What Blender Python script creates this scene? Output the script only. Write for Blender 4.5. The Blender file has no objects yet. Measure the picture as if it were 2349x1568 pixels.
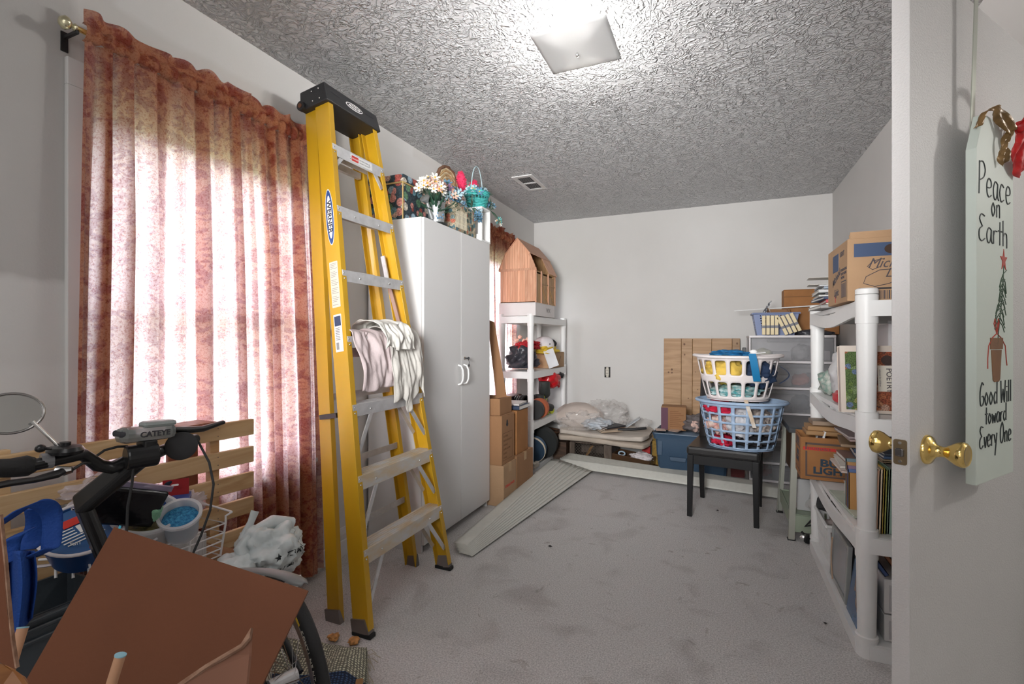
import bpy, bmesh, math, random
from mathutils import Vector, Matrix, noise, Euler
C = bpy.context.scene.collection
V = Vector
PI = math.pi
rnd = random.Random(7)

# ------------------------------------------------------------------ camera, world, lights, exposure
H = 1.16
FX, FY, FOC = -0.3924, 0.9198, 1108.0
cam_d = bpy.data.cameras.new('camera'); cam = bpy.data.objects.new('camera', cam_d); C.objects.link(cam)
cam.location = (0, 0, H); cam.rotation_euler = (PI/2, 0, math.atan2(0.3924, 0.9198))
cam_d.sensor_width = 36; cam_d.lens = FOC/2349*36; cam_d.shift_y = -5/2349; cam_d.clip_start = 0.02
bpy.context.scene.camera = cam
vs = bpy.context.scene.view_settings
vs.view_transform = 'Standard'; vs.look = 'None'; vs.gamma = 1.0; vs.use_curve_mapping = False; vs.exposure = 0.3
w = bpy.data.worlds.new('sky'); bpy.context.scene.world = w; w.use_nodes = True
w.node_tree.nodes['Background'].inputs[0].default_value = (0.86, 0.90, 1.0, 1)
w.node_tree.nodes['Background'].inputs[1].default_value = 19.0

def area_light(name, loc, aim, size, size_y, power, col=(1, 1, 1), portal=False):
    l = bpy.data.lights.new(name, 'AREA'); l.shape = 'RECTANGLE'; l.size = size; l.size_y = size_y
    l.energy = power; l.color = col
    if portal: l.cycles.is_portal = True
    o = bpy.data.objects.new(name, l); C.objects.link(o); o.location = loc
    o.rotation_euler = (V(aim) - V(loc)).to_track_quat('-Z', 'Y').to_euler()
    return o
def bulb(name, loc, power, r, col=(1, 0.97, 0.93)):
    l = bpy.data.lights.new(name, 'POINT'); l.energy = power; l.shadow_soft_size = r; l.color = col
    o = bpy.data.objects.new(name, l); C.objects.link(o); o.location = loc; return o
area_light('window_portal', (-2.02, 1.35, 1.27), (0, 1.35, 1.27), 0.95, 1.4, 1, portal=True)
area_light('window_portal', (-2.02, 4.0, 1.27), (0, 4.0, 1.27), 0.95, 1.4, 1, portal=True)
bulb('ceiling_bulb', (-0.54, 1.86, 2.395), 21, 0.05)
bulb('ceiling_bulb', (-0.54, 2.06, 2.395), 21, 0.05)
bulb('hall_bulb', (2.1, 1.9, 1.95), 21, 0.05)
area_light('rear_overhead_fill', (-0.5, -0.7, 2.40), (-0.5, -0.7, 0), 1.2, 0.9, 13, (1, 0.985, 0.97))  # added overhead fill behind the camera, no fixture modelled
area_light('rear_panel_fill', (-0.35, -1.4, 1.35), (-0.45, 3.0, 1.0), 1.8, 1.6, 6, (0.97, 0.98, 1.0))  # added soft fill near the front wall, which has no window
fl = bpy.data.lights.new('rear_fill_spot', 'SPOT'); fl.energy = 500; fl.spot_size = 1.2; fl.spot_blend = 1.0; fl.shadow_soft_size = 0.35  # added fill spot behind the camera, aimed into the room to brighten it
flo = bpy.data.objects.new('rear_fill_spot', fl); C.objects.link(flo); flo.location = (-0.45, -0.35, 1.5); flo.rotation_euler = (V((-0.75, 3.6, 1.75))-V((-0.45, -0.35, 1.5))).to_track_quat('-Z', 'Y').to_euler()

# ------------------------------------------------------------------ helpers
def ray(u, v):
    a = (u-1174.5)/FOC; b = (779-v)/FOC
    return V((FX+a*FY, FY-a*FX, b))
def at_x(u, v, x): d = ray(u, v); return d*(x/d.x)+V((0, 0, H))
def at_y(u, v, y): d = ray(u, v); return d*(y/d.y)+V((0, 0, H))
def at_d(u, v, t): return ray(u, v)*t+V((0, 0, H))

_m = {}
def mat(name, col, rough=0.6, metal=0.0, var=0.0, vscale=8, bump=0.0, bscale=60, alpha=1.0, trans=0.0, emit=0.0, spec=0.5, stretch=None, col2=None, coat=0, sub=0):
    if name in _m: return _m[name]
    m = bpy.data.materials.new(name); m.use_nodes = True; _m[name] = m
    nt = m.node_tree; N = nt.nodes; L = nt.links; p = N['Principled BSDF']
    p.inputs['Base Color'].default_value = (*col, 1); p.inputs['Roughness'].default_value = rough
    p.inputs['Metallic'].default_value = metal; p.inputs['Alpha'].default_value = alpha
    p.inputs['Specular IOR Level'].default_value = spec; p.inputs['Coat Weight'].default_value = coat
    p.inputs['Transmission Weight'].default_value = trans
    if emit: p.inputs['Emission Color'].default_value = (*col, 1); p.inputs['Emission Strength'].default_value = emit
    tc = N.new('ShaderNodeTexCoord'); src = tc.outputs['Object']
    if stretch:
        mp = N.new('ShaderNodeMapping'); mp.inputs['Scale'].default_value = stretch; L.new(src, mp.inputs[0]); src = mp.outputs[0]
    if var or col2:
        n = N.new('ShaderNodeTexNoise'); n.inputs['Scale'].default_value = vscale; n.inputs['Detail'].default_value = 4; L.new(src, n.inputs['Vector'])
        r = N.new('ShaderNodeValToRGB'); L.new(n.outputs[0], r.inputs[0])
        c2 = col2 if col2 else [min(1, c*(1+var)) for c in col]
        c1 = col if col2 else [c*(1-var) for c in col]
        r.color_ramp.elements[0].position = 0.35; r.color_ramp.elements[1].position = 0.65
        r.color_ramp.elements[0].color = (*c1, 1); r.color_ramp.elements[1].color = (*c2, 1)
        L.new(r.outputs[0], p.inputs['Base Color'])
    if bump:
        n2 = N.new('ShaderNodeTexNoise'); n2.inputs['Scale'].default_value = bscale; n2.inputs['Detail'].default_value = 3; L.new(src, n2.inputs['Vector'])
        b = N.new('ShaderNodeBump'); b.inputs['Strength'].default_value = bump; b.inputs['Distance'].default_value = 0.01
        L.new(n2.outputs[0], b.inputs['Height']); L.new(b.outputs[0], p.inputs['Normal'])
    return m

def root_m(o):
    M = Matrix.Identity(4)
    while o is not None:
        M = Matrix.LocRotScale(o.location, o.rotation_euler, o.scale) @ M; o = o.parent
    return M

class MB:
    def __init__(s): s.bm = bmesh.new()
    def f(s, vs_):
        try: return s.bm.faces.new(vs_)
        except ValueError: return None
    def hexa(s, p):   # 8 points: bottom 4 ccw, top 4 ccw
        v = [s.bm.verts.new(q) for q in p]
        for a in ((3, 2, 1, 0), (4, 5, 6, 7), (0, 1, 5, 4), (1, 2, 6, 5), (2, 3, 7, 6), (3, 0, 4, 7)): s.f([v[i] for i in a])
        return s
    def box(s, x0, x1, y0, y1, z0, z1, M=None):
        p = [V((x0, y0, z0)), V((x1, y0, z0)), V((x1, y1, z0)), V((x0, y1, z0)), V((x0, y0, z1)), V((x1, y0, z1)), V((x1, y1, z1)), V((x0, y1, z1))]
        if M is not None: p = [M @ q for q in p]
        return s.hexa(p)
    def sweep(s, sec, A, B, ex, ey, secB=None, cap=True):
        A, B, ex, ey = V(A), V(B), V(ex), V(ey); secB = secB or sec
        a = [s.bm.verts.new(A+ex*x+ey*y) for x, y in sec]; b = [s.bm.verts.new(B+ex*x+ey*y) for x, y in secB]
        n = len(sec)
        for i in range(n): s.f([a[i], a[(i+1) % n], b[(i+1) % n], b[i]])
        if cap: s.f(a[::-1]); s.f(b)
        return s
    def tube(s, pts, r, seg=8, closed=False, cap=True, flat=1.0, up=None):
        pts = [V(p) for p in pts]; n = len(pts); rr = r if isinstance(r, (list, tuple)) else [r]*n
        rings = []; prev = None
        for i, p in enumerate(pts):
            if closed: t = pts[(i+1) % n]-pts[i-1]
            else: t = pts[min(i+1, n-1)]-pts[max(i-1, 0)]
            t.normalize()
            if prev is None:
                ref = V(up) if up else (V((0, 0, 1)) if abs(t.z) < 0.9 else V((1, 0, 0)))
                nx = t.cross(ref).normalized()
            else:
                nx = (prev-t*prev.dot(t)).normalized()
            prev = nx; ny = t.cross(nx)
            rings.append([s.bm.verts.new(p+nx*math.cos(2*PI*k/seg)*rr[i]+ny*math.sin(2*PI*k/seg)*rr[i]*flat) for k in range(seg)])
        m = n if closed else n-1
        for i in range(m):
            a, b = rings[i], rings[(i+1) % n]
            for k in range(seg): s.f([a[k], a[(k+1) % seg], b[(k+1) % seg], b[k]])
        if cap and not closed: s.f(rings[0][::-1]); s.f(rings[-1])
        return s
    def cyl(s, a, b, r, r2=None, seg=16): return s.tube([a, b], [r, r if r2 is None else r2], seg)
    def lathe(s, prof, seg=24, M=None, sx=1, sy=1):
        M = M or Matrix.Identity(4); R_ = []
        for r, z in prof: R_.append([s.bm.verts.new(M @ V((r*sx*math.cos(2*PI*k/seg), r*sy*math.sin(2*PI*k/seg), z))) for k in range(seg)])
        for a, b in zip(R_, R_[1:]):
            for k in range(seg): s.f([a[k], a[(k+1) % seg], b[(k+1) % seg], b[k]])
        if prof[0][0] > 1e-4: s.f(R_[0][::-1])
        if prof[-1][0] > 1e-4: s.f(R_[-1])
        return s
    def prism(s, poly, z0, z1, M=None):
        M = M or Matrix.Identity(4); n = len(poly)
        a = [s.bm.verts.new(M @ V((x, y, z0))) for x, y in poly]; b = [s.bm.verts.new(M @ V((x, y, z1))) for x, y in poly]
        for i in range(n): s.f([a[i], a[(i+1) % n], b[(i+1) % n], b[i]])
        s.f(a[::-1]); s.f(b); return s
    def sheet(s, fn, nu, nv, skip=None, wrap=False):
        g = [[s.bm.verts.new(fn(i/nu, j/nv)) for j in range(nv+1)] for i in range(nu if wrap else nu+1)]
        for i in range(nu):
            for j in range(nv):
                if skip and skip(i, j): continue
                i2 = (i+1) % len(g)
                s.f([g[i][j], g[i2][j], g[i2][j+1], g[i][j+1]])
        return s
    def blob(s, c, r, amp=0.25, seed=0, sub=3, fr=2.2, flatb=None, M=None):
        c = V(c); res = bmesh.ops.create_icosphere(s.bm, subdivisions=sub, radius=1.0)
        off = V((seed*3.7, seed*1.3, seed*7.1))
        for v in res['verts']:
            n = v.co.normalized()
            k = 1+amp*(noise.noise(n*fr+off)*1.2 - abs(noise.noise(n*fr*2.3+off))*0.9 + abs(noise.noise(n*fr*5+off))*0.35)
            q = V((n.x*r[0], n.y*r[1], n.z*r[2]))*k
            if flatb is not None and q.z < -flatb: q.z = -flatb
            if M is not None: q = M @ q
            v.co = c+q
        return s
    def build(s, name, m, parent=None, smooth=False, bevel=0, world=False, solid=0, sub=0, kind=None, soff=-1):
        bm = s.bm
        bmesh.ops.recalc_face_normals(bm, faces=bm.faces)
        me = bpy.data.meshes.new(name)
        if world and parent is not None: bm.transform(root_m(parent).inverted())
        bm.to_mesh(me); bm.free()
        if smooth:
            me.shade_smooth()
            me.set_sharp_from_angle(angle=math.radians(smooth if smooth > 1 else 75))
        o = bpy.data.objects.new(name, me); C.objects.link(o); me.materials.append(m)
        if parent is not None: o.parent = parent
        if sub: q = o.modifiers.new('s', 'SUBSURF'); q.levels = q.render_levels = sub
        if solid: q = o.modifiers.new('t', 'SOLIDIFY'); q.thickness = solid; q.offset = soff
        if bevel: q = o.modifiers.new('b', 'BEVEL'); q.width = bevel; q.segments = 2; q.limit_method = 'ANGLE'
        if kind: o['kind'] = kind
        return o

def thing(name, label, cat, loc=(0, 0, 0), rz=0, group=None, rot=None):
    o = bpy.data.objects.new(name, None); o.empty_display_size = 0.05; C.objects.link(o)
    o.location = loc; o.rotation_euler = rot or (0, 0, rz); o['label'] = label; o['category'] = cat
    if group: o['group'] = group
    return o
def solo(mb, name, label, cat, m, group=None, **k):
    zs = [v.co for v in mb.bm.verts]
    lo = V((min(a.x for a in zs), min(a.y for a in zs), min(a.z for a in zs))); hi = V((max(a.x for a in zs), max(a.y for a in zs), 0))
    c = V(((lo.x+hi.x)/2, (lo.y+hi.y)/2, lo.z)); bmesh.ops.translate(mb.bm, verts=mb.bm.verts, vec=-c)
    o = mb.build(name, m, **k); o.location = c; o['label'] = label; o['category'] = cat
    if group: o['group'] = group
    return o
def copy_tree(o, parent=None):
    c = o.copy(); C.objects.link(c); c.parent = parent
    for ch in list(o.children): copy_tree(ch, c)
    return c
def struct(o): o['kind'] = 'structure'; return o

def frame_m(o, ex, ey, ez=None):
    ex = V(ex).normalized(); ey = V(ey); ey = (ey-ex*ey.dot(ex)).normalized(); ez = ex.cross(ey)
    return Matrix(((ex.x, ey.x, ez.x, o[0]), (ex.y, ey.y, ez.y, o[1]), (ex.z, ey.z, ez.z, o[2]), (0, 0, 0, 1)))

def text(s, parent, M, size, m, name='lettering', world=False, shear=0, align='LEFT', bold=0.0, wide=1.0):
    cu = bpy.data.curves.new('t', 'FONT'); cu.body = s; cu.size = size; cu.extrude = 0.0003; cu.shear = shear; cu.align_x = align; cu.offset = bold
    cu.resolution_u = 3
    t = bpy.data.objects.new('t', cu); C.objects.link(t)
    me = bpy.data.meshes.new_from_object(t); bpy.data.objects.remove(t)
    me.transform(Matrix.Diagonal((wide, 1, 1, 1)))
    me.transform(M)
    if world: me.transform(root_m(parent).inverted())
    me.name = name; me.materials.clear(); me.materials.append(m)
    o = bpy.data.objects.new(name, me); C.objects.link(o); o.parent = parent
    return o

# ------------------------------------------------------------------ common materials
WHITE = mat('white_plastic', (0.80, 0.80, 0.79), 0.45, var=0.03, vscale=5)
BLACK = mat('black_plastic', (0.012, 0.012, 0.014), 0.42)
BLKR = mat('black_rubber', (0.015, 0.015, 0.016), 0.75, bump=0.1, bscale=200)
ALU = mat('brushed_aluminium', (0.66, 0.66, 0.67), 0.45, 0.55, var=0.08, vscale=30, bump=0.05)
CHROME = mat('chrome', (0.78, 0.78, 0.78), 0.18, 1.0)
BRASS = mat('polished_brass', (0.86, 0.62, 0.22), 0.13, 1.0)
CARD = mat('cardboard', (0.30, 0.155, 0.072), 0.85, var=0.06, vscale=6, bump=0.15, bscale=150, stretch=(1, 1, 0.3))
CARDL = mat('light_cardboard', (0.40, 0.25, 0.14), 0.85, var=0.05, vscale=6, bump=0.1, bscale=120)
CARDR = mat('brown_cardboard', (0.135, 0.042, 0.014), 0.8, var=0.05, vscale=5, bump=0.1, bscale=90)
CARDO = mat('orange_cardboard', (0.32, 0.14, 0.045), 0.8, var=0.1, vscale=7)
PAPER = mat('paper', (0.74, 0.71, 0.66), 0.8, var=0.05)
INK = mat('black_ink', (0.02, 0.02, 0.025), 0.7)
NAVY = mat('navy_ink', (0.035, 0.055, 0.12), 0.7)
REDI = mat('red_ink', (0.55, 0.03, 0.02), 0.7)
TAPE = mat('packing_tape', (0.44, 0.27, 0.13), 0.3)

def wood_mat(name, c1, c2, scale=6, stretch=(1, 1, 12), rough=0.5, bump=0.08, knots=True):
    m = bpy.data.materials.new(name); m.use_nodes = True; N = m.node_tree.nodes; L = m.node_tree.links; p = N['Principled BSDF']
    p.inputs['Roughness'].default_value = rough
    tc = N.new('ShaderNodeTexCoord'); mp = N.new('ShaderNodeMapping'); mp.inputs['Scale'].default_value = [1/s for s in stretch]; L.new(tc.outputs['Object'], mp.inputs[0])
    oi = N.new('ShaderNodeObjectInfo'); ad = N.new('ShaderNodeVectorMath'); ad.operation = 'ADD'
    L.new(mp.outputs[0], ad.inputs[0]); sc = N.new('ShaderNodeMath'); sc.operation = 'MULTIPLY'; sc.inputs[1].default_value = 9; L.new(oi.outputs['Random'], sc.inputs[0]); L.new(sc.outputs[0], ad.inputs[1])
    n = N.new('ShaderNodeTexNoise'); n.inputs['Scale'].default_value = scale; n.inputs['Detail'].default_value = 5; n.inputs['Distortion'].default_value = 0.8; L.new(ad.outputs[0], n.inputs['Vector'])
    wv = N.new('ShaderNodeMath'); wv.operation = 'PINGPONG'; wv.inputs[1].default_value = 0.06; L.new(n.outputs[0], wv.inputs[0])
    r = N.new('ShaderNodeValToRGB'); r.color_ramp.elements[0].position = 0.0; r.color_ramp.elements[1].position = 0.06
    r.color_ramp.elements[0].color = (*c1, 1); r.color_ramp.elements[1].color = (*c2, 1); L.new(wv.outputs[0], r.inputs[0])
    hv = N.new('ShaderNodeHueSaturation'); mr = N.new('ShaderNodeMapRange'); mr.inputs[3].default_value = 0.80; mr.inputs[4].default_value = 1.14
    L.new(oi.outputs['Random'], mr.inputs[0]); L.new(mr.outputs[0], hv.inputs['Value']); L.new(r.outputs[0], hv.inputs['Color']); L.new(hv.outputs[0], p.inputs['Base Color'])
    b = N.new('ShaderNodeBump'); b.inputs['Strength'].default_value = bump; L.new(wv.outputs[0], b.inputs['Height']); L.new(b.outputs[0], p.inputs['Normal'])
    _m[name] = m; return m
PINE = wood_mat('pine_wood', (0.30, 0.155, 0.055), (0.40, 0.23, 0.10), 5, (9, 9, 1.0))
PINEH = wood_mat('pine_slat_wood', (0.44, 0.27, 0.125), (0.58, 0.40, 0.22), 5, (1, 12, 1), knots=False)
CEDAR = wood_mat('cedar_wood', (0.60, 0.30, 0.18), (0.70, 0.39, 0.25), 9, (1, 1, 9))
CEDARD = wood_mat('darker_cedar_wood', (0.33, 0.175, 0.07), (0.47, 0.28, 0.12), 14, (1, 1, 6))
DKWOOD = wood_mat('dark_wood', (0.055, 0.03, 0.018), (0.11, 0.06, 0.035), 8, (4, 1, 1))
REDWOOD = wood_mat('reddish_wood', (0.26, 0.075, 0.035), (0.38, 0.13, 0.07), 6, (1, 1, 8))

# ------------------------------------------------------------------ room shell
def wall_mat(name, patches):
    m = bpy.data.materials.new(name); m.use_nodes = True; N = m.node_tree.nodes; L = m.node_tree.links; p = N['Principled BSDF']
    p.inputs['Roughness'].default_value = 0.75
    tc = N.new('ShaderNodeTexCoord'); n = N.new('ShaderNodeTexNoise'); n.inputs['Scale'].default_value = 1.3; n.inputs['Detail'].default_value = 5; L.new(tc.outputs['Object'], n.inputs['Vector'])
    r = N.new('ShaderNodeValToRGB'); r.color_ramp.elements[0].position = 0.3; r.color_ramp.elements[1].position = 0.7
    r.color_ramp.elements[0].color = (0.60, 0.585, 0.565, 1); r.color_ramp.elements[1].color = (0.655, 0.642, 0.625, 1); L.new(n.outputs[0], r.inputs[0])
    col = r.outputs[0]
    if patches:
        sx = N.new('ShaderNodeSeparateXYZ'); n3 = N.new('ShaderNodeTexNoise'); n3.inputs['Scale'].default_value = 9; L.new(tc.outputs['Object'], n3.inputs['Vector'])
        vm = N.new('ShaderNodeMixRGB'); vm.inputs[0].default_value = 0.04; L.new(tc.outputs['Object'], vm.inputs[1]); L.new(n3.outputs[1], vm.inputs[2]); L.new(vm.outputs[0], sx.inputs[0])
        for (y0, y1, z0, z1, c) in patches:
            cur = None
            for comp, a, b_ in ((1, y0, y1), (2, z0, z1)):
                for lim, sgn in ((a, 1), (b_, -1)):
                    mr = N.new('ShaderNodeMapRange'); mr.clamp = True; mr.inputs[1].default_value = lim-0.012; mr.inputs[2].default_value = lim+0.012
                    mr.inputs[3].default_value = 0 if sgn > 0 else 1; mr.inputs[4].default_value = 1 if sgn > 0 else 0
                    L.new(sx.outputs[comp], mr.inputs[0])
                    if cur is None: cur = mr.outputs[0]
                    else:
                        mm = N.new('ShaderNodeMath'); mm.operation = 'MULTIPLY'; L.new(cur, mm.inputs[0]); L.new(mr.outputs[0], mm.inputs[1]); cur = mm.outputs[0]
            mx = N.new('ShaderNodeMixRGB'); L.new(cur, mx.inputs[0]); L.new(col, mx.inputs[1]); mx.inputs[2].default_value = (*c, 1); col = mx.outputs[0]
    L.new(col, p.inputs['Base Color'])
    n2 = N.new('ShaderNodeTexNoise'); n2.inputs['Scale'].default_value = 160; L.new(tc.outputs['Object'], n2.inputs['Vector'])
    b = N.new('ShaderNodeBump'); b.inputs['Strength'].default_value = 0.06; b.inputs['Distance'].default_value = 0.005; L.new(n2.outputs[0], b.inputs['Height']); L.new(b.outputs[0], p.inputs['Normal'])
    return m
WALL = wall_mat('painted_drywall', None)
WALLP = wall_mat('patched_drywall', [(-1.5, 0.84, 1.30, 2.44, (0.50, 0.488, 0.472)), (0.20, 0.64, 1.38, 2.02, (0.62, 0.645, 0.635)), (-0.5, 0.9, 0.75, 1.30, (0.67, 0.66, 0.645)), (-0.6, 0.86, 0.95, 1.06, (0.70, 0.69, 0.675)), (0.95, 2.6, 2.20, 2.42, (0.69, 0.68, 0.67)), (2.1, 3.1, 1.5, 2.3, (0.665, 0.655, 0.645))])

XL, XR, YB, YF, ZC = -1.86, 0.92, 4.98, -1.5, 2.44
WY = [(0.915, 1.78), (3.58, 4.44)]; WZ = (0.58, 1.95)
b = MB(); b.box(XL-0.25, XR+1.9, YF-0.15, YB+0.15, -0.1, 0)
def carpet():
    m = bpy.data.materials.new('grey_carpet'); m.use_nodes = True; N = m.node_tree.nodes; L = m.node_tree.links; p = N['Principled BSDF']; p.inputs['Roughness'].default_value = 0.95
    p.inputs['Specular IOR Level'].default_value = 0.1
    tc = N.new('ShaderNodeTexCoord')
    def nz(s, d=3, dist=0):
        n = N.new('ShaderNodeTexNoise'); n.inputs['Scale'].default_value = s; n.inputs['Detail'].default_value = d; n.inputs['Distortion'].default_value = dist; L.new(tc.outputs['Object'], n.inputs['Vector']); return n.outputs[0]
    r1 = N.new('ShaderNodeValToRGB'); e = r1.color_ramp.elements; e[0].position = 0.30; e[0].color = (0.62, 0.595, 0.58, 1); e[1].position = 0.46; e[1].color = (0.76, 0.74, 0.725, 1)
    L.new(nz(4.5, 6, 0.6), r1.inputs[0])
    r2 = N.new('ShaderNodeValToRGB'); r2.color_ramp.elements[0].position = 0.3; r2.color_ramp.elements[0].color = (0.58, 0.58, 0.585, 1); r2.color_ramp.elements[1].position = 0.68; r2.color_ramp.elements[1].color = (1.0, 1.0, 1.0, 1)
    L.new(nz(170, 3), r2.inputs[0])
    mx = N.new('ShaderNodeMixRGB'); mx.blend_type = 'MULTIPLY'; mx.inputs[0].default_value = 1; L.new(r1.outputs[0], mx.inputs[1]); L.new(r2.outputs[0], mx.inputs[2])
    r3 = N.new('ShaderNodeValToRGB'); r3.color_ramp.elements[0].position = 0.66; r3.color_ramp.elements[0].color = (1, 1, 1, 1); r3.color_ramp.elements[1].position = 0.74; r3.color_ramp.elements[1].color = (0.72, 0.7, 0.68, 1)
    L.new(nz(11, 3, 1.2), r3.inputs[0]); m2 = N.new('ShaderNodeMixRGB'); m2.blend_type = 'MULTIPLY'; m2.inputs[0].default_value = 1; L.new(mx.outputs[0], m2.inputs[1]); L.new(r3.outputs[0], m2.inputs[2])
    L.new(m2.outputs[0], p.inputs['Base Color'])
    bp = N.new('ShaderNodeBump'); bp.inputs['Strength'].default_value = 0.5; bp.inputs['Distance'].default_value = 0.01; L.new(nz(240, 2), bp.inputs['Height']); L.new(bp.outputs[0], p.inputs['Normal'])
    return m
struct(b.build('floor', carpet()))

def ceil_mat():
    m = bpy.data.materials.new('stomped_plaster_ceiling'); m.use_nodes = True; N = m.node_tree.nodes; L = m.node_tree.links; p = N['Principled BSDF']
    p.inputs['Base Color'].default_value = (0.66, 0.66, 0.67, 1); p.inputs['Roughness'].default_value = 0.42
    tc = N.new('ShaderNodeTexCoord')
    def ridge(scale, dist, th):
        n = N.new('ShaderNodeTexNoise'); n.inputs['Scale'].default_value = scale; n.inputs['Detail'].default_value = 2; n.inputs['Distortion'].default_value = dist; L.new(tc.outputs['Object'], n.inputs['Vector'])
        a = N.new('ShaderNodeMath'); a.operation = 'SUBTRACT'; a.inputs[1].default_value = 0.5; L.new(n.outputs[0], a.inputs[0])
        c = N.new('ShaderNodeMath'); c.operation = 'ABSOLUTE'; L.new(a.outputs[0], c.inputs[0])
        r = N.new('ShaderNodeMapRange'); r.inputs[1].default_value = 0; r.inputs[2].default_value = th; r.inputs[3].default_value = 1; r.inputs[4].default_value = 0; r.interpolation_type = 'SMOOTHSTEP'; L.new(c.outputs[0], r.inputs[0]); return r.outputs[0]
    a = ridge(12, 1.8, 0.065); c = ridge(30, 0.8, 0.08)
    k = N.new('ShaderNodeMath'); k.operation = 'MULTIPLY_ADD'; k.inputs[1].default_value = 0.55; L.new(c, k.inputs[0]); L.new(a, k.inputs[2])
    bp = N.new('ShaderNodeBump'); bp.inputs['Strength'].default_value = 1.0; bp.inputs['Distance'].default_value = 0.011; L.new(k.outputs[0], bp.inputs['Height']); L.new(bp.outputs[0], p.inputs['Normal'])
    return m
b = MB(); b.box(XL-0.25, XR, YF-0.15, YB+0.15, ZC, ZC+0.1); struct(b.build('ceiling', ceil_mat()))
b = MB(); b.box(XR, XR+1.9, YF-0.15, YB+0.15, ZC, ZC+0.1); struct(b.build('ceiling', WALL))
# left wall with two window openings
b = MB(); t0, t1 = XL-0.16, XL
ys = [YF-0.15, WY[0][0], WY[0][1], WY[1][0], WY[1][1], YB+0.15]
for i in range(5):
    if i % 2 == 0: b.box(t0, t1, ys[i], ys[i+1], 0, ZC)
    else: b.box(t0, t1, ys[i], ys[i+1], 0, WZ[0]); b.box(t0, t1, ys[i], ys[i+1], WZ[1], ZC)
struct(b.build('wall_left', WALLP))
b = MB(); b.box(XL, XR+0.12, YB, YB+0.12, 0, ZC); struct(b.build('wall_back', WALL))
b = MB(); b.box(XL, XR+1.9, YF-0.12, YF, 0, ZC); struct(b.build('wall_front', WALL))
DY0, DY1, DZ = 1.17, 1.965, 2.05
b = MB(); b.box(XR, XR+0.12, YF, DY0, 0, ZC); b.box(XR, XR+0.12, DY1, YB, 0, ZC); b.box(XR, XR+0.12, DY0, DY1, DZ, ZC); struct(b.build('wall_right', WALL))
b = MB(); b.box(XR+1.75, XR+1.87, YF, YB, 0, ZC); b.box(XR+0.12, XR+1.75, 3.6, 3.7, 0, ZC); struct(b.build('wall_hall', WALL))
TRIM = mat('white_trim_paint', (0.70, 0.695, 0.685), 0.4)
b = MB()
b.box(XR-0.014, XR, DY1, DY1+0.057, 0, DZ+0.057); b.box(XR-0.014, XR, DY0-0.057, DY0, 0, DZ+0.057); b.box(XR-0.014, XR, DY0, DY1, DZ, DZ+0.057)
b.box(XR, XR+0.12, DY1-0.012, DY1, 0, DZ); b.box(XR, XR+0.12, DY0, DY0+0.012, 0, DZ); b.box(XR, XR+0.12, DY0, DY1, DZ-0.012, DZ)
struct(b.build('trim_1', TRIM, bevel=0.003))
b = MB(); b.box(XL, XL+0.012, YF, YB, 0, 0.085); struct(b.build('baseboard_left', TRIM, bevel=0.004))
b = MB(); b.box(XL+0.012, XR, YB-0.012, YB, 0, 0.085); struct(b.build('baseboard_back', TRIM, bevel=0.004))
b = MB(); b.box(XR-0.012, XR, DY1+0.057, YB-0.012, 0, 0.085); struct(b.build('baseboard_right', TRIM, bevel=0.004))
GLASS = mat('window_glass', (1, 1, 1), 0.0, alpha=0.12)
for k, (y0, y1) in enumerate(WY):
    z0, z1 = WZ; xo = XL-0.12
    b = MB(); fr = 0.045
    b.box(xo, XL-0.02, y0, y0+fr, z0, z1); b.box(xo, XL-0.02, y1-fr, y1, z0, z1); b.box(xo, XL-0.02, y0, y1, z0, z0+fr); b.box(xo, XL-0.02, y0, y1, z1-fr, z1)
    wn = b.build('window_%d' % (k+1), TRIM, bevel=0.003); struct(wn)
    zm = (z0+z1)/2-0.02
    for nm, za, zb, dx in (('sash', z0+fr, zm+0.03, 0.035), ('sash', zm, z1-fr, 0.0)):
        b = MB(); s_ = 0.048; xa, xb = xo+0.02+dx, xo+0.05+dx
        b.box(xa, xb, y0+fr, y0+fr+s_, za, zb); b.box(xa, xb, y1-fr-s_, y1-fr, za, zb); b.box(xa, xb, y0+fr+s_, y1-fr-s_, za, za+s_); b.box(xa, xb, y0+fr+s_, y1-fr-s_, zb-s_, zb)
        sh = b.build('sash', TRIM, wn)
        b = MB(); b.box(xa+0.012, xa+0.016, y0+fr+s_, y1-fr-s_, za+s_, zb-s_); b.build('pane', GLASS, sh)
    b = MB(); c_ = 0.085
    b.box(XL, XL+0.018, y0-c_, y0, z0-0.1, z1); b.box(XL, XL+0.018, y1, y1+c_, z0-0.1, z1); b.box(XL, XL+0.018, y0-c_, y1+c_, z1, z1+c_)
    b.build('window_casing', TRIM, wn, bevel=0.003)
    b = MB(); b.box(XL-0.04, XL+0.045, y0-c_, y1+c_, z0-0.02, z0); b.build('window_sill', TRIM, wn, bevel=0.004)
# ground outside
b = MB(); b.box(-40, XL-0.3, -40, 45, -0.6, -0.5); struct(b.build('ground', mat('lawn', (0.09, 0.13, 0.05), 0.9, var=0.3, vscale=0.7)))
# bare electrical outlet in the back wall
t = thing('electrical_outlet', 'bare electrical outlet without cover plate in back wall', 'outlet', (-1.052, YB, 0.827))
b = MB(); b.box(-0.03, 0.03, -0.002, 0.0, -0.055, 0.052); b.build('wall_box', mat('dark_recess', (0.02, 0.02, 0.02), 0.8), t)
b = MB(); b.box(-0.017, 0.017, -0.012, -0.002, -0.034, 0.034); b.box(-0.012, 0.012, -0.006, -0.002, -0.052, 0.05); b.build('receptacle', mat('ivory_plastic', (0.62, 0.58, 0.5), 0.4), t, bevel=0.002)
b = MB()
for dz in (-0.018, 0.014):
    b.box(-0.008, -0.005, -0.0135, -0.012, dz, dz+0.01); b.box(0.005, 0.008, -0.0135, -0.012, dz, dz+0.01)
b.build('socket_hole', BLACK, t)
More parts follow.
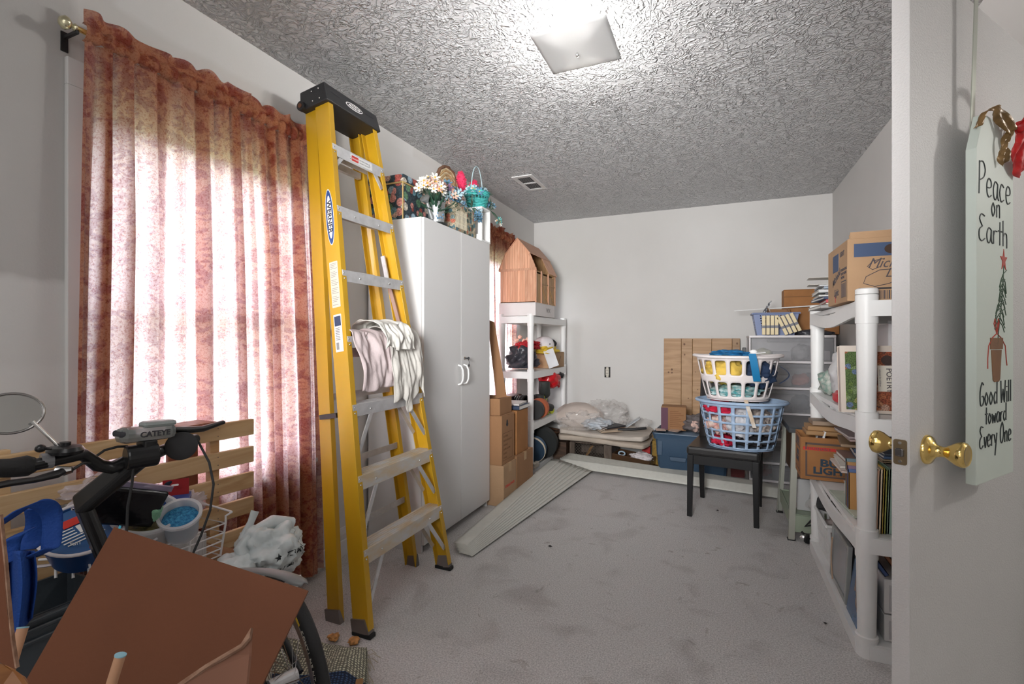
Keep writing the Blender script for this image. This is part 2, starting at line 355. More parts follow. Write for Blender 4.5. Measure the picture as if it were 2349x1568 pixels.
# ceiling vent
t = thing('ceiling_vent', 'white metal ceiling air vent above the cabinet', 'vent', (-1.41, 3.68, ZC))
b = MB(); b.box(-0.085, 0.085, -0.19, -0.15, -0.008, 0); b.box(-0.085, 0.085, 0.15, 0.19, -0.008, 0); b.box(-0.085, -0.055, -0.15, 0.15, -0.008, 0); b.box(0.055, 0.085, -0.15, 0.15, -0.008, 0); b.box(-0.055, 0.055, -0.01, 0.01, -0.008, 0)
b.build('frame', TRIM, t, bevel=0.002)
b = MB(); b.box(-0.055, 0.055, -0.15, 0.15, -0.001, 0.0); b.build('duct_opening', mat('dark_duct', (0.03, 0.03, 0.03), 0.8), t)
for i in range(9):
    M = Matrix.Translation((-0.05+i*0.0125, 0, -0.005)) @ Matrix.Rotation(0.7, 4, 'Y')
    b = MB(); b.box(-0.005, 0.005, -0.148, 0.148, -0.0006, 0.0006, M); b.build('slat', ALU, t)
# ceiling lamp: round canopy with square glass plate
t = thing('ceiling_lamp', 'flush ceiling lamp with square frosted glass shade', 'lamp', (-0.54, 1.96, ZC))
b = MB(); b.lathe([(0.078, 0), (0.078, -0.012), (0.068, -0.026), (0.03, -0.03)], 32); b.build('canopy', WHITE, t, smooth=True)
FROST = bpy.data.materials.new('frosted_glass'); FROST.use_nodes = True; N = FROST.node_tree.nodes; L = FROST.node_tree.links
tr = N.new('ShaderNodeBsdfTranslucent'); tr.inputs[0].default_value = (0.19, 0.19, 0.188, 1); df = N.new('ShaderNodeBsdfDiffuse'); df.inputs[0].default_value = (0.88, 0.88, 0.87, 1); mx = N.new('ShaderNodeMixShader'); mx.inputs[0].default_value = 0.5
L.new(tr.outputs[0], mx.inputs[1]); L.new(df.outputs[0], mx.inputs[2]); L.new(mx.outputs[0], N['Material Output'].inputs[0])
def shade(u, v):
    x = (u-0.5)*0.31; y = (v-0.5)*0.31; r = max(abs(x), abs(y))/0.155
    return V((x, y, -0.082+0.02*r**3))
b = MB(); b.sheet(shade, 20, 20); b.build('glass_shade', FROST, t, smooth=True, solid=0.004)
b = MB(); b.lathe([(0.0, -0.103), (0.006, -0.1), (0.008, -0.092), (0.004, -0.083), (0.004, -0.03)], 12); b.build('finial', CHROME, t, smooth=True)
for dy in (-0.1, 0.1):
    b = MB(); b.blob((0, dy, -0.045), (0.016, 0.016, 0.016), 0, 0, 2); b.build('bulb', mat('lit_bulb', (1, 0.97, 0.92), 0.4, emit=6), t, smooth=True)

# ------------------------------------------------------------------ the open door
e = V((-0.605, -0.796, 0)); n_ = V((0.796, -0.605, 0)); HG = V((0.858, 1.955, 0)); FE = HG+e*0.765
def dp(s, off, z): return FE - e*s + n_*off + V((0, 0, z))   # s metres from the free edge, off in front of the door face
DOORM = mat('door_paint', (0.575, 0.56, 0.55), 0.5, var=0.015, vscale=3, bump=0.25, bscale=220)
b = MB(); b.hexa([dp(0, 0, 0.012), dp(0.765, 0, 0.012), dp(0.765, -0.035, 0.012), dp(0, -0.035, 0.012), dp(0, 0, 2.04), dp(0.765, 0, 2.04), dp(0.765, -0.035, 2.04), dp(0, -0.035, 2.04)])
door = struct(b.build('door_1', DOORM, bevel=0.002))
def knob(side):
    base = dp(0.085, 0 if side > 0 else -0.035, 0.905); Mk = frame_m(base, e, (0, 0, 1)) @ Matrix.Rotation(0, 4, 'X')
    ax = n_*side; M = frame_m(base, ax.cross(V((0, 0, 1))), (0, 0, 1)); 
    if (M.to_3x3() @ V((0, 0, 1))).dot(ax) < 0: M = M @ Matrix.Rotation(PI, 4, 'Y')
    b = MB(); b.lathe([(0.034, 0), (0.034, 0.004), (0.031, 0.009), (0.022, 0.013), (0.014, 0.02), (0.0115, 0.03), (0.013, 0.036), (0.018, 0.043), (0.026, 0.055), (0.0285, 0.064), (0.0275, 0.070), (0.023, 0.0735), (0.021, 0.0725), (0.012, 0.0735), (0.0, 0.0735)], 36, M)
    b.build('door_knob', BRASS, door, smooth=50)
knob(1); knob(-1)
b = MB(); M = frame_m(dp(0, -0.0175, 0.905), n_, (0, 0, 1))
def rr(w_, h_, r_, n=5):
    out = []
    for cx, cy, a0 in ((w_/2-r_, h_/2-r_, 0), (-w_/2+r_, h_/2-r_, PI/2), (-w_/2+r_, -h_/2+r_, PI), (w_/2-r_, -h_/2+r_, 1.5*PI)):
        for k in range(n+1): a = a0+k*PI/2/n; out.append((cx+r_*math.cos(a), cy+r_*math.sin(a)))
    return out
ANTQ = mat('aged_brass', (0.32, 0.245, 0.15), 0.35, 0.9)
sgn = 1 if (M.to_3x3() @ V((0, 0, 1))).dot(e) > 0 else -1
b.prism(rr(0.026, 0.057, 0.005), 0, 0.0018*sgn, M); lp = b.build('latch_plate', ANTQ, door)
b = MB(); b.prism(rr(0.016, 0.018, 0.003), 0, 0.009*sgn, M); b.build('latch_bolt', mat('dark_steel', (0.16, 0.15, 0.15), 0.35, 0.9), lp, bevel=0.002)
b = MB()
for z in (-0.021, 0.021): b.lathe([(0.0038, 0.0015*sgn), (0.0035, 0.0032*sgn), (0, 0.0032*sgn)], 12, M @ Matrix.Translation((0, z, 0)))
b.build('screw', CHROME, lp)
for z in (0.25, 1.05, 1.8):
    b = MB(); b.cyl(dp(0.766, 0.006, z-0.045), dp(0.766, 0.006, z+0.045), 0.006); b.build('hinge', ANTQ, door)
# over-door hanger
HANG = mat('satin_grey_green_metal', (0.42, 0.44, 0.38), 0.35, 0.6)
b = MB(); s0, s1 = 0.268, 0.290
for a, z0, o0, z1, o1 in ((0, 1.66, 0.030, 2.045, 0.034),):
    b.hexa([dp(s0-0.012, 0.022, 1.60), dp(s1-0.012, 0.022, 1.60), dp(s1-0.012, 0.024, 1.60), dp(s0-0.012, 0.024, 1.60), dp(s0, 0.030, 2.048), dp(s1, 0.030, 2.048), dp(s1, 0.032, 2.048), dp(s0, 0.032, 2.048)])
b.hexa([dp(s0, -0.039, 2.046), dp(s1, -0.039, 2.046), dp(s1, 0.032, 2.046), dp(s0, 0.032, 2.046), dp(s0, -0.039, 2.048), dp(s1, -0.039, 2.048), dp(s1, 0.032, 2.048), dp(s0, 0.032, 2.048)])
b.hexa([dp(s0, -0.039, 2.0), dp(s1, -0.039, 2.0), dp(s1, -0.037, 2.0), dp(s0, -0.037, 2.0), dp(s0, -0.039, 2.048), dp(s1, -0.039, 2.048), dp(s1, -0.037, 2.048), dp(s0, -0.037, 2.048)])
solo(b, 'door_hanger', 'pale green metal over-door hanger holding the painted sign', 'hanger', HANG)
# painted wooden sign
SIGNM = mat('pale_green_paint', (0.60, 0.66, 0.60), 0.5, var=0.02, vscale=5)
SIGNE = mat('pale_pinkish_paint', (0.50, 0.45, 0.44), 0.6)
sg = thing('painted_sign', 'tall pale green wooden sign reading Peace on Earth, hung on the door', 'sign', dp(0.31, 0.045, 0.818))
S0, S1 = 0.195, 0.438
out = [(S0, 0.818), (S1, 0.818), (S1, 1.61), (S1-0.045, 1.70), (S0+0.045, 1.70), (S0, 1.61)]
b = MB(); fr_ = [b.bm.verts.new(dp(s, 0.055, z)) for s, z in out]; bk = [b.bm.verts.new(dp(s, 0.035, z)) for s, z in out]
b.f(fr_); b.f(bk[::-1])
for i in range(6): b.f([fr_[i], fr_[(i+1) % 6], bk[(i+1) % 6], bk[i]])
b.build('board', SIGNM, sg, world=True, bevel=0.0015)
# hand-lettering strokes
G = {'P': [[(0, 0), (.03, .5), (.05, 1)], [(.03, .95), (.35, 1.02), (.55, .8), (.42, .55), (.05, .42)]],
 'e': [[(.02, .28), (.4, .32), (.42, .5), (.22, .58), (.04, .4), (.05, .12), (.22, 0), (.45, .08)]],
 'a': [[(.42, .5), (.2, .56), (.02, .3), (.1, .02), (.32, .05), (.44, .5)], [(.44, .5), (.44, .1), (.55, 0)]],
 'c': [[(.42, .48), (.2, .56), (.02, .28), (.15, 0), (.42, .08)]],
 'o': [[(.22, .55), (.02, .28), (.2, 0), (.42, .28), (.22, .55)]],
 'n': [[(.03, .5), (.03, 0)], [(.03, .35), (.2, .52), (.38, .48), (.4, 0)]],
 'E': [[(.5, .95), (.22, 1.0), (.05, .8), (.3, .55)], [(.3, .55), (.03, .4), (.02, .1), (.25, 0), (.52, .12)]],
 'r': [[(.03, .5), (.03, 0)], [(.03, .3), (.15, .5), (.35, .5)]],
 't': [[(.2, .9), (.18, 0)], [(.02, .55), (.4, .55)]],
 'h': [[(.03, 1.0), (.03, 0)], [(.03, .35), (.2, .52), (.38, .45), (.4, -.05)]],
 'G': [[(.5, .9), (.3, 1), (.05, .6), (.08, .1), (.3, 0), (.5, .15), (.5, .4), (.3, .4)]],
 'd': [[(.42, .45), (.2, .52), (.02, .25), (.18, 0), (.42, .15)], [(.45, 1), (.43, 0)]],
 'W': [[(0, 1), (.08, 0), (.32, .6), (.5, 0), (.66, 1)]], 'i': [[(.05, .5), (.05, 0)], [(.05, .68), (.06, .72)]], 'l': [[(.05, 1), (.05, 0)]],
 'w': [[(0, .5), (.08, 0), (.25, .4), (.4, 0), (.55, .5)]], 'v': [[(0, .5), (.15, 0), (.35, .5)]], 'y': [[(0, .5), (.18, .1)], [(.42, .55), (.12, -.5)]],
 'O': [[(.35, 1), (.08, .7), (.05, .2), (.28, 0), (.52, .3), (.52, .75), (.35, 1), (.3, .92)]]}
W_ = {'W': .75, 'w': .62, 'i': .24, 'l': .27, 'O': .66, 'E': .6, 'P': .6, 'G': .6, 'v': .42, 'y': .5, 'r': .4, 't': .42}
LET = mat('dark_green_black_paint', (0.018, 0.026, 0.026), 0.5)
def write(s, s0, z0, cap, total):
    wd = sum((0.35 if ch == ' ' else W_.get(ch, .55)) for ch in s); k = total/wd; x = s0
    for ch in s:
        if ch == ' ': x += .35*k; continue
        for st in G[ch]:
            pts = []
            for i in range(len(st)-1):
                for q in range(3):
                    t = q/3; p0 = st[max(i-1, 0)]; p1 = st[i]; p2 = st[i+1]; p3 = st[min(i+2, len(st)-1)]
                    f_ = [0.5*(2*p1[c]+(-p0[c]+p2[c])*t+(2*p0[c]-5*p1[c]+4*p2[c]-p3[c])*t*t+(-p0[c]+3*p1[c]-3*p2[c]+p3[c])*t**3) for c in (0, 1)]
                    pts.append(f_)
            pts.append(st[-1])
            yield [dp(x+px*k*0.9, 0.0553, z0+pz*cap) for px, pz in pts]
        x += W_.get(ch, .55)*k
for wd, s0, z0, cap, tot in (('Peace', 0.208, 1.505, 0.078, 0.215), ('on', 0.285, 1.462, 0.060, 0.065), ('Earth', 0.208, 1.395, 0.064, 0.195), ('Good Will', 0.212, 1.003, 0.055, 0.215), ('toward', 0.245, 0.957, 0.045, 0.145), ('Every One', 0.212, 0.902, 0.052, 0.212)):
    b = MB()
    for st in write(wd, s0, z0, cap, tot): b.tube(st, 0.0016, 6, flat=1.0)
    b.build('lettering', LET, sg, world=True)
def strokes(name, m, lines, r=0.0012):
    b = MB()
    for l in lines: b.tube([dp(s, 0.0553, z) for s, z in l], r, 5)
    b.build(name, m, sg, world=True)
GRN = mat('green_paint', (0.045, 0.085, 0.05), 0.6); RDP = mat('red_paint', (0.42, 0.05, 0.03), 0.6)
tree = [[(0.368, 1.345), (0.360, 1.28), (0.345, 1.225), (0.325, 1.15)]]
rt = random.Random(19)
for i in range(20):
    z = 1.325-i*0.0062; c = 0.366-(1.335-z)*0.24; L_ = 0.016+0.016*rt.random()+0.0006*i; sd_ = 1 if i % 2 else -1
    tree.append([(c, z), (c+sd_*L_*0.6, z-0.008-0.012*rt.random()), (c+sd_*L_*0.95, z-0.026-0.016*rt.random())])
    if i % 4 == 0: tree.append([(c, z), (c-sd_*L_*0.5, z+0.006), (c-sd_*L_*0.95, z+0.012)])
strokes('painted_tree', GRN, tree)
strokes('painted_bow', RDP, [[(0.322, 1.175), (0.302, 1.20), (0.308, 1.212), (0.322, 1.178)], [(0.322, 1.175), (0.336, 1.203), (0.330, 1.212), (0.322, 1.178)], [(0.322, 1.176), (0.292, 1.165), (0.268, 1.145), (0.262, 1.115), (0.262, 1.09)], [(0.322, 1.176), (0.35, 1.165), (0.378, 1.145), (0.385, 1.11), (0.39, 1.095)]], 0.0014)
def flatpoly(name, m, pts):
    b = MB(); a = [b.bm.verts.new(dp(s, 0.0562, z)) for s, z in pts]; c = [b.bm.verts.new(dp(s, 0.055, z)) for s, z in pts]
    b.f(a); 
    for i in range(len(pts)): b.f([a[i], a[(i+1) % len(pts)], c[(i+1) % len(pts)], c[i]])
    b.build(name, m, sg, world=True)
POT = mat('brown_pot_paint', (0.20, 0.085, 0.03), 0.6, var=0.12, vscale=20)
flatpoly('painted_pot', POT, [(0.285, 1.135), (0.352, 1.135), (0.342, 1.062), (0.333, 1.056), (0.305, 1.056), (0.295, 1.062)])
flatpoly('painted_pot_rim', POT, [(0.278, 1.165), (0.362, 1.165), (0.360, 1.137), (0.280, 1.137)])
flatpoly('painted_star', RDP, [(0.368+rad*math.cos(a), 1.36+rad*1.2*math.sin(a)) for k in range(10) for a in [PI/2+k*PI/5] for rad in [0.024 if k % 2 == 0 else 0.009]])
def ribbon(name, m, pts, wdt, tw=0.0):
    n = len(pts)
    def fn(u, v):
        f_ = u*(n-1); i = min(int(f_), n-2); t = f_-i
        p0, p1, p2, p3 = pts[max(i-1, 0)], pts[i], pts[i+1], pts[min(i+2, n-1)]
        q = [0.5*(2*p1[c]+(-p0[c]+p2[c])*t+(2*p0[c]-5*p1[c]+4*p2[c]-p3[c])*t*t+(-p0[c]+3*p1[c]-3*p2[c]+p3[c])*t**3) for c in (0, 1, 2)]
        a = tw*u+0.4; k = (v-0.5)*wdt
        return dp(q[0]+k*math.cos(a), q[1]+k*0.5*math.sin(a*1.7)+0.004*math.sin(v*9+u*14), q[2]+k*math.sin(a))
    b = MB(); b.sheet(fn, 26, 6); b.build(name, m, sg, world=True, smooth=True, solid=0.0006)
RIB = mat('red_ribbon', (0.62, 0.018, 0.02), 0.4, var=0.2, vscale=40, alpha=0.93); RIBB = mat('brown_gold_ribbon', (0.22, 0.13, 0.05), 0.35, 0.2, var=0.4, vscale=25)
def sh(pts, ds, dz): return [(a+ds, b_, c+dz) for a, b_, c in pts]
ribbon('ribbon_loop', RIBB, sh([(0.212, 0.05, 1.665), (0.228, 0.06, 1.70), (0.255, 0.07, 1.712), (0.285, 0.07, 1.70), (0.335, 0.08, 1.67)], 0.005, 0.0), 0.026, 0.5)
ribbon('ribbon_tail', RIBB, sh([(0.335, 0.08, 1.66), (0.315, 0.075, 1.64), (0.30, 0.07, 1.61), (0.30, 0.068, 1.585), (0.312, 0.068, 1.565)], 0.02, 0.03), 0.026, 0.5)
ribbon('bow_loop', RIB, sh([(0.345, 0.085, 1.655), (0.355, 0.11, 1.70), (0.38, 0.12, 1.765), (0.42, 0.11, 1.775), (0.44, 0.09, 1.73), (0.385, 0.085, 1.665)], 0.02, 0.03), 0.042, 0.5)
ribbon('bow_loop', RIB, sh([(0.345, 0.085, 1.655), (0.40, 0.11, 1.67), (0.45, 0.115, 1.70), (0.46, 0.09, 1.66), (0.38, 0.085, 1.65)], 0.02, 0.03), 0.04, 0.4)
ribbon('bow_tail', RIB, sh([(0.345, 0.08, 1.655), (0.350, 0.085, 1.62), (0.36, 0.075, 1.59), (0.385, 0.075, 1.565), (0.42, 0.07, 1.56)], 0.03, 0.035), 0.04, 0.8)
ribbon('bow_tail', RIB, sh([(0.35, 0.08, 1.65), (0.36, 0.085, 1.62), (0.375, 0.08, 1.59), (0.40, 0.08, 1.58), (0.42, 0.075, 1.60)], 0.04, 0.03), 0.032, 1.2)
b = MB(); b.blob(dp(0.365, 0.088, 1.685), (0.016, 0.014, 0.014), 0.3, 3, 2); b.build('bow_knot', RIB, sg, world=True, smooth=True)

# ------------------------------------------------------------------ curtains
def curtain_mat():
    m = bpy.data.materials.new('rust_leaf_print_fabric'); m.use_nodes = True; N = m.node_tree.nodes; L = m.node_tree.links
    for q in list(N):
        if q.type == 'BSDF_PRINCIPLED': N.remove(q)
    tc = N.new('ShaderNodeTexCoord'); mp = N.new('ShaderNodeMapping'); mp.inputs['Scale'].default_value = (0.3, 1, 1); L.new(tc.outputs['Object'], mp.inputs[0])
    n = N.new('ShaderNodeTexNoise'); n.inputs['Scale'].default_value = 9; n.inputs['Detail'].default_value = 3; n.inputs['Distortion'].default_value = 2.6; L.new(mp.outputs[0], n.inputs['Vector'])
    n2 = N.new('ShaderNodeTexNoise'); n2.inputs['Scale'].default_value = 34; n2.inputs['Detail'].default_value = 2; n2.inputs['Distortion'].default_value = 1.4; L.new(mp.outputs[0], n2.inputs['Vector'])
    ad = N.new('ShaderNodeMath'); ad.operation = 'MULTIPLY_ADD'; ad.inputs[1].default_value = 0.55; L.new(n2.outputs[0], ad.inputs[0]); L.new(n.outputs[0], ad.inputs[2])
    r = N.new('ShaderNodeValToRGB'); r.color_ramp.elements[0].position = 0.77; r.color_ramp.elements[1].position = 0.84
    r.color_ramp.elements[0].color = (0.47, 0.175, 0.078, 1); r.color_ramp.elements[1].color = (0.27, 0.045, 0.02, 1); L.new(ad.outputs[0], r.inputs[0])
    r2 = N.new('ShaderNodeValToRGB'); r2.color_ramp.elements[0].position = 0.74; r2.color_ramp.elements[1].position = 0.86
    r2.color_ramp.elements[0].color = (0.88, 0.80, 0.80, 1); r2.color_ramp.elements[1].color = (0.80, 0.67, 0.68, 1); L.new(ad.outputs[0], r2.inputs[0])
    n3 = N.new('ShaderNodeTexNoise'); n3.inputs['Scale'].default_value = 150; n3.inputs['Detail'].default_value = 3; n3.inputs['Distortion'].default_value = 1; L.new(tc.outputs['Object'], n3.inputs['Vector'])
    r3 = N.new('ShaderNodeValToRGB'); r3.color_ramp.elements[0].position = 0.36; r3.color_ramp.elements[1].position = 0.52; r3.color_ramp.elements[0].color = (0.62, 0.50, 0.52, 1); r3.color_ramp.elements[1].color = (1, 1, 1, 1); L.new(n3.outputs[0], r3.inputs[0])
    mu = N.new('ShaderNodeMixRGB'); mu.blend_type = 'MULTIPLY'; mu.inputs[0].default_value = 1; L.new(r2.outputs[0], mu.inputs[1]); L.new(r3.outputs[0], mu.inputs[2])
    d = N.new('ShaderNodeBsdfDiffuse'); t = N.new('ShaderNodeBsdfTranslucent'); mx = N.new('ShaderNodeMixShader'); mx.inputs[0].default_value = 0.42
    bp = N.new('ShaderNodeBump'); bp.inputs['Strength'].default_value = 0.25; bp.inputs['Distance'].default_value = 0.003; L.new(n3.outputs[0], bp.inputs['Height']); L.new(bp.outputs[0], d.inputs['Normal'])
    L.new(r.outputs[0], d.inputs[0]); L.new(mu.outputs[0], t.inputs[0]); L.new(d.outputs[0], mx.inputs[1]); L.new(t.outputs[0], mx.inputs[2]); L.new(mx.outputs[0], N['Material Output'].inputs[0])
    return m
CURT = curtain_mat()
def curtain(y0, y1, yb0, yb1, label, seed, X0=-1.79, am=1.0):
    zr = 2.105
    t = thing('curtain', label, 'curtain', (X0, (y0+y1)/2, 0.02))
    def fold(u, z):
        k = noise.noise(V((u*3.1, seed, 0)))*0.6; ph = (u*13+k*1.6)*2*PI
        a = (0.010+0.012*min(1, max(0, (2.0-z)/0.5)))*am
        return a*(math.sin(ph)+0.45*math.sin(ph*2.17+seed)+0.5*noise.noise(V((u*7, z*0.9, seed))))
    def fn(u, v):
        z = 0.03+v*(2.085-0.03); k = (z/2.085)**1.5
        y = (yb0+(y0-yb0)*k)+(u*((yb1-yb0)+((y1-y0)-(yb1-yb0))*k))
        x = X0+fold(u, z)
        if v < 0.01: z += 0.012*noise.noise(V((u*6, seed, 3)))
        y += 0.006*math.cos((u*13)*2*PI+seed)
        return V((x, y, z))
    b = MB(); b.sheet(fn, 260, 40); b.build('panel', CURT, t, world=True, smooth=60)
    for k in range(6):
        uc = 0.08+0.165*k+0.035*noise.noise(V((k*3.3, seed, 1))); wd = (0.020+0.016*abs(noise.noise(V((k*1.7, seed, 7)))))/(y1-y0)
        b = MB(); b.sheet(lambda u, v: fn(min(1, uc+(u-0.5)*wd*(1+0.3*v)), v)+V((-0.006-0.004*math.sin(PI*u), 0, 0)), 8, 30); b.build('pleat_fold', CURT, t, world=True, smooth=60)
    def pk(u, v):   # rod pocket, tightly gathered round the rod
        a = -PI*0.62+v*PI*1.24; g = 0.004*math.sin(u*170+seed)+0.004*math.sin(u*93)
        return V((X0+(0.017+g)*math.cos(a)+0.002, y0+u*(y1-y0), zr+(0.024+g)*math.sin(a)))
    b = MB(); b.sheet(pk, 260, 8); b.build('rod_pocket', CURT, t, world=True, smooth=60)
    def hd(u, v):
        big = noise.noise(V((u*7.5, seed+2, 0))); h = 0.048+0.022*noise.noise(V((u*6, seed+9, 0)))+0.006*math.sin(u*60)
        return V((X0+0.004+v*v*(0.034*big*1.6+0.008*math.sin(u*75)), y0+u*(y1-y0)+0.010*v*math.sin(u*55), zr+0.02+v*h))
    for q in (0, 1):
        b = MB(); b.sheet(lambda u, v: hd(u+q*0.02, v)+V((-0.012*q*(1-v*0.3), 0, -0.006*q)), 220, 6); b.build('ruffle', CURT, t, world=True, smooth=60)
    return t
curtain(0.845, 1.74, 0.815, 1.83, 'large rust leaf-print curtain over the near window beside the ladder', 1.0)
curtain(3.50, 4.36, 3.52, 4.38, 'rust curtain at the far window behind the toy barn', 5.0, -1.820, 0.45)
for y0, y1, rx, lb in ((0.80, 1.82, -1.79, 'curtain rod with pale brass finial above the near window'), (3.44, 4.42, -1.82, 'curtain rod of the far window, beyond the cabinet')):
    t = thing('curtain_rod', lb, 'curtain rod', (rx, (y0+y1)/2, 2.105))
    b = MB(); b.cyl((rx, y0+0.03, 2.105), (rx, y1-0.03, 2.105), 0.008); b.build('rod', BRASS, t, world=True)
    PB = mat('pale_brass', (0.75, 0.70, 0.48), 0.25, 0.9)
    for s, yy in ((-1, y0+0.03), (1, y1-0.03)):
        b = MB(); b.lathe([(0.009, 0), (0.011, 0.006), (0.006, 0.012), (0.012, 0.016), (0.019, 0.024), (0.020, 0.032), (0.012, 0.042), (0, 0.045)], 20, Matrix.Translation((rx, yy, 2.105)) @ Matrix.Rotation(-s*PI/2, 4, 'X'))
        b.build('finial', PB, t, world=True, smooth=50)
        b = MB(); yy -= s*0.0; b.box(-1.858, rx+0.005, yy-0.004, yy+0.004, 2.088, 2.097); b.box(-1.862, -1.856, yy-0.009, yy+0.009, 2.05, 2.11); b.build('bracket', BLACK, t, world=True)

# ------------------------------------------------------------------ step ladder
YEL = mat('yellow_fibreglass', (0.55, 0.315, 0.012), 0.38, var=0.07, vscale=7, stretch=(1, 1, 0.25), coat=0.2)
le = V((-0.158, 0, 0.9874)); ln = V((0.9874, 0, 0.158)); LB = V((-1.238, 0, 0.0))
def lp_(y, s, n): return LB+le*s+ln*n+V((0, y, 0))
ladder = thing('step_ladder', 'tall yellow folding step ladder leaning on the left wall before the cabinet', 'ladder', (-1.30, 1.81, 0))
YA0, YB0_, YA1, YB1_, ST = 1.50, 2.135, 1.655, 1.985, 2.27
def railY(side, s): f_ = s/ST; return (YA0+(YA1-YA0)*f_) if side == 0 else (YB0_+(YB1_-YB0_)*f_)
for side in (0, 1):
    k = 1 if side == 0 else -1
    sec = [(0, 0), (0.030*k, 0), (0.030*k, -0.004), (0.004*k, -0.006), (0.004*k, -0.072), (0.030*k, -0.074), (0.030*k, -0.078), (0, -0.078)]
    b = MB(); b.sweep(sec, lp_(railY(side, 0.03), 0.03, 0), lp_(railY(side, ST), ST, 0), V((0, 1, 0)), ln); r = b.build('front_rail', YEL, ladder, world=True, bevel=0.0015)
    if side == 0: lrail = r
    b = MB(); yy = railY(side, 0.0)
    b.hexa([lp_(yy-0.002*k, 0.02, 0.001), lp_(yy+0.032*k, 0.02, 0.001), lp_(yy+0.032*k, 0.02, -0.082), lp_(yy-0.002*k, 0.02, -0.082), lp_(yy-0.002*k, 0.075, -0.015), lp_(yy+0.006*k, 0.075, -0.015), lp_(yy+0.006*k, 0.075, -0.082), lp_(yy-0.002*k, 0.075, -0.082)])
    ft = b.build('foot', mat('grey_steel', (0.25, 0.23, 0.22), 0.5, 0.7), r, world=True)
    b = MB(); b.box(-1.325, -1.233, yy-0.003 if side == 0 else yy-0.032, yy+0.032 if side == 0 else yy+0.003, 0.0, 0.018); b.build('foot_pad', BLKR, r, world=True, bevel=0.004)
    # rear rail
    bs = 0.02; ya, yb = railY(side, 0)+0.035*k, railY(side, ST)+0.012*k
    def rp(s): f_ = s/ST; return (ya+(yb-ya)*f_, -0.21+0.105*f_)
    a0 = rp(bs); a1 = rp(ST+0.02)
    sec = [(0, 0), (0.026*k, 0), (0.026*k, -0.004), (0.004*k, -0.005), (0.004*k, -0.058), (0.026*k, -0.06), (0.026*k, -0.064), (0, -0.064)]
    b = MB(); b.sweep(sec, lp_(a0[0], bs, a0[1]+0.03), lp_(a1[0], ST+0.02, a1[1]+0.02), V((0, 1, 0)), ln); rr_ = b.build('rear_rail', YEL, ladder, world=True, bevel=0.0015)
    b = MB(); yy = a0[0]
    b.hexa([lp_(yy-0.003*k, -0.0, -0.175), lp_(yy+0.03*k, -0.0, -0.175), lp_(yy+0.03*k, -0.0, -0.25), lp_(yy-0.003*k, -0.0, -0.25), lp_(yy-0.003*k, 0.085, -0.175), lp_(yy+0.006*k, 0.085, -0.175), lp_(yy+0.006*k, 0.085, -0.25), lp_(yy-0.003*k, 0.085, -0.25)])
    b.build('foot', mat('grey_steel', (0.25, 0.23, 0.22), 0.5, 0.7), rr_, world=True)
steps = [0.325+0.2835*i for i in range(7)]
WORN = mat('paint_spattered_aluminium', (0.62, 0.62, 0.61), 0.55, 0.3, vscale=26, col2=(0.62, 0.50, 0.34), stretch=(1, 0.4, 1))
for i, z in enumerate(steps):
    s = z/0.9874; y0, y1 = railY(0, s)+0.004, railY(1, s)-0.004
    hh = 0.06 if i < 2 else 0.05; dd = 0.082
    c = lp_(0, s, 0); x1 = c.x+0.004; x0 = x1-dd
    b = MB(); sec = [(x1, z), (x1, z-hh), (x1-0.003, z-hh), (x1-0.003, z-0.004), (x0+0.003, z-0.004), (x0+0.003, z-0.03), (x0, z-0.03), (x0, z)]
    b.sweep(sec, (0, y0, 0), (0, y1, 0), V((1, 0, 0)), V((0, 0, 1)))
    st = b.build('step', WORN if i < 2 else ALU, ladder, world=True, bevel=0.001)
    b = MB()
    for g in range(5): xx = x0+0.012+g*0.014; b.box(xx, xx+0.005, y0+0.002, y1-0.002, z, z+0.0015)
    b.build('tread_rib', WORN if i < 2 else ALU, st, world=True)
    b = MB()
    for yy in (y0+0.11, y1-0.11): b.blob((x1+0.001, yy, z-hh*0.55), (0.003, 0.006, 0.006), 0, 0, 1)
    for side in (0, 1):
        yy = railY(side, s)+(0.014 if side == 0 else -0.014)
        for dz in (-0.012, -0.036): q = lp_(0, (z+dz)/0.9874, 0.0); b.blob((q.x+0.001, yy, z+dz), (0.003, 0.005, 0.005), 0, 0, 1)
    b.build('rivet', CHROME, st, world=True, smooth=True, kind='stuff')
    if i < 3 or i == 6:      # diagonal gusset braces
        for side, k in ((0, 1), (1, -1)):
            yy = railY(side, s); L_ = 0.14 if i < 3 else 0.05
            for dx in ((-0.004, -0.07) if i < 3 else (-0.004,)):
                q0 = V((x1+dx, yy+k*(0.13 if i < 3 else 0.075), z-hh*0.7)); q1 = V((x1+dx+0.025*(i < 3), yy+k*0.012, z-hh-L_*1.1))
                b = MB(); b.sweep([(-0.010, -0.004), (0.010, -0.004), (0.010, 0.001), (-0.010, 0.001)], q0, q1, (q1-q0).cross(V((1, 0, 0))).normalized(), V((1, 0, 0))); b.build('brace', ALU, ladder, world=True)
for i, z in enumerate([0.34, 0.62, 0.91, 1.19, 1.475, 1.76, 1.99]):
    s = z/0.9874; f_ = s/ST; q = lp_(0, s, -0.21+0.105*f_)
    b = MB(); y0, y1 = railY(0, s)+0.045, railY(1, s)-0.045
    b.sweep([(-0.002, 0.015), (0.002, 0.015), (0.002, -0.015), (-0.002, -0.015), (-0.02, -0.015), (-0.02, -0.012), (-0.005, -0.012)], (q.x, y0, z), (q.x, y1, z), V((1, 0, 0)), V((0, 0, 1))); b.build('rear_horizontal', ALU, ladder, world=True)
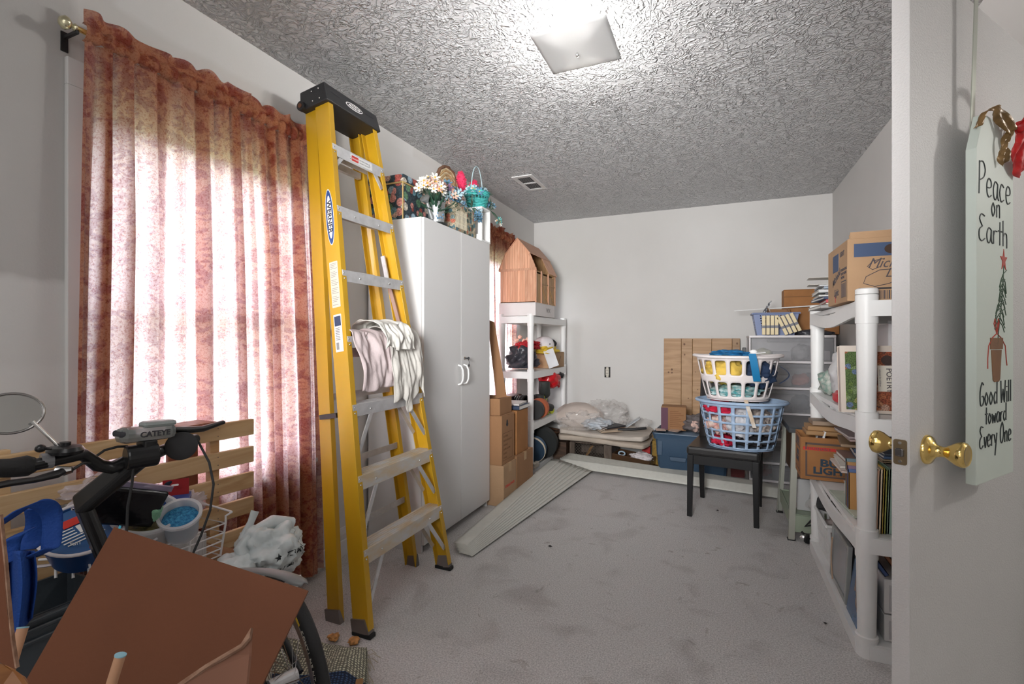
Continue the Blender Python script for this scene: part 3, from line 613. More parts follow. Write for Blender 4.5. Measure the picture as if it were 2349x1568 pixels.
# top cap
b = MB(); y0, y1 = 1.635, 2.005; s0, s1 = 2.245, 2.335
pts = [lp_(y0, s0, 0.012), lp_(y1, s0, 0.012), lp_(y1, s0, -0.15), lp_(y0, s0, -0.15), lp_(y0+0.006, s1, 0.0), lp_(y1-0.006, s1, 0.0), lp_(y1-0.006, s1, -0.145), lp_(y0+0.006, s1, -0.145)]
b.hexa(pts); capb = b.build('top_cap', mat('black_top_cap_plastic', (0.022, 0.022, 0.024), 0.5, bump=0.1, bscale=200), ladder, world=True, bevel=0.006)
for s in (2.265, 2.31):
    for n in (-0.03, -0.07): q = lp_(y0-0.001, s, n); b = MB(); b.blob(q, (0.005, 0.003, 0.005), 0, 0, 1); b.build('rivet', CHROME, capb, world=True, smooth=True)
b = MB(); b.cyl(lp_(y0-0.012, 2.262, -0.135), lp_(y0+0.01, 2.262, -0.135), 0.022); b.build('hinge_boss', BLACK, capb, world=True, bevel=0.003)
b = MB(); b.cyl(lp_(y0-0.015, 2.262, -0.135), lp_(y0-0.01, 2.262, -0.135), 0.010); b.build('hinge_pin', mat('rusty_steel', (0.2, 0.09, 0.05), 0.6, 0.5), capb, world=True)
WH = mat('white_label', (0.75, 0.75, 0.74), 0.5); BLUE = mat('label_blue', (0.02, 0.07, 0.24), 0.5)
def oval(w_, h_, n=28): return [(w_/2*math.cos(2*PI*k/n), h_/2*math.sin(2*PI*k/n)) for k in range(n)]
M = frame_m(lp_(1.82, 2.29, 0.0075), (0, 1, 0), le)
b = MB(); b.prism(oval(0.115, 0.03), 0, 0.0012, M); lb_ = b.build('logo_label', WH, capb, world=True)
b = MB(); b.prism(oval(0.104, 0.022), 0, 0.0016, M); b.build('logo_label_centre', BLACK, capb, world=True)
b = MB(); b.prism(oval(0.082, 0.0155), 0, 0.0019, M); b.build('logo_label_band', WH, capb, world=True)
text('WERNER', capb, M @ Matrix.Translation((0, -0.0045, 0.0019)), 0.0135, INK, world=True, align='CENTER', bold=0.0003)
for yy in (1.70, 1.93):
    b = MB(); b.prism([(-0.03, -0.003), (0.03, -0.003), (0.03, 0.003), (-0.03, 0.003)], 0, 0.0006, frame_m(lp_(yy, 2.30, 0.0065), (0, 1, 0), le)); b.build('slot', INK, capb, world=True)
# labels on the outer face of the near rail, reading downwards
def rail_label(s, n=-0.039):
    f_ = s/ST; q = lp_(railY(0, s)-0.0006, s, n); return frame_m(q, ln, lp_(railY(0, s+0.5), s+0.5, n)-lp_(railY(0, s), s, n))
M = rail_label(1.72)
b = MB(); b.prism(oval(0.045, 0.255), 0, 0.0008, M); b.build('oval_label_rim', WH, ladder, world=True)
b = MB(); b.prism(oval(0.040, 0.245), 0, 0.0011, M); b.build('oval_label', BLUE, ladder, world=True)
b = MB(); b.prism(oval(0.026, 0.195), 0, 0.0014, M); b.build('oval_label_centre', WH, ladder, world=True)
text('WERNER', ladder, M @ Matrix.Translation((-0.010, 0.075, 0.0014)) @ Matrix.Rotation(-PI/2, 4, 'Z'), 0.030, INK, world=True, bold=0.0006, wide=1.22)
M = rail_label(1.42); b = MB(); b.prism(rr(0.045, 0.20, 0.003), 0, 0.0008, M); b.build('instruction_label', mat('old_white_label', (0.66, 0.62, 0.5), 0.6), ladder, world=True)
b = MB()
for i in range(26):
    if i % 5 == 4: continue
    b.box(-0.018, 0.018-0.006*(i % 3), 0.09-i*0.0072, 0.0925-i*0.0072, 0.0008, 0.0010, M)
b.build('small_print', mat('grey_ink', (0.30, 0.29, 0.27), 0.7), ladder, world=True, kind='stuff')
M = rail_label(1.21); b = MB(); b.prism(rr(0.042, 0.16, 0.003), 0, 0.0008, M); b.build('barcode_label', WH, ladder, world=True)
b = MB(); b.box(-0.017, 0.017, 0.03, 0.072, 0.0008, 0.0010, M); b.build('label_band', NAVY, ladder, world=True)
b = MB()
for i in range(12): b.box(-0.015+i*0.0012, -0.0145+i*0.0012, -0.07, -0.04, 0.0008, 0.001, M)
for i in range(8): b.box(-0.015, 0.008, 0.02-i*0.007, 0.022-i*0.007, 0.0008, 0.001, M)
b.build('small_print', INK, ladder, world=True, kind='stuff')
# warning label on the top step, strap on rails, spreader
z = steps[6]; q = lp_(0, z/0.9874, 0.0); M = frame_m(V((q.x+0.0045, 1.83, z-0.025)), (0, 1, 0), (0, 0, 1))
b = MB(); b.prism(rr(0.15, 0.034, 0.002), 0, 0.0006, M); b.build('warning_label', WH, ladder, world=True)
b = MB(); b.prism(rr(0.046, 0.024, 0.003), 0, 0.0010, M @ Matrix.Translation((-0.045, 0, 0))); b.build('warning_panel', REDI, ladder, world=True)
text('DANGER', ladder, M @ Matrix.Translation((-0.066, -0.004, 0.001)), 0.0105, WH, world=True)
text('DO NOT STAND AT', ladder, M @ Matrix.Translation((-0.015, 0.003, 0.0006)), 0.008, INK, world=True)
text('OR ABOVE THIS STEP', ladder, M @ Matrix.Translation((-0.015, -0.009, 0.0006)), 0.007, INK, world=True)
s = 0.86; yy = railY(0, s); b = MB(); b.hexa([lp_(yy-0.002, s, -0.084), lp_(yy+0.03, s, -0.084), lp_(yy+0.03, s, -0.19), lp_(yy+0.012, s, -0.19), lp_(yy-0.002, s+0.02, -0.084), lp_(yy+0.03, s+0.02, -0.084), lp_(yy+0.03, s+0.02, -0.19), lp_(yy+0.012, s+0.02, -0.19)]); b.build('strap', BLACK, ladder, world=True)
SPR = mat('rosy_plated_steel', (0.5, 0.36, 0.30), 0.4, 0.6)
pa, pb_ = at_x(862, 575, -1.53), at_x(890, 715, -1.49)
for y_ in (0,):
    b = MB(); b.sweep([(-0.010, -0.003), (0.010, -0.003), (0.010, 0.003), (-0.010, 0.003)], lp_(1.985, 1.50, -0.055), lp_(2.03, 1.12, -0.03), ln, V((0, 1, 0))); sp = b.build('spreader', SPR, ladder, world=True)
    b = MB(); b.sweep([(-0.011, -0.004), (0.011, -0.004), (0.011, 0.004), (-0.011, 0.004)], lp_(1.980, 1.61, -0.06), lp_(1.985, 1.49, -0.055), ln, V((0, 1, 0))); b.build('spreader_grip', ALU, sp, world=True)
b = MB(); b.sweep([(-0.03, -0.002), (0.028, -0.002), (0.028, 0.002), (-0.03, 0.002)], lp_(2.049, 1.09, -0.034), lp_(2.046, 1.115, -0.034), ln, V((0, 1, 0))); b.build('hinge_plate', SPR, ladder, world=True)

# cloths hung over the fourth step
def drape(name, label, m, y0, y1, front, back, seed, lift=0.0, bulge=0.02, skew=0.0, hem=0.04, x1=None, z0=None):
    zc = (z0 or steps[3])+0.006+lift; xf = (x1 if x1 is not None else lp_(0, steps[3]/0.9874, 0).x)+0.012+lift; xb = xf-0.10-lift
    def fn(u, v):
        y = y0+u*(y1-y0); nz = lambda a, b_, s_: noise.noise(V((u*a+seed, v*b_, s_)))
        fl = front*(1+hem*4*noise.noise(V((u*3.0, seed, 1)))) ; tot = fl+0.10+back; d = v*tot
        if d < fl: w_ = (fl-d)/max(fl, 1e-4); x = xf+bulge*math.sin(w_*2.2)+0.022*nz(5, 2.5, 3)+0.012*nz(13, 6, 8); z = zc-(fl-d)+0.01*nz(4, 3, 5); y += skew*w_+0.02*nz(3, 3, 1)*w_
        elif d < fl+0.10: k = (d-fl)/0.10; x = xf+(xb-xf)*k; z = zc+0.018*math.sin(k*PI)+0.018*max(0, nz(5, 6, 2))+0.004
        else: x = xb-0.004-0.008*abs(nz(6, 4, 4)); z = zc-(d-fl-0.10)
        return V((x, y, z))
    b = MB(); b.sheet(fn, 70, 60); return solo(b, name, label, 'cloth', m, smooth=60, solid=0.003)
LIN = mat('white_linen', (0.62, 0.595, 0.55), 0.9, var=0.05, vscale=10, bump=0.35, bscale=45); PNK = mat('pinkish_white_cotton', (0.62, 0.52, 0.52), 0.9, var=0.05, vscale=8, bump=0.35, bscale=40)
drape('cotton_sheet', 'pinkish white cotton sheet hanging lowest over the ladder step', PNK, 1.605, 1.90, 0.24, 0.10, 2.0, 0.0, 0.035, 0.03, 0.16)
drape('linen_cloth', 'creased off-white cloth draped over the ladder step and hanging down at right', LIN, 1.80, 2.05, 0.33, 0.08, 5.0, 0.018, 0.04, 0.02, 0.10)
drape('folded_cloth', 'small folded white cloth lying on top of the cloths on the ladder step', mat('white_canvas', (0.68, 0.66, 0.61), 0.9, var=0.04, bump=0.2, bscale=60), 1.72, 1.94, 0.11, 0.04, 9.0, 0.045, 0.03, 0.02, 0.05)

# ------------------------------------------------------------------ tall white cabinet
CAB = mat('white_laminate', (0.68, 0.675, 0.67), 0.42)
cb = thing('storage_cabinet', 'tall white two-door storage cabinet behind the ladder', 'cabinet', (-1.66, 2.63, 0))
y0, y1, zt = 2.22, 3.04, 1.83
b = MB(); b.box(-1.845, -1.484, y0, y0+0.016, 0, zt); b.box(-1.845, -1.484, y1-0.016, y1, 0, zt); b.box(-1.845, -1.484, y0+0.016, y1-0.016, zt-0.016, zt); b.box(-1.845, -1.484, y0+0.016, y1-0.016, 0.07, 0.086); b.box(-1.845, -1.84, y0, y1, 0.07, zt); b.box(-1.545, -1.53, y0+0.016, y1-0.016, 0, 0.07)
b.build('body', CAB, cb, world=True, bevel=0.001)
ym = 2.632
for k, (a, c) in enumerate(((y0+0.001, ym-0.0015), (ym+0.0015, y1-0.001))):
    b = MB(); b.box(-1.482, -1.466, a, c, 0.045, zt-0.003); d_ = b.build('door', CAB, cb, world=True, bevel=0.001)
    yy = ym-0.035 if k == 0 else ym+0.035
    pts = [(-1.466, yy, 0.885), (-1.445, yy, 0.892), (-1.434, yy, 0.915), (-1.432, yy, 0.945), (-1.434, yy, 0.975), (-1.445, yy, 0.998), (-1.466, yy, 1.005)]
    b = MB(); b.tube(pts, 0.0055, 8); h = b.build('handle', WHITE, d_, world=True, smooth=True)
    if k == 1:
        b = MB(); b.cyl((-1.466, yy, 1.045), (-1.460, yy, 1.045), 0.010); b.build('lock', CHROME, d_, world=True)
        b = MB(); b.box(-1.460, -1.44, yy-0.001, yy+0.001, 1.041, 1.049); b.blob((-1.432, yy, 1.045), (0.010, 0.002, 0.010), 0, 0, 1); b.tube([(-1.436, yy, 1.04), (-1.43, yy+0.006, 1.02), (-1.436, yy+0.012, 1.01)], 0.0015, 5); b.blob((-1.436, yy+0.012, 1.0), (0.003, 0.008, 0.012), 0, 0, 1); b.build('key', BLACK, d_, world=True)

# things on the cabinet
def tapestry(name, bg, cols, sc=26):
    m = bpy.data.materials.new(name); m.use_nodes = True; N = m.node_tree.nodes; L = m.node_tree.links; p = N['Principled BSDF']; p.inputs['Roughness'].default_value = 0.9
    tc = N.new('ShaderNodeTexCoord'); v = N.new('ShaderNodeTexVoronoi'); v.inputs['Scale'].default_value = sc; L.new(tc.outputs['Object'], v.inputs['Vector'])
    r = N.new('ShaderNodeValToRGB'); r.color_ramp.interpolation = 'CONSTANT'; sp_ = N.new('ShaderNodeSeparateXYZ'); L.new(v.outputs['Color'], sp_.inputs[0]); L.new(sp_.outputs[0], r.inputs[0])
    r.color_ramp.elements[0].color = (*cols[0], 1); r.color_ramp.elements[1].position = 1/len(cols); r.color_ramp.elements[1].color = (*cols[1], 1)
    for i, c in enumerate(cols[2:]): e_ = r.color_ramp.elements.new((i+2)/len(cols)); e_.color = (*c, 1)
    mr = N.new('ShaderNodeMapRange'); mr.inputs[1].default_value = 0.50; mr.inputs[2].default_value = 0.56; L.new(v.outputs['Distance'], mr.inputs[0])
    n = N.new('ShaderNodeTexNoise'); n.inputs['Scale'].default_value = sc*5; L.new(tc.outputs['Object'], n.inputs['Vector']); r4 = N.new('ShaderNodeValToRGB'); r4.color_ramp.elements[0].position = 0.4; r4.color_ramp.elements[1].position = 0.6; r4.color_ramp.elements[0].color = (0.45, 0.45, 0.45, 1); L.new(n.outputs[0], r4.inputs[0])
    mx = N.new('ShaderNodeMixRGB'); L.new(mr.outputs[0], mx.inputs[0]); L.new(r.outputs[0], mx.inputs[1]); mx.inputs[2].default_value = (*bg, 1)
    mu = N.new('ShaderNodeMixRGB'); mu.blend_type = 'MULTIPLY'; mu.inputs[0].default_value = 1; L.new(mx.outputs[0], mu.inputs[1]); L.new(r4.outputs[0], mu.inputs[2]); L.new(mu.outputs[0], p.inputs['Base Color']); return m
FLOR = tapestry('floral_tapestry', (0.035, 0.055, 0.07), [(0.62, 0.26, 0.22), (0.16, 0.32, 0.38), (0.70, 0.45, 0.36), (0.12, 0.24, 0.14), (0.65, 0.58, 0.48), (0.30, 0.42, 0.50), (0.40, 0.09, 0.07)], 22)
GOLD = mat('gold_trim', (0.55, 0.40, 0.17), 0.4, 0.6)
zt = 1.83
t = thing('tapestry_box', 'square floral tapestry box with gold trim at the near end of the cabinet top', 'box', (-1.73, 2.39, zt))
b = MB(); b.box(-1.845, -1.615, 2.235, 2.545, zt, zt+0.205); b.build('body', FLOR, t, world=True, bevel=0.004)
b = MB(); b.box(-1.85, -1.608, 2.228, 2.552, zt+0.213, zt+0.255); b.build('lid', FLOR, t, world=True, bevel=0.006)
b = MB(); b.box(-1.848, -1.611, 2.231, 2.549, zt+0.205, zt+0.213)
for x, y in ((-1.613, 2.233), (-1.613, 2.547), (-1.846, 2.233)): b.cyl((x, y, zt), (x, y, zt+0.213), 0.004, seg=8)
b.build('gold_trim', GOLD, t, world=True)

def flower_mesh(r, petals, cup=0.4, seg=3):
    b = MB()
    for k in range(petals):
        a = 2*PI*k/petals
        for_ = [(0, 0, 0.08), (0.28, 0.16, 0.05+cup*0.2), (0.75, 0.24, 0.05+cup*0.6), (1.0, 0.0, cup), (0.75, -0.24, 0.05+cup*0.6), (0.28, -0.16, 0.05+cup*0.2)]
        vs2 = [b.bm.verts.new(V((x*math.cos(a)-y*math.sin(a), x*math.sin(a)+y*math.cos(a), z))*r) for x, y, z in for_]; c = b.bm.verts.new(V((0.62*math.cos(a), 0.62*math.sin(a), 0.02+cup*0.35))*r)
        for i in range(6): b.f([vs2[i], vs2[(i+1) % 6], c])
    return b
PET = {'white': mat('white_petal', (0.78, 0.76, 0.70), 0.7), 'peach': mat('peach_petal', (0.78, 0.46, 0.36), 0.7), 'blue': mat('blue_petal', (0.10, 0.22, 0.34), 0.7), 'pale': mat('pale_blue_petal', (0.42, 0.58, 0.66), 0.7), 'pink': mat('hot_pink_bristle', (0.80, 0.04, 0.13), 0.8), 'purple': mat('purple_petal', (0.16, 0.09, 0.17), 0.7), 'teal': mat('teal_petal', (0.12, 0.38, 0.38), 0.7)}
LEAF = mat('silk_leaf_green', (0.03, 0.085, 0.05), 0.6, var=0.3, vscale=20); YCEN = mat('yellow_centre', (0.75, 0.42, 0.05), 0.7)
fl_proto = {}
def bouquet(parent, centre, rad, n, kinds, base, seed, size=0.02, leaves=10, leafl=0.06):
    rg = random.Random(seed); base = V(base)
    bs = MB(); bl = MB(); bc = MB()
    for i in range(n):
        d = V((rg.gauss(0, 1), rg.gauss(0, 1), abs(rg.gauss(0, 1))*0.8)).normalized()*rg.uniform(0.55, 1)
        p = V(centre)+V((d.x*rad[0], d.y*rad[1], d.z*rad[2])); k = rg.choice(kinds); key = (k, size)
        if key not in fl_proto:
            o = flower_mesh(size, 6, 0.45).build('flower', PET[k], parent); fl_proto[key] = o
        else: o = fl_proto[key].copy(); C.objects.link(o); o.parent = parent
        up = (d+V((0.35, -0.35, 0.1))).normalized()
        M = root_m(parent).inverted() @ (Matrix.Translation(p) @ up.to_track_quat('Z', 'Y').to_matrix().to_4x4() @ Matrix.Scale(rg.uniform(0.8, 1.25), 4)); o.matrix_basis = M
        bs.tube([base, (base+p)/2+V((0, 0, 0.01)), p], 0.0013, 4)
        bc.blob(p+up*size*0.2, (size*0.22,)*3, 0, 0, 1)
    for i in range(leaves):
        d = V((rg.gauss(0, 1), rg.gauss(0, 1), rg.uniform(0.1, 1.2))).normalized(); tip = base+V((d.x*rad[0]*1.5, d.y*rad[1]*1.5, d.z*(rad[2]+leafl))); mid = (base+tip)/2+V((0, 0, 0.012)); sd = (tip-base).cross(V((0, 0, 1))).normalized()*leafl*0.13
        a, l_, r_, c = [bl.bm.verts.new(q) for q in (base, mid+sd, mid-sd, tip)]; m_ = bl.bm.verts.new(mid-V((0, 0, 0.004)))
        for tri in ((a, l_, m_), (l_, c, m_), (c, r_, m_), (r_, a, m_)): bl.f(tri)
    bs.build('stem', LEAF, parent, world=True, kind='stuff'); bl.build('leaf', LEAF, parent, world=True, kind='stuff', solid=0.0006); bc.build('flower_centre', YCEN if 'white' in kinds else LEAF, parent, world=True, kind='stuff')
GALV = mat('galvanised_steel', (0.55, 0.57, 0.58), 0.35, 0.85, var=0.15, vscale=18)
t = thing('watering_can', 'small galvanised watering can standing at the cabinet edge', 'watering can', (-1.525, 2.44, zt+0.012))
b = MB(); b.lathe([(0.046, 0), (0.046, 0.002), (0.052, 0.118), (0.054, 0.121), (0.050, 0.12), (0.045, 0.01), (0, 0.01)], 28); b.build('body', GALV, t, smooth=True)
b = MB(); b.tube([(0, -0.046, 0.02), (0.0, -0.082, 0.075), (0, -0.102, 0.108)], [0.017, 0.011, 0.009], 12); b.build('spout', GALV, t, smooth=True)
b = MB(); b.lathe([(0.008, 0), (0.03, 0.03), (0.03, 0.034), (0, 0.038)], 16, Matrix.Translation((0, -0.097, 0.10)) @ Matrix.Rotation(0.9, 4, 'X')); b.build('rose', GALV, t, smooth=True)
b = MB(); b.tube([(0, 0.05, 0.10), (0, 0.085, 0.10), (0, 0.09, 0.06), (0, 0.05, 0.03)], 0.004, 8); b.build('handle', GALV, t, smooth=True)
b = MB()
rg = random.Random(4)
for i in range(9): a = 0.0-0.6+rg.uniform(-0.5, 0.7); b.blob((0.049*math.cos(a), 0.049*math.sin(a), rg.uniform(0.02, 0.055)), (0.004, 0.006, 0.007), 0, 0, 1)
b.build('painted_flowers', PET['blue'], t)
b = MB(); b.lathe([(0.055, 0), (0.066, 0.006), (0.066, 0.011), (0, 0.011)], 28, Matrix.Translation((-1.525, 2.44, zt))); solo(b, 'saucer', 'dark saucer under the galvanised watering can', 'saucer', mat('dark_ceramic', (0.03, 0.035, 0.035), 0.3), smooth=True)
t = thing('daffodil_bouquet', 'bunch of white and peach silk daffodils in the watering can', 'silk flowers', (-1.525, 2.44, zt+0.03))
bouquet(t, (-1.54, 2.41, zt+0.19), (0.08, 0.11, 0.11), 60, ['white', 'white', 'peach', 'white'], (-1.525, 2.44, zt+0.06), 3, 0.028, 30, 0.06)
t = thing('mixed_bouquet', 'peach and purple silk flowers with blue sprigs behind the watering can', 'silk flowers', (-1.62, 2.60, zt))
bouquet(t, (-1.59, 2.66, zt+0.19), (0.11, 0.17, 0.13), 110, ['peach', 'purple', 'blue', 'peach', 'pale', 'blue'], (-1.61, 2.64, zt+0.08), 8, 0.029, 44, 0.08)
# arched willow tray
t = thing('willow_tray', 'arched woven willow tray standing at the back of the cabinet top', 'basket', (-1.72, 2.90, zt))
for i in range(9):
    r = 0.19-i*0.014; b = MB(); zb = 0.33
    pts = [(0.0, -r*0.85, 0.0)]+[(0.006*math.sin(k*3+i), -r*0.85*math.cos(a), zb+r*math.sin(a)) for k in range(15) for a in [PI*k/14]]+[(0, r*0.85, 0.0)]
    b.tube([(x-0.0, y, z) for x, y, z in pts], 0.009 if i else 0.012, 8); b.build('willow_strand', [mat('willow_brown', (0.14, 0.07, 0.04), 0.7, var=0.3, vscale=30), mat('willow_tan', (0.42, 0.27, 0.13), 0.7, var=0.25, vscale=30), mat('willow_pale', (0.55, 0.44, 0.27), 0.7, var=0.2, vscale=30)][0 if i == 0 else 1+(i % 2)], t, smooth=True)
for x, lab, seed, yy, zz, rz_ in ((-1.66, 'hot pink bristly plume beside the willow tray, the nearer one', 1, 2.985, 2.275, -0.25), (-1.62, 'hot pink bristly plume behind the teal basket handle', 2, 3.09, 2.25, 0.25)):
    b = MB(); b.tube([(x, yy-0.02, zt), (x, yy, zz)], 0.002, 5); ax = V((0, math.sin(rz_), math.cos(rz_)))
    b.blob((x, yy, zz), (0.028, 0.03, 0.062), 0.15, seed, 3, M=Matrix.Rotation(-rz_, 3, 'X'))
    rg = random.Random(seed)
    for i in range(160):
        d = V((rg.gauss(0, 1), rg.gauss(0, 1), rg.gauss(0, 1))).normalized(); p = V((x, yy, zz))+Matrix.Rotation(-rz_, 3, 'X') @ V((d.x*0.027, d.y*0.028, d.z*0.06)); b.tube([p, p+d*0.013], [0.0022, 0.0006], 4)
    solo(b, 'feather_plume', lab, 'plume', PET['pink'])
# tapestry cushion with a picket fence
FLOR2 = tapestry('garden_tapestry', (0.42, 0.36, 0.25), [(0.08, 0.12, 0.10), (0.10, 0.20, 0.24), (0.62, 0.52, 0.38), (0.55, 0.16, 0.10), (0.20, 0.28, 0.28), (0.60, 0.52, 0.38)], 34)
t = thing('tapestry_cushion', 'garden tapestry cushion with picket fence pattern near the small white stand', 'cushion', (-1.53, 2.74, zt))
b = MB(); b.box(-1.60, -1.495, 2.60, 2.90, zt, zt+0.195); b.build('cushion', FLOR2, t, world=True, bevel=0.02)
FEN = mat('cream_weave', (0.58, 0.52, 0.40), 0.9)
for i in range(9):
    b = MB(); yy = 2.62+i*0.016; b.prism([(-0.0035, 0), (0.0035, 0), (0.0035, 0.105), (0, 0.112), (-0.0035, 0.105)], 0, 0.003, frame_m((-1.494, yy, zt+0.03), (0, 1, 0), (0, 0, 1))); b.build('fence_picket', FEN, t, world=True)
b = MB()
for zz in (0.055, 0.11): b.box(-1.494, -1.4925, 2.61, 2.76, zt+zz, zt+zz+0.007)
b.build('fence_rail', FEN, t, world=True)
# white stand with opening
t = thing('white_stand', 'small white open box stand at the far end of the cabinet top', 'stand', (-1.55, 2.985, zt))
b = MB(); x0, x1, y0, y1, h = -1.62, -1.47, 2.925, 3.06, 0.235
b.box(x0, x1, y0, y1, zt, zt+0.012); b.box(x0, x1, y0, y1, zt+h-0.012, zt+h); b.box(x0, x1, y1-0.012, y1, zt+0.012, zt+h-0.012)
b.box(x0, x1, y0, y0+0.012, zt+0.012, zt+0.05); b.box(x0, x1, y0, y0+0.012, zt+0.17, zt+h-0.012); b.box(x0, x0+0.03, y0, y0+0.012, zt+0.05, zt+0.17); b.box(x1-0.03, x1, y0, y0+0.012, zt+0.05, zt+0.17)
b.build('frame', WHITE, t, world=True, bevel=0.002)
TEAL = mat('teal_wicker', (0.06, 0.40, 0.38), 0.6, var=0.25, vscale=40, bump=0.5, bscale=120)
t = thing('teal_basket', 'teal wicker basket with tall thin handle on the white stand', 'basket', (-1.545, 3.0, zt+h))
for i in range(11):
    z = 0.006+i*0.0105; r = 0.055+0.030*(i/10)**0.8
    b = MB(); b.tube([((r+0.0025*math.sin(k*PI/2+i*PI))*math.cos(2*PI*k/28), (r+0.0025*math.sin(k*PI/2+i*PI))*math.sin(2*PI*k/28), z) for k in range(28)], 0.0062 if i not in (6, 7) else 0.002, 6, closed=True); b.build('wicker_strand', TEAL, t, smooth=True)
b = MB(); b.lathe([(0.055, 0), (0.055, 0.005), (0, 0.005)], 20)
for k in range(20): a = 2*PI*k/20; b.cyl((0.056*math.cos(a), 0.056*math.sin(a), 0.004), (0.083*math.cos(a), 0.083*math.sin(a), 0.115), 0.0028, seg=6)
b.build('stake', TEAL, t)
b = MB(); b.tube([(0, 0.085*math.cos(a)*1.0, 0.10+0.20*math.sin(a)) for k in range(19) for a in [PI*k/18]], 0.0042, 8); b.build('handle', mat('pale_blue_cane', (0.40, 0.52, 0.55), 0.6), t, smooth=True)
t = thing('blue_bouquet', 'pale blue and white silk flowers filling the teal basket and trailing over its side', 'silk flowers', (-1.545, 3.0, zt+h+0.08))
bouquet(t, (-1.545, 3.0, zt+h+0.10), (0.075, 0.09, 0.055), 46, ['white', 'pale', 'blue', 'pale', 'teal'], (-1.545, 3.0, zt+h+0.09), 12, 0.028, 14, 0.05)
bouquet(t, (-1.50, 3.13, zt+h+0.04), (0.02, 0.06, 0.05), 10, ['pale', 'blue', 'teal'], (-1.52, 3.06, zt+h+0.08), 13, 0.019, 8, 0.05)
bouquet(t, (-1.47, 3.20, zt+h-0.06), (0.015, 0.03, 0.06), 8, ['pale', 'teal', 'white'], (-1.50, 3.12, zt+h+0.02), 14, 0.018, 6, 0.04)
t = thing('berry_sprig', 'dark blue berry sprig hanging in front of the white stand', 'silk flowers', (-1.46, 2.90, zt+0.06))
bouquet(t, (-1.47, 2.87, zt+0.13), (0.015, 0.03, 0.07), 16, ['blue', 'blue', 'pale'], (-1.50, 2.84, zt+0.20), 15, 0.024, 6, 0.04)

# ------------------------------------------------------------------ plastic shelving units
def shelving(label, x0, x1, y0, y1, levels, top, pr, sag, rx0=None):
    t = thing('shelving_unit', label, 'shelf', ((x0+x1)/2, (y0+y1)/2, 0))
    for x in (x0+pr, x1-pr):
        for y in (y0+pr, y1-pr):
            prof = [(pr*0.92, 0), (pr*0.92, 0.06)]
            for lz in levels:
                prof += [(pr*0.92, max(lz-0.085, 0.061)), (pr, max(lz-0.085, 0.062)), (pr*1.0, lz+0.02), (pr*0.80, lz+0.022)]
            prof += [(pr*0.8, top-0.05), (pr, top-0.05), (pr, top), (pr*0.85, top+0.004)] if top > levels[-1]+0.03 else []
            pf = []; lastz = -1
            for r, z in prof:
                if z <= lastz: z = lastz+0.0005
                pf.append((r, z)); lastz = z
            b = MB(); b.lathe(pf, 24, Matrix.Translation((x, y, 0))); b.build('post', WHITE, t, world=True, smooth=35)
    for lz in levels:
        b = MB(); th = 0.058
        b.box(x0+0.012, x1-0.012, y0+0.012, y1-0.012, lz-0.022, lz-0.001)
        def lip(p, q, inn):      # edge band that dips in the middle between posts
            p, q, inn = V(p), V(q), V(inn); n = 14
            for k in range(n):
                a, c = k/n, (k+1)/n; sg_ = sag if (abs(p.x-x0) < 1e-6 and abs(q.x-x0) < 1e-6 and lz > 0.1) else 0; za = lz-0.002-sg_*abs(math.sin(PI*a))**1.5*0.5; zc = lz-0.002-sg_*abs(math.sin(PI*c))**1.5*0.5
                A = p.lerp(q, a); B_ = p.lerp(q, c); ba, bb = za-th, zc-th
                if lz < 0.1: ba = bb = 0.001
                b.hexa([V((A.x, A.y, ba)), V((B_.x, B_.y, bb)), V((B_.x+inn.x, B_.y+inn.y, bb)), V((A.x+inn.x, A.y+inn.y, ba)), V((A.x, A.y, za)), V((B_.x, B_.y, zc)), V((B_.x+inn.x, B_.y+inn.y, zc)), V((A.x+inn.x, A.y+inn.y, za))])
        g = 0.012
        lip((x0, y0+pr, 0), (x0, y1-pr, 0), (g, 0, 0)); lip((x1, y0+pr, 0), (x1, y1-pr, 0), (-g, 0, 0)); lip((x0+pr, y0, 0), (x1-pr, y0, 0), (0, g, 0)); lip((x0+pr, y1, 0), (x1-pr, y1, 0), (0, -g, 0))
        for i in range(8): yy = y0+0.06+(y1-y0-0.12)*i/7; b.box(x0+0.02, x1-0.02, yy-0.003, yy+0.003, lz-0.045 if lz > 0.1 else 0.002, lz-0.022)
        b.build('shelf_board', WHITE, t, world=True)
    return t
RX0, RX1, RY0, RY1 = 0.468, 0.895, 2.115, 3.15
RL = [0.055, 0.445, 0.875, 1.305]
shelving('white plastic shelving unit beside the door, stacked with books and boxes', RX0, RX1, RY0, RY1, RL, 1.345, 0.036, 0.06)
LX0, LX1, LY0, LY1 = -1.785, -1.455, 3.86, 4.87
LL = [0.055, 0.445, 0.885, 1.365]
shelving('white plastic shelving unit in the far left corner under the toy barn', LX0, LX1, LY0, LY1, LL, 1.37, 0.030, 0.0)

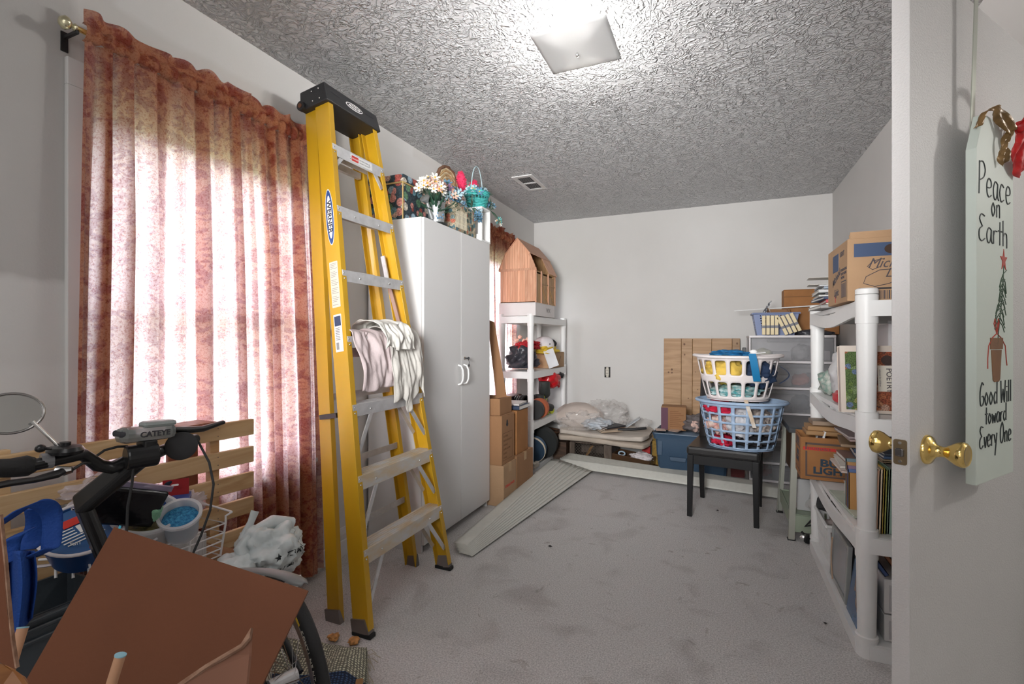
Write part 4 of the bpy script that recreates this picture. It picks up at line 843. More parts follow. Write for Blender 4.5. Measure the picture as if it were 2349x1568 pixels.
# ------------------------------------------------------------------ cartons, books, frames
def carton(name, label, size, loc, rz, m, tape=True, open_=False, flaps=(0.5, 0.6, 0.3, 0.4), flap_m=None, cat='box', group=None, wall=0.004, rot=None, flapside='all'):
    sx, sy, sz = size; t = thing(name, label, cat, loc, rz, group, rot)
    b = MB(); hx, hy = sx/2, sy/2
    if open_:
        b.box(-hx, hx, -hy, -hy+wall, 0, sz); b.box(-hx, hx, hy-wall, hy, 0, sz); b.box(-hx, -hx+wall, -hy+wall, hy-wall, 0, sz); b.box(hx-wall, hx, -hy+wall, hy-wall, 0, sz); b.box(-hx+wall, hx-wall, -hy+wall, hy-wall, 0, wall)
        b.build('body', m, t, bevel=0.002)
        ang = flaps
        for k, (a, w_, o, ax) in enumerate(((ang[0], sx, (0, -hy, sz), 0), (ang[1], sx, (0, hy, sz), PI), (ang[2], sy, (hx, 0, sz), PI/2), (ang[3], sy, (-hx, 0, sz), -PI/2))):
            if a is None: continue
            L_ = min(sx, sy)*0.48
            M = Matrix.Translation(o) @ Matrix.Rotation(ax, 4, 'Z') @ Matrix.Rotation(a, 4, 'X')
            b = MB(); b.box(-w_/2+0.002, w_/2-0.002, 0, 0.003, 0.001, L_, M); b.build('flap', flap_m or m, t)
    else:
        b.box(-hx, hx, -hy, hy, 0, sz-0.004); b.build('body', m, t, bevel=0.004)
        for s in (-1, 1):
            b = MB(); b.box(-hx+0.001, hx-0.001, min(0.0015*s, s*(hy-0.001)), max(0.0015*s, s*(hy-0.001)), sz-0.004, sz); b.build('flap', flap_m or m, t, bevel=0.001)
        if tape:
            b = MB(); b.box(-hx-0.0006, hx+0.0006, -0.024, 0.024, sz, sz+0.0006); b.box(hx, hx+0.0008, -0.024, 0.024, sz-0.06, sz); b.box(-hx-0.0008, -hx, -0.024, 0.024, sz-0.06, sz); b.build('tape', TAPE, t)
    return t
_bc = {}
def bookm(col, rough=0.5):
    k = 'cover_%.2f_%.2f_%.2f' % col
    return mat(k, col, rough, var=0.06, vscale=12)
def book(label, M, size, col, name='book', group=None, titled=None, pages=PAPER, cover=0.0025):
    """size = thickness (x), depth (y), height (z); spine on -y"""
    tx, dy, hz = size
    loc, rot, _ = M.decompose(); t = thing(name, label, 'book', loc, 0, group, rot.to_euler())
    cm = col if not isinstance(col, tuple) else bookm(col); b = MB(); b.box(0, cover, 0, dy, 0, hz); b.box(tx-cover, tx, 0, dy, 0, hz); b.box(0, tx, 0, cover, 0, hz); b.build('cover', cm, t)
    if tx > 2.5*cover: b = MB(); b.box(cover, tx-cover, cover, dy-0.004, 0.003, hz-0.003); b.build('pages', pages, t)
    if titled: b = MB(); b.box(tx*0.25, tx*0.75, -0.0006, 0, hz*0.25, hz*0.75); b.build('spine_title', bookm(titled), t)
    return t
def rotm(loc, rx=0, ry=0, rz=0): return Matrix.Translation(loc) @ Euler((rx, ry, rz)).to_matrix().to_4x4()

# boxes beside the cabinet
b1 = carton('cardboard_box', 'lowest tan cardboard box with red lettering, right of the cabinet', (0.22, 0.225, 0.285), (-1.475, 3.165, 0), 0, CARDL)
text('CORRALS WHITE', b1, frame_m((0.1102, -0.088, 0.125), (0, 1, 0), (0, 0, 1)), 0.024, REDI, bold=0.0008, wide=0.9)
b2 = carton('cardboard_box', 'plain cardboard box on the floor behind the red-lettered box', (0.24, 0.34, 0.30), (-1.485, 3.46, 0), 0, CARD)
b3 = carton('cardboard_box', 'moving box with printed checklist and dark hand hole, on the red-lettered box', (0.22, 0.225, 0.345), (-1.488, 3.162, 0.2855), 0.0, CARD, tape=False)
b = MB(); b.prism([(0.018*math.cos(a)*(1 if math.sin(a) < 0 else 0.7), 0.024*math.sin(a)) for k in range(20) for a in [2*PI*k/20]], 0, 0.001, frame_m((0.1102, -0.02, 0.285), (0, 1, 0), (0, 0, 1))); b.build('hand_hole', INK, b3)
PRN = mat('brown_print', (0.16, 0.075, 0.03), 0.8); b = MB(); M = frame_m((0.1102, -0.01, 0.13), (0, 1, 0), (0, 0, 1))
for a_ in ((-0.085, 0.085, 0.088, 0.091), (-0.085, 0.085, -0.102, -0.099), (-0.085, -0.082, -0.10, 0.09), (0.082, 0.085, -0.10, 0.09)): b.box(*a_, 0, 0.0006, M)
b.build('printed_frame', PRN, b3)
for i, s in enumerate(('KITCHEN', 'BEDROOM  BATH', 'GARAGE', 'LIVING ROOM', 'OFFICE', 'OTHER')): text(s, b3, M @ Matrix.Translation((-0.072, 0.06-i*0.03, 0)), 0.018, PRN, bold=0.0004)
b4 = carton('cardboard_box', 'narrow plain cardboard box standing on the box behind, against the shelving post', (0.21, 0.23, 0.33), (-1.485, 3.44, 0.3005), 0, CARDO, tape=False)
bx = carton('cardboard_box', 'open cardboard box with one tall raised flap, topmost of the stack by the cabinet', (0.20, 0.21, 0.115), (-1.50, 3.17, 0.631), 0.0, CARD, open_=True, flaps=(None, None, -1.75, None))
b = MB(); b.prism([(0.075, 0), (0.16, 0), (0.06, 0.55), (0.0, 0.575)], 0, 0.003, frame_m((-0.10, 0.106, 0.11), (1, 0.0, 0), (0, 0.0, 1))); b.build('raised_flap', CARD, bx)
for i, (lab, col, th) in enumerate((('dark blue book lying on the narrow cardboard box', (0.03, 0.05, 0.10), 0.03), ('sheaf of white papers lying on the dark blue book', (0.70, 0.66, 0.64), 0.012))):
    book(lab, rotm((-1.37-i*0.01, 3.35+i*0.02, 0.6315+i*0.031+0.001), 0, -PI/2, 0.1*i), (th, 0.22, 0.18), col)

# vertical-blind vanes on the floor
VAN = mat('ivory_vinyl', (0.60, 0.60, 0.55), 0.45, var=0.03, vscale=40, stretch=(1, 1, 1))
def vane(label, A, B_, wdt, tilt0, tilt1, group, arc=0.003):
    A, B_ = V(A), V(B_); d = (B_-A).normalized(); sd = d.cross(V((0, 0, 1))).normalized()
    def fn(u, v):
        p = A.lerp(B_, u); ti = tilt0+(tilt1-tilt0)*u; k = (v-0.5)*wdt
        s2 = sd*math.cos(ti)+V((0, 0, 1))*math.sin(ti); up = -sd*math.sin(ti)+V((0, 0, 1))*math.cos(ti)
        return p+s2*k+up*(arc*(1-(2*v-1)**2))
    b = MB(); b.sheet(fn, 20, 6); return solo(b, 'blind_vane', label, 'blind vane', VAN, group, smooth=60, solid=0.0012)
for i in range(9):
    f_ = i/8
    vane('ivory vinyl vane in the carpet fan, %s' % ['lowest and rightmost, against the open carpet', 'second from the open carpet side', 'third from the open carpet side', 'fourth from the open carpet side', 'middle one of the nine', 'fourth from the cabinet side', 'third from the cabinet side', 'second from the cabinet side', 'topmost and nearest the cabinet and boxes'][i], (-1.245-0.055*f_, 2.28+0.045*f_, 0.012+0.0036*i), (-1.045-0.30*f_, 4.12+0.05*f_, 0.030+0.0065*i), 0.089, 0.0, 0.0, 'vinyl blind vanes fanned on the carpet')
for i in range(6):
    vane('ivory vinyl vane in the long stack before the blue tote, %s' % ['lowest and nearest the camera', 'second from the front', 'third from the front', 'third from the back', 'second from the back', 'topmost and rearmost'][i], (-1.33+0.012*i, 4.20+0.012*i, 0.055+0.008*i), (0.42-0.02*i, 4.00+0.012*i, 0.045+0.003*i), 0.089, -0.75+0.14*i*0.2, -0.72, 'vinyl blind vanes stacked before the blue tote')

# ------------------------------------------------------------------ toy barn on a white box
wb = carton('white_box', 'flat white cardboard box under the toy barn', (0.345, 0.52, 0.115), (-1.605, 4.13, 1.367), 0, mat('white_cardboard', (0.70, 0.66, 0.65), 0.7, var=0.03), tape=False)
text('W/X', wb, frame_m((0.173, 0.02, 0.04), (0, 1, 0), (0, 0, 1)), 0.055, mat('faded_ink', (0.22, 0.21, 0.2), 0.8), bold=0.001)
bx0, bx1, by0, by1, bz = -1.775, -1.447, 3.90, 4.44, 1.4835
t = thing('toy_barn', 'wooden toy barn with gambrel roof and open roof flap on a white box', 'toy barn', ((bx0+bx1)/2, (by0+by1)/2, bz))
xm = (bx0+bx1)/2; hw = (bx1-bx0)/2; ze, zk, zp = 0.285, 0.425, 0.562
gam = [(-hw-0.015, ze), (-hw+0.045, zk), (0, zp), (hw-0.045, zk), (hw+0.015, ze)]
def gz(x):
    for (xa, za), (xb, zb) in zip(gam, gam[1:]):
        if xa <= x <= xb: return za+(zb-za)*(x-xa)/(xb-xa)
    return ze
nb = 14
for i in range(nb):      # near gable planks
    xa = -hw+i*2*hw/nb; xb = xa+2*hw/nb-0.0012
    b = MB(); b.box(xm+xa, xm+xb, by0, by0+0.008, bz, bz+ze-0.002); b.build('wall_plank', CEDAR, t, world=True)
    b = MB(); M = frame_m((xm, by0+0.004, bz), (1, 0, 0), (0, 0, 1)); b.prism([(xa, ze+0.012), (xb, ze+0.012), (xb, gz(xb)-0.002), (xa, gz(xa)-0.002)], 0, 0.008, M); b.build('gable_plank', CEDAR, t, world=True)
b = MB(); b.box(bx0-0.012, bx1+0.012, by0-0.005, by0+0.004, bz+ze-0.006, bz+ze+0.014); b.build('belt_board', CEDAR, t, world=True)
b = MB(); b.box(bx0, bx1, by0, by1, bz, bz+0.008); b.build('floor_board', CEDARD, t, world=True)
b = MB(); b.box(bx0, bx0+0.008, by0+0.008, by1, bz+0.008, bz+ze); b.box(bx0, bx1, by1-0.008, by1, bz+0.008, bz+ze); M = frame_m((xm, by1, bz), (1, 0, 0), (0, 0, 1)); b.prism([(x, z-0.003) for x, z in gam], 0, 0.008, M); b.build('back_wall', CEDARD, t, world=True)
ny = 16
for i in range(ny):   # right side planks
    ya = by0+0.008+i*(by1-by0-0.016)/ny; yb = ya+(by1-by0-0.016)/ny-0.0015
    hgt = ze-0.03 if (i % 5) else ze-0.005
    b = MB(); b.box(bx1-0.008, bx1, ya, yb, bz+0.008, bz+hgt); b.build('side_plank', CEDARD, t, world=True)
for ya in (by0+0.004, by0+0.14, by0+0.33, by1-0.01):
    b = MB(); b.box(bx1, bx1+0.009, ya, ya+0.012, bz, bz+ze); b.build('corner_post', CEDAR, t, world=True)
for ya, yb in ((by0+0.155, by0+0.325), (by0+0.345, by1-0.015)):
    b = MB()
    for za, zb in ((0.0, 0.012), (0.17, 0.182)): b.box(bx1, bx1+0.006, ya, yb, bz+za, bz+zb)
    b.sweep([(-0.005, 0), (0.005, 0), (0.005, 0.005), (-0.005, 0.005)], (bx1, ya+0.01, bz+0.17), (bx1, yb-0.01, bz+0.012), V((0, 0, 1)), V((1, 0, 0))); b.build('door_brace', CEDARD, t, world=True)
def roofp(x0_, z0_, x1_, z1_, ya, yb, name, m, th=0.006):
    b = MB(); b.hexa([V((xm+x0_, ya, bz+z0_)), V((xm+x1_, ya, bz+z1_)), V((xm+x1_, yb, bz+z1_)), V((xm+x0_, yb, bz+z0_)), V((xm+x0_, ya, bz+z0_+th)), V((xm+x1_, ya, bz+z1_+th)), V((xm+x1_, yb, bz+z1_+th)), V((xm+x0_, yb, bz+z0_+th))]); b.build(name, m, t, world=True)
roofp(-hw-0.015, ze, -hw+0.045, zk, by0-0.01, by1+0.01, 'roof_panel', CEDAR); roofp(-hw+0.045, zk, 0, zp, by0-0.01, by1+0.01, 'roof_panel', CEDAR); roofp(0, zp, hw-0.045, zk, by0-0.01, by1+0.01, 'roof_panel', CEDAR)
b = MB()   # open lower roof flap frame at the right: near triangular cheek, dark red inside
for yy in (by0+0.0, by1-0.004):
    M = frame_m((xm, yy, bz), (1, 0, 0), (0, 0, 1)); b.prism([(hw-0.05, zk), (hw+0.018, ze-0.01), (hw+0.006, ze-0.01), (hw-0.06, zk-0.01)], 0, 0.006, M)
b.build('roof_edge', CEDAR, t, world=True)
roofp(hw-0.05, zk, hw+0.02, ze-0.004, by0+0.30, by1+0.01, 'roof_panel', CEDAR)
b = MB(); b.box(xm-0.09, xm-0.084, by0+0.01, by1-0.01, bz+ze, bz+zk); b.build('inner_wall', REDWOOD, t, world=True)
b = MB(); b.box(bx0+0.01, bx1-0.005, by0+0.01, by1-0.01, bz+ze-0.012, bz+ze-0.004); b.build('loft_floor', CEDARD, t, world=True)

# ------------------------------------------------------------------ things on the far left shelving
def cloth_blob(name, label, cat, c, r, m, seed, amp=0.35, flatb=0.6, sub=4, group=None):
    b = MB(); b.blob(c, r, amp, seed, sub, 2.6, flatb=r[2]*flatb); return solo(b, name, label, cat, m, group, smooth=True)
GBAG = mat('grey_black_bag_plastic', (0.035, 0.035, 0.045), 0.3, bump=0.5, bscale=35)
cloth_blob('black_bag', 'crumpled dark grey plastic bag on the upper shelf in the far left corner', 'bag', (-1.64, 4.09, 0.985), (0.145, 0.17, 0.13), GBAG, 3)
cloth_blob('red_cloth', 'red cloth lying on the dark grey bag', 'cloth', (-1.60, 4.13, 1.105), (0.11, 0.13, 0.05), mat('red_fabric', (0.42, 0.012, 0.02), 0.8, bump=0.2), 5)
t = thing('silk_roses', 'pale pink silk roses lying on the red cloth', 'silk flowers', (-1.66, 4.08, 1.13))
for i, (x, y, z) in enumerate(((-1.68, 4.05, 1.155), (-1.67, 4.10, 1.185), (-1.655, 4.16, 1.15), (-1.60, 4.12, 1.165), (-1.57, 4.08, 1.15))):
    b = MB(); b.blob((x, y, z), (0.021, 0.021, 0.02), 0.25, i, 2); b.build('rose', PET['peach'], t, world=True, smooth=True)
t = thing('bike_helmet', 'white bicycle helmet with pink front on the upper far shelf', 'helmet', (-1.56, 4.45, 1.10))
HW = mat('helmet_white', (0.78, 0.75, 0.77), 0.25)
b = MB(); b.lathe([(0.098, 0), (0.10, 0.03), (0.088, 0.075), (0.06, 0.105), (0.0, 0.118)], 28, Matrix.Translation((-1.56, 4.45, 1.075)) @ Matrix.Rotation(0.25, 4, 'X'), sy=1.35); b.build('shell', HW, t, world=True, smooth=True)
b = MB(); b.blob((-1.545, 4.575, 1.12), (0.075, 0.03, 0.05), 0.1, 2, 3); b.build('rear_panel', BLACK, t, world=True, smooth=True)
for i in range(4): b = MB(); b.blob((-1.475, 4.38+i*0.045, 1.12+0.01*(i % 2)), (0.006, 0.014, 0.006), 0, 0, 2); b.build('vent', BLACK, t, world=True, smooth=True)
cloth_blob('yellow_cloth', 'yellow cloth under the white helmet on the upper far shelf', 'cloth', (-1.545, 4.42, 1.055), (0.11, 0.20, 0.045), mat('yellow_fabric', (0.72, 0.50, 0.04), 0.8), 9)
fb = carton('cardboard_box', 'small cardboard box with blue print on the upper far shelf', (0.27, 0.36, 0.15), (-1.60, 4.60, 0.886), -0.06, CARDL, tape=False)
b = MB(); b.prism([(-0.03, 0), (-0.01, 0.05), (0.0, 0.035), (0.012, 0.052), (0.03, 0.045), (0.03, 0.01), (0.005, -0.012)], 0, 0.001, frame_m((0.1352, -0.09, 0.05), (0, 1, 0), (0, 0, 1))); b.build('blue_print', mat('blue_print', (0.03, 0.17, 0.33), 0.7), fb)
b = MB(); b.sweep([(-0.003, 0), (0.003, 0), (0.003, 0.001), (-0.003, 0.001)], (0.135, 0.02, 0.04), (0.135, 0.09, 0.11), V((0, 0, 1)), V((1, 0, 0))); b.build('printed_line', INK, fb)
book('white sheet of printed paper leaning on the small cardboard box', rotm((-1.455, 4.30, 0.89), 0.35, 0.0, -1.5), (0.004, 0.10, 0.17), (0.66, 0.66, 0.68), name='leaflet')
# lower shelf
t = thing('cable_reel_case', 'dark case with shiny coils on the lower far shelf behind the post', 'case', (-1.67, 4.06, 0.446))
b = MB(); b.box(-1.80, -1.69, 3.93, 4.20, 0.447, 0.655); b.build('case', mat('dark_brown_plastic', (0.025, 0.018, 0.022), 0.4), t, world=True, bevel=0.006)
for i in range(4): b = MB(); b.lathe([(0.105, 0), (0.108, 0.01), (0.105, 0.02), (0.09, 0.02), (0.09, 0)], 28, Matrix.Translation((-1.685+i*0.023, 4.06, 0.553)) @ Matrix.Rotation(PI/2, 4, 'Y')); b.build('coil', mat('glossy_black', (0.01, 0.01, 0.01), 0.12), t, world=True, smooth=40)
for y, x, lab, nm, m_, r in ((4.01, -1.50, 'round black disc standing on the lower far shelf', 'black_disc', mat('dark_grey_disc', (0.03, 0.032, 0.032), 0.5), 0.085), (4.10, -1.49, 'rust-orange disc standing behind the black disc', 'orange_disc', mat('orange_disc', (0.40, 0.10, 0.04), 0.6), 0.090)):
    b = MB(); b.lathe([(r*0.96, 0), (r, 0.012), (r, 0.045), (r*0.9, 0.07), (r*0.5, 0.085), (0, 0.09)], 32, Matrix.Translation((x, y, 0.447+r)) @ Matrix.Rotation(-PI/2+0.2, 4, 'X')); solo(b, nm, lab, 'disc', m_, smooth=35)
SK = mat('dark_skate_fabric', (0.025, 0.03, 0.027), 0.6, bump=0.3, bscale=60); LIME = mat('lime_plastic', (0.55, 0.62, 0.03), 0.45)
for i, (x, y, z, rz, lab) in enumerate(((-1.51, 4.33, 0.447, 1.25, 'black inline skate with lime wheels, the lower of the pair'), (-1.53, 4.40, 0.565, 1.8, 'black inline skate with lime trim, resting on the other skate'))):
    t = thing('inline_skate', lab, 'skate', (x, y, z), rz, 'black and lime inline skates')
    b = MB(); b.tube([(-0.09, 0, 0.20), (-0.085, 0, 0.12), (-0.05, 0, 0.085), (0.03, 0, 0.075), (0.11, 0, 0.065)], [0.052, 0.055, 0.055, 0.045, 0.03], 14, flat=0.9); b.build('boot', SK, t, smooth=True)
    for k in range(4): b = MB(); b.lathe([(0.012, -0.01), (0.034, -0.008), (0.036, 0), (0.034, 0.008), (0.012, 0.01)], 18, Matrix.Translation((-0.11+k*0.072, 0, 0.036)) @ Matrix.Rotation(PI/2, 4, 'X')); b.build('wheel', LIME, t, smooth=50)
    b = MB(); b.box(-0.12, 0.12, -0.014, 0.014, 0.03, 0.055); b.build('frame', BLACK, t, bevel=0.004)
    b = MB(); b.tube([(-0.03, -0.035, 0.135), (0.0, 0, 0.15), (-0.03, 0.04, 0.13)], 0.008, 6); b.build('buckle_strap', LIME, t, smooth=True)
t = thing('sports_helmet', 'red sports helmet with black trim on top of the inline skates', 'helmet', (-1.53, 4.55, 0.75))
b = MB(); b.blob((-1.53, 4.52, 0.775), (0.10, 0.155, 0.10), 0.22, 4, 4, 1.6); b.build('shell', mat('red_gloss', (0.52, 0.008, 0.015), 0.25), t, world=True, smooth=True)
b = MB(); b.tube([(-1.46, 4.62, 0.83), (-1.44, 4.68, 0.81), (-1.46, 4.70, 0.78)], 0.016, 8); b.build('trim', BLACK, t, world=True, smooth=True)
b = MB(); b.tube([(-1.45, 4.50, 0.76), (-1.445, 4.56, 0.70), (-1.46, 4.62, 0.74)], 0.012, 8); b.build('chin_guard', mat('red_gloss', (0.52, 0.008, 0.015), 0.25), t, world=True, smooth=True)
# bottom of far left shelving
for y, x, r, lab, m_, nm in ((4.06, -1.53, 0.115, 'blue and white round game board on the lowest far shelf', mat('dull_blue', (0.05, 0.10, 0.17), 0.6), 'round_board'), (4.20, -1.50, 0.15, 'large round dark drum leaning on the lowest far shelf', mat('charcoal_fabric', (0.018, 0.02, 0.02), 0.7), 'round_drum')):
    M = Matrix.Translation((x, y, 0.057+r)) @ Matrix.Rotation(-PI/2+0.25, 4, 'X')
    t = thing(nm, lab, 'disc', (x, y, 0.056))
    b = MB(); b.lathe([(r*0.99, 0), (r, 0.01), (r, 0.06), (r*0.96, 0.07), (0, 0.072)], 36, M); b.build('body', m_, t, world=True, smooth=35)
    if r < 0.12: b = MB(); b.lathe([(r*0.99, 0), (r*1.03, 0.0), (r*1.03, 0.02), (r, 0.022)], 36, M); b.build('rim', mat('cream_rim', (0.66, 0.58, 0.46), 0.6), t, world=True, smooth=35)
t = thing('round_basket', 'round brown wicker basket deep on the lowest far shelf', 'basket', (-1.62, 4.62, 0.06))
for i in range(7): b = MB(); r = 0.11+0.008*i; b.tube([(r*math.cos(2*PI*k/28), r*math.sin(2*PI*k/28), 0.012+i*0.028+0.003*math.sin(k*PI)) for k in range(28)], 0.012, 6, closed=True); b.build('wicker_strand', mat('willow_brown', (0.14, 0.07, 0.04), 0.7, var=0.3, vscale=30), t, smooth=True)
b = MB(); b.box(-1.47, -1.44, 3.87, 3.98, 0.058, 0.10); solo(b, 'wooden_block', 'small pale block under the post of the far left shelving', 'block', mat('pale_block', (0.62, 0.57, 0.5), 0.6), bevel=0.003)

# ------------------------------------------------------------------ padding pile on a crate against the back wall
PAD = mat('beige_padding', (0.47, 0.40, 0.33), 0.9, var=0.10, vscale=6, bump=0.3, bscale=40)
PADX0, PADX1, PADY0, PADY1 = -1.42, -0.56, 4.34, 4.92
def pad(z0, z1, label, dx, seed, m=PAD):
    def fn(u, v):
        a = 2*PI*v; cx = (PADX0+PADX1)/2; x = PADX0+dx+u*(PADX1-PADX0-2*dx)
        c_, s_ = math.cos(a), math.sin(a); e_ = 0.35; sx = abs(c_)**e_*(1 if c_ > 0 else -1); sz = abs(s_)**e_*(1 if s_ > 0 else -1)
        k = min(1, 14*min(u, 1-u)+0.25)**0.5
        return V((x, (PADY0+PADY1)/2+sx*(PADY1-PADY0)/2*k+0.012*noise.noise(V((x*4, a, seed))), (z0+z1)/2+sz*(z1-z0)/2*k+0.006*noise.noise(V((x*5, a*2, seed)))+0.014*math.sin(u*4+seed)))
    b = MB(); b.sheet(fn, 50, 40); return solo(b, 'folded_padding', label, 'padding', m, 'folded padding against the back wall', smooth=60)
pad(0.205, 0.262, 'beige folded padding, lower layer of the pile by the back wall', 0.0, 1); pad(0.266, 0.318, 'pale beige folded padding, top layer of the pile by the back wall', 0.01, 2, mat('pale_beige_padding', (0.55, 0.49, 0.43), 0.9, var=0.08, vscale=7, bump=0.3, bscale=40))
def clear_film(name, col, a): return mat(name, col, 0.12, alpha=a, spec=0.8, bump=0.6, bscale=25)
FILM = clear_film('clear_plastic_film', (0.84, 0.80, 0.77), 0.22)
b = MB(); b.blob((-1.27, 4.66, 0.40), (0.25, 0.20, 0.14), 0.07, 6, 4, 1.3, flatb=0.078); solo(b, 'foam_bundle', 'beige foam bundle wrapped in clear plastic, left on the padding pile', 'foam', mat('pinkish_foam', (0.60, 0.52, 0.47), 0.8), smooth=True)
b = MB(); b.blob((-0.98, 4.70, 0.42), (0.20, 0.17, 0.14), 0.42, 11, 5, 2.2, flatb=0.10); solo(b, 'plastic_film', 'crumpled clear plastic film behind the papers on the padding pile', 'plastic film', FILM, smooth=True)
b = MB(); b.blob((-1.20, 4.48, 0.375), (0.20, 0.12, 0.10), 0.45, 15, 5, 2.4, flatb=0.055); solo(b, 'plastic_film', 'crumpled clear plastic film at the front of the foam bundle', 'plastic film', FILM, smooth=True)
b = MB(); b.blob((-1.03, 4.50, 0.368), (0.13, 0.13, 0.055), 0.4, 21, 4, 2.4, flatb=0.045); pb = solo(b, 'plastic_bag', 'pale blue printed plastic bag lying on the padding pile', 'bag', mat('pale_blue_plastic', (0.46, 0.51, 0.56), 0.35, vscale=14, col2=(0.60, 0.62, 0.65)), smooth=True)
for i in range(4): book('book lying slanted under the pale blue plastic bag' if i == 0 else ['', 'tan magazine on top of the slanted book', 'brown magazine second from the top of the slanted pile', 'black magazine on top of the slanted pile'][i], rotm((-0.80+0.008*i, 4.45+0.006*i, 0.325+0.014*i), 0.0, -PI/2-0.06, 0.5+0.1*i), (0.012, 0.19, 0.20), [(0.55, 0.42, 0.30), (0.5, 0.4, 0.3), (0.2, 0.13, 0.09), (0.03, 0.03, 0.035)][i], name='magazine')
book('black and white framed print standing slanted on the padding pile', rotm((-0.80, 4.62, 0.335), 0.0, 0.95, 0.15), (0.008, 0.13, 0.15), (0.60, 0.64, 0.68), name='framed_print')
b = MB(); b.tube([(-0.84, 4.43, 0.345), (-0.72, 4.44, 0.35), (-0.60, 4.50, 0.36)], [0.018, 0.022, 0.020], 10, flat=0.6); solo(b, 'umbrella', 'black folded umbrella lying on the right end of the padding pile', 'umbrella', mat('black_nylon', (0.015, 0.015, 0.017), 0.5), smooth=True)
b = MB(); b.blob((-0.66, 4.70, 0.365), (0.075, 0.09, 0.05), 0.4, 31, 3, flatb=0.042); solo(b, 'plastic_pouch', 'small clear pouch at the right end of the padding pile', 'pouch', FILM, smooth=True)
# crates under the padding
t = thing('wooden_crate', 'dark wooden crate with a wire mesh front under the padding pile', 'crate', (-1.10, 4.62, 0))
cw = wood_mat('weathered_crate_wood', (0.10, 0.07, 0.05), (0.20, 0.15, 0.115), 7, (1, 1, 6))
for x0_, x1_ in ((-1.30, -1.25), (-0.97, -0.90)): b = MB(); b.box(x0_, x1_, 4.44, 4.465, 0, 0.19); b.build('upright', cw, t, world=True, bevel=0.003)
b = MB(); b.box(-1.30, -0.90, 4.465, 4.85, 0.182, 0.195); b.box(-1.30, -0.90, 4.84, 4.86, 0, 0.182); b.box(-1.30, -1.29, 4.465, 4.84, 0, 0.182); b.box(-0.91, -0.90, 4.465, 4.84, 0, 0.182); b.box(-1.29, -0.91, 4.465, 4.84, 0.0, 0.012); b.build('body', cw, t, world=True)
b = MB(); WIRE = mat('old_wire', (0.35, 0.33, 0.30), 0.4, 0.8)
for k in range(-6, 13):
    for sg in (1, -1):
        p = []; xa = -1.25+k*0.028
        for q in range(2): xx = xa+ (0.17 if q else 0)*sg+(0.17 if sg < 0 else 0); p.append((xx, 4.452, 0.012+0.168*q))
        a, c = V(p[0]), V(p[1]); lo, hi = -1.25, -0.97
        ts = [0, 1]; dx = c.x-a.x
        t0_, t1_ = sorted(((lo-a.x)/dx, (hi-a.x)/dx)); t0_, t1_ = max(0, t0_), min(1, t1_)
        if t1_ > t0_: b.cyl(a.lerp(c, t0_), a.lerp(c, t1_), 0.0012, seg=4)
b.build('wire_mesh', WIRE, t, world=True, kind='stuff')
b = MB(); b.box(-1.45, -1.32, 4.40, 4.9, 0, 0.19); solo(b, 'wooden_chest', 'dark brown chest at the left end under the padding pile', 'chest', DKWOOD, bevel=0.004)
b = MB(); b.box(-1.16, -1.13, 4.47, 4.50, 0.014, 0.016); b.sweep([(-0.012, -0.003), (0.012, -0.003), (0.012, 0.003), (-0.012, 0.003)], (-1.17, 4.50, 0.02), (-1.09, 4.48, 0.165), V((1, 0, 0)), V((0, 1, 0))); solo(b, 'paint_stirrer', 'pale wooden paint stirrer inside the wire mesh crate', 'stick', PINE)
t = thing('tray_box', 'shallow brown shiny tray box tilted under the right end of the padding', 'box', (-0.70, 4.42, 0.055), 0, rot=(0, 0.10, -0.12))
b = MB(); x_, y_, z_ = 0.17, 0.11, 0.075
b.box(-x_, x_, -y_, -y_+0.006, 0, z_); b.box(-x_, x_, y_-0.006, y_, 0, z_); b.box(-x_, -x_+0.006, -y_, y_, 0, z_); b.box(x_-0.006, x_, -y_, y_, 0, z_); b.box(-x_, x_, -y_, y_, 0, 0.006); b.build('tray', mat('brown_foil', (0.10, 0.055, 0.03), 0.2, 0.3, bump=0.3, bscale=20), t, bevel=0.003)
cloth_blob('white_cloth', 'white cloth bundled in the shiny brown tray', 'cloth', (-0.63, 4.42, 0.118), (0.10, 0.08, 0.04), mat('soft_white', (0.68, 0.63, 0.64), 0.9), 33)
b = MB(); b.tube([(-0.80+0.028*math.cos(2*PI*k/16), 4.40, 0.135+0.018*math.sin(2*PI*k/16)) for k in range(16)], 0.007, 6, closed=True); solo(b, 'scissor_handle', 'pale blue scissor handle loop in the shiny brown tray', 'scissors', mat('pale_blue_plastic_solid', (0.42, 0.55, 0.66), 0.4), smooth=True)
t = thing('tub_lid_handle', 'turquoise plastic tub with dark handle slot before the brown tray', 'tub', (-0.82, 4.30, 0.0))
b = MB(); b.prism([(0.065*math.cos(a), 0.036*math.sin(a)*1.2+0.036) for k in range(21) for a in [PI*k/20]]+[(-0.065, 0.0), (0.065, 0.0)], 0, 0.05, frame_m((-0.82, 4.31, 0.002), (1, 0, 0), (0, 0, 1))); b.build('body', mat('turquoise_plastic', (0.10, 0.33, 0.37), 0.4), t, world=True, bevel=0.006)
b = MB(); b.prism([(0.035*math.cos(a), 0.009*math.sin(a)) for k in range(16) for a in [2*PI*k/16]], 0, 0.002, frame_m((-0.82, 4.259, 0.05), (1, 0, 0), (0, 0, 1))); b.build('handle_slot', INK, t, world=True)
b = MB(); b.box(-0.64, -0.57, 4.54, 4.60, 0, 0.19); solo(b, 'red_tin', 'red tin standing at the right end of the padding pile', 'tin', mat('red_tin_paint', (0.45, 0.02, 0.02), 0.4), bevel=0.004)
b = MB()
for i in range(5): b.tube([(-0.56+0.012*i, 4.66-0.01*i, 0.27), (-0.53+0.01*i, 4.60-0.01*i, 0.16), (-0.49+0.012*i, 4.50, 0.0)], 0.004, 5)
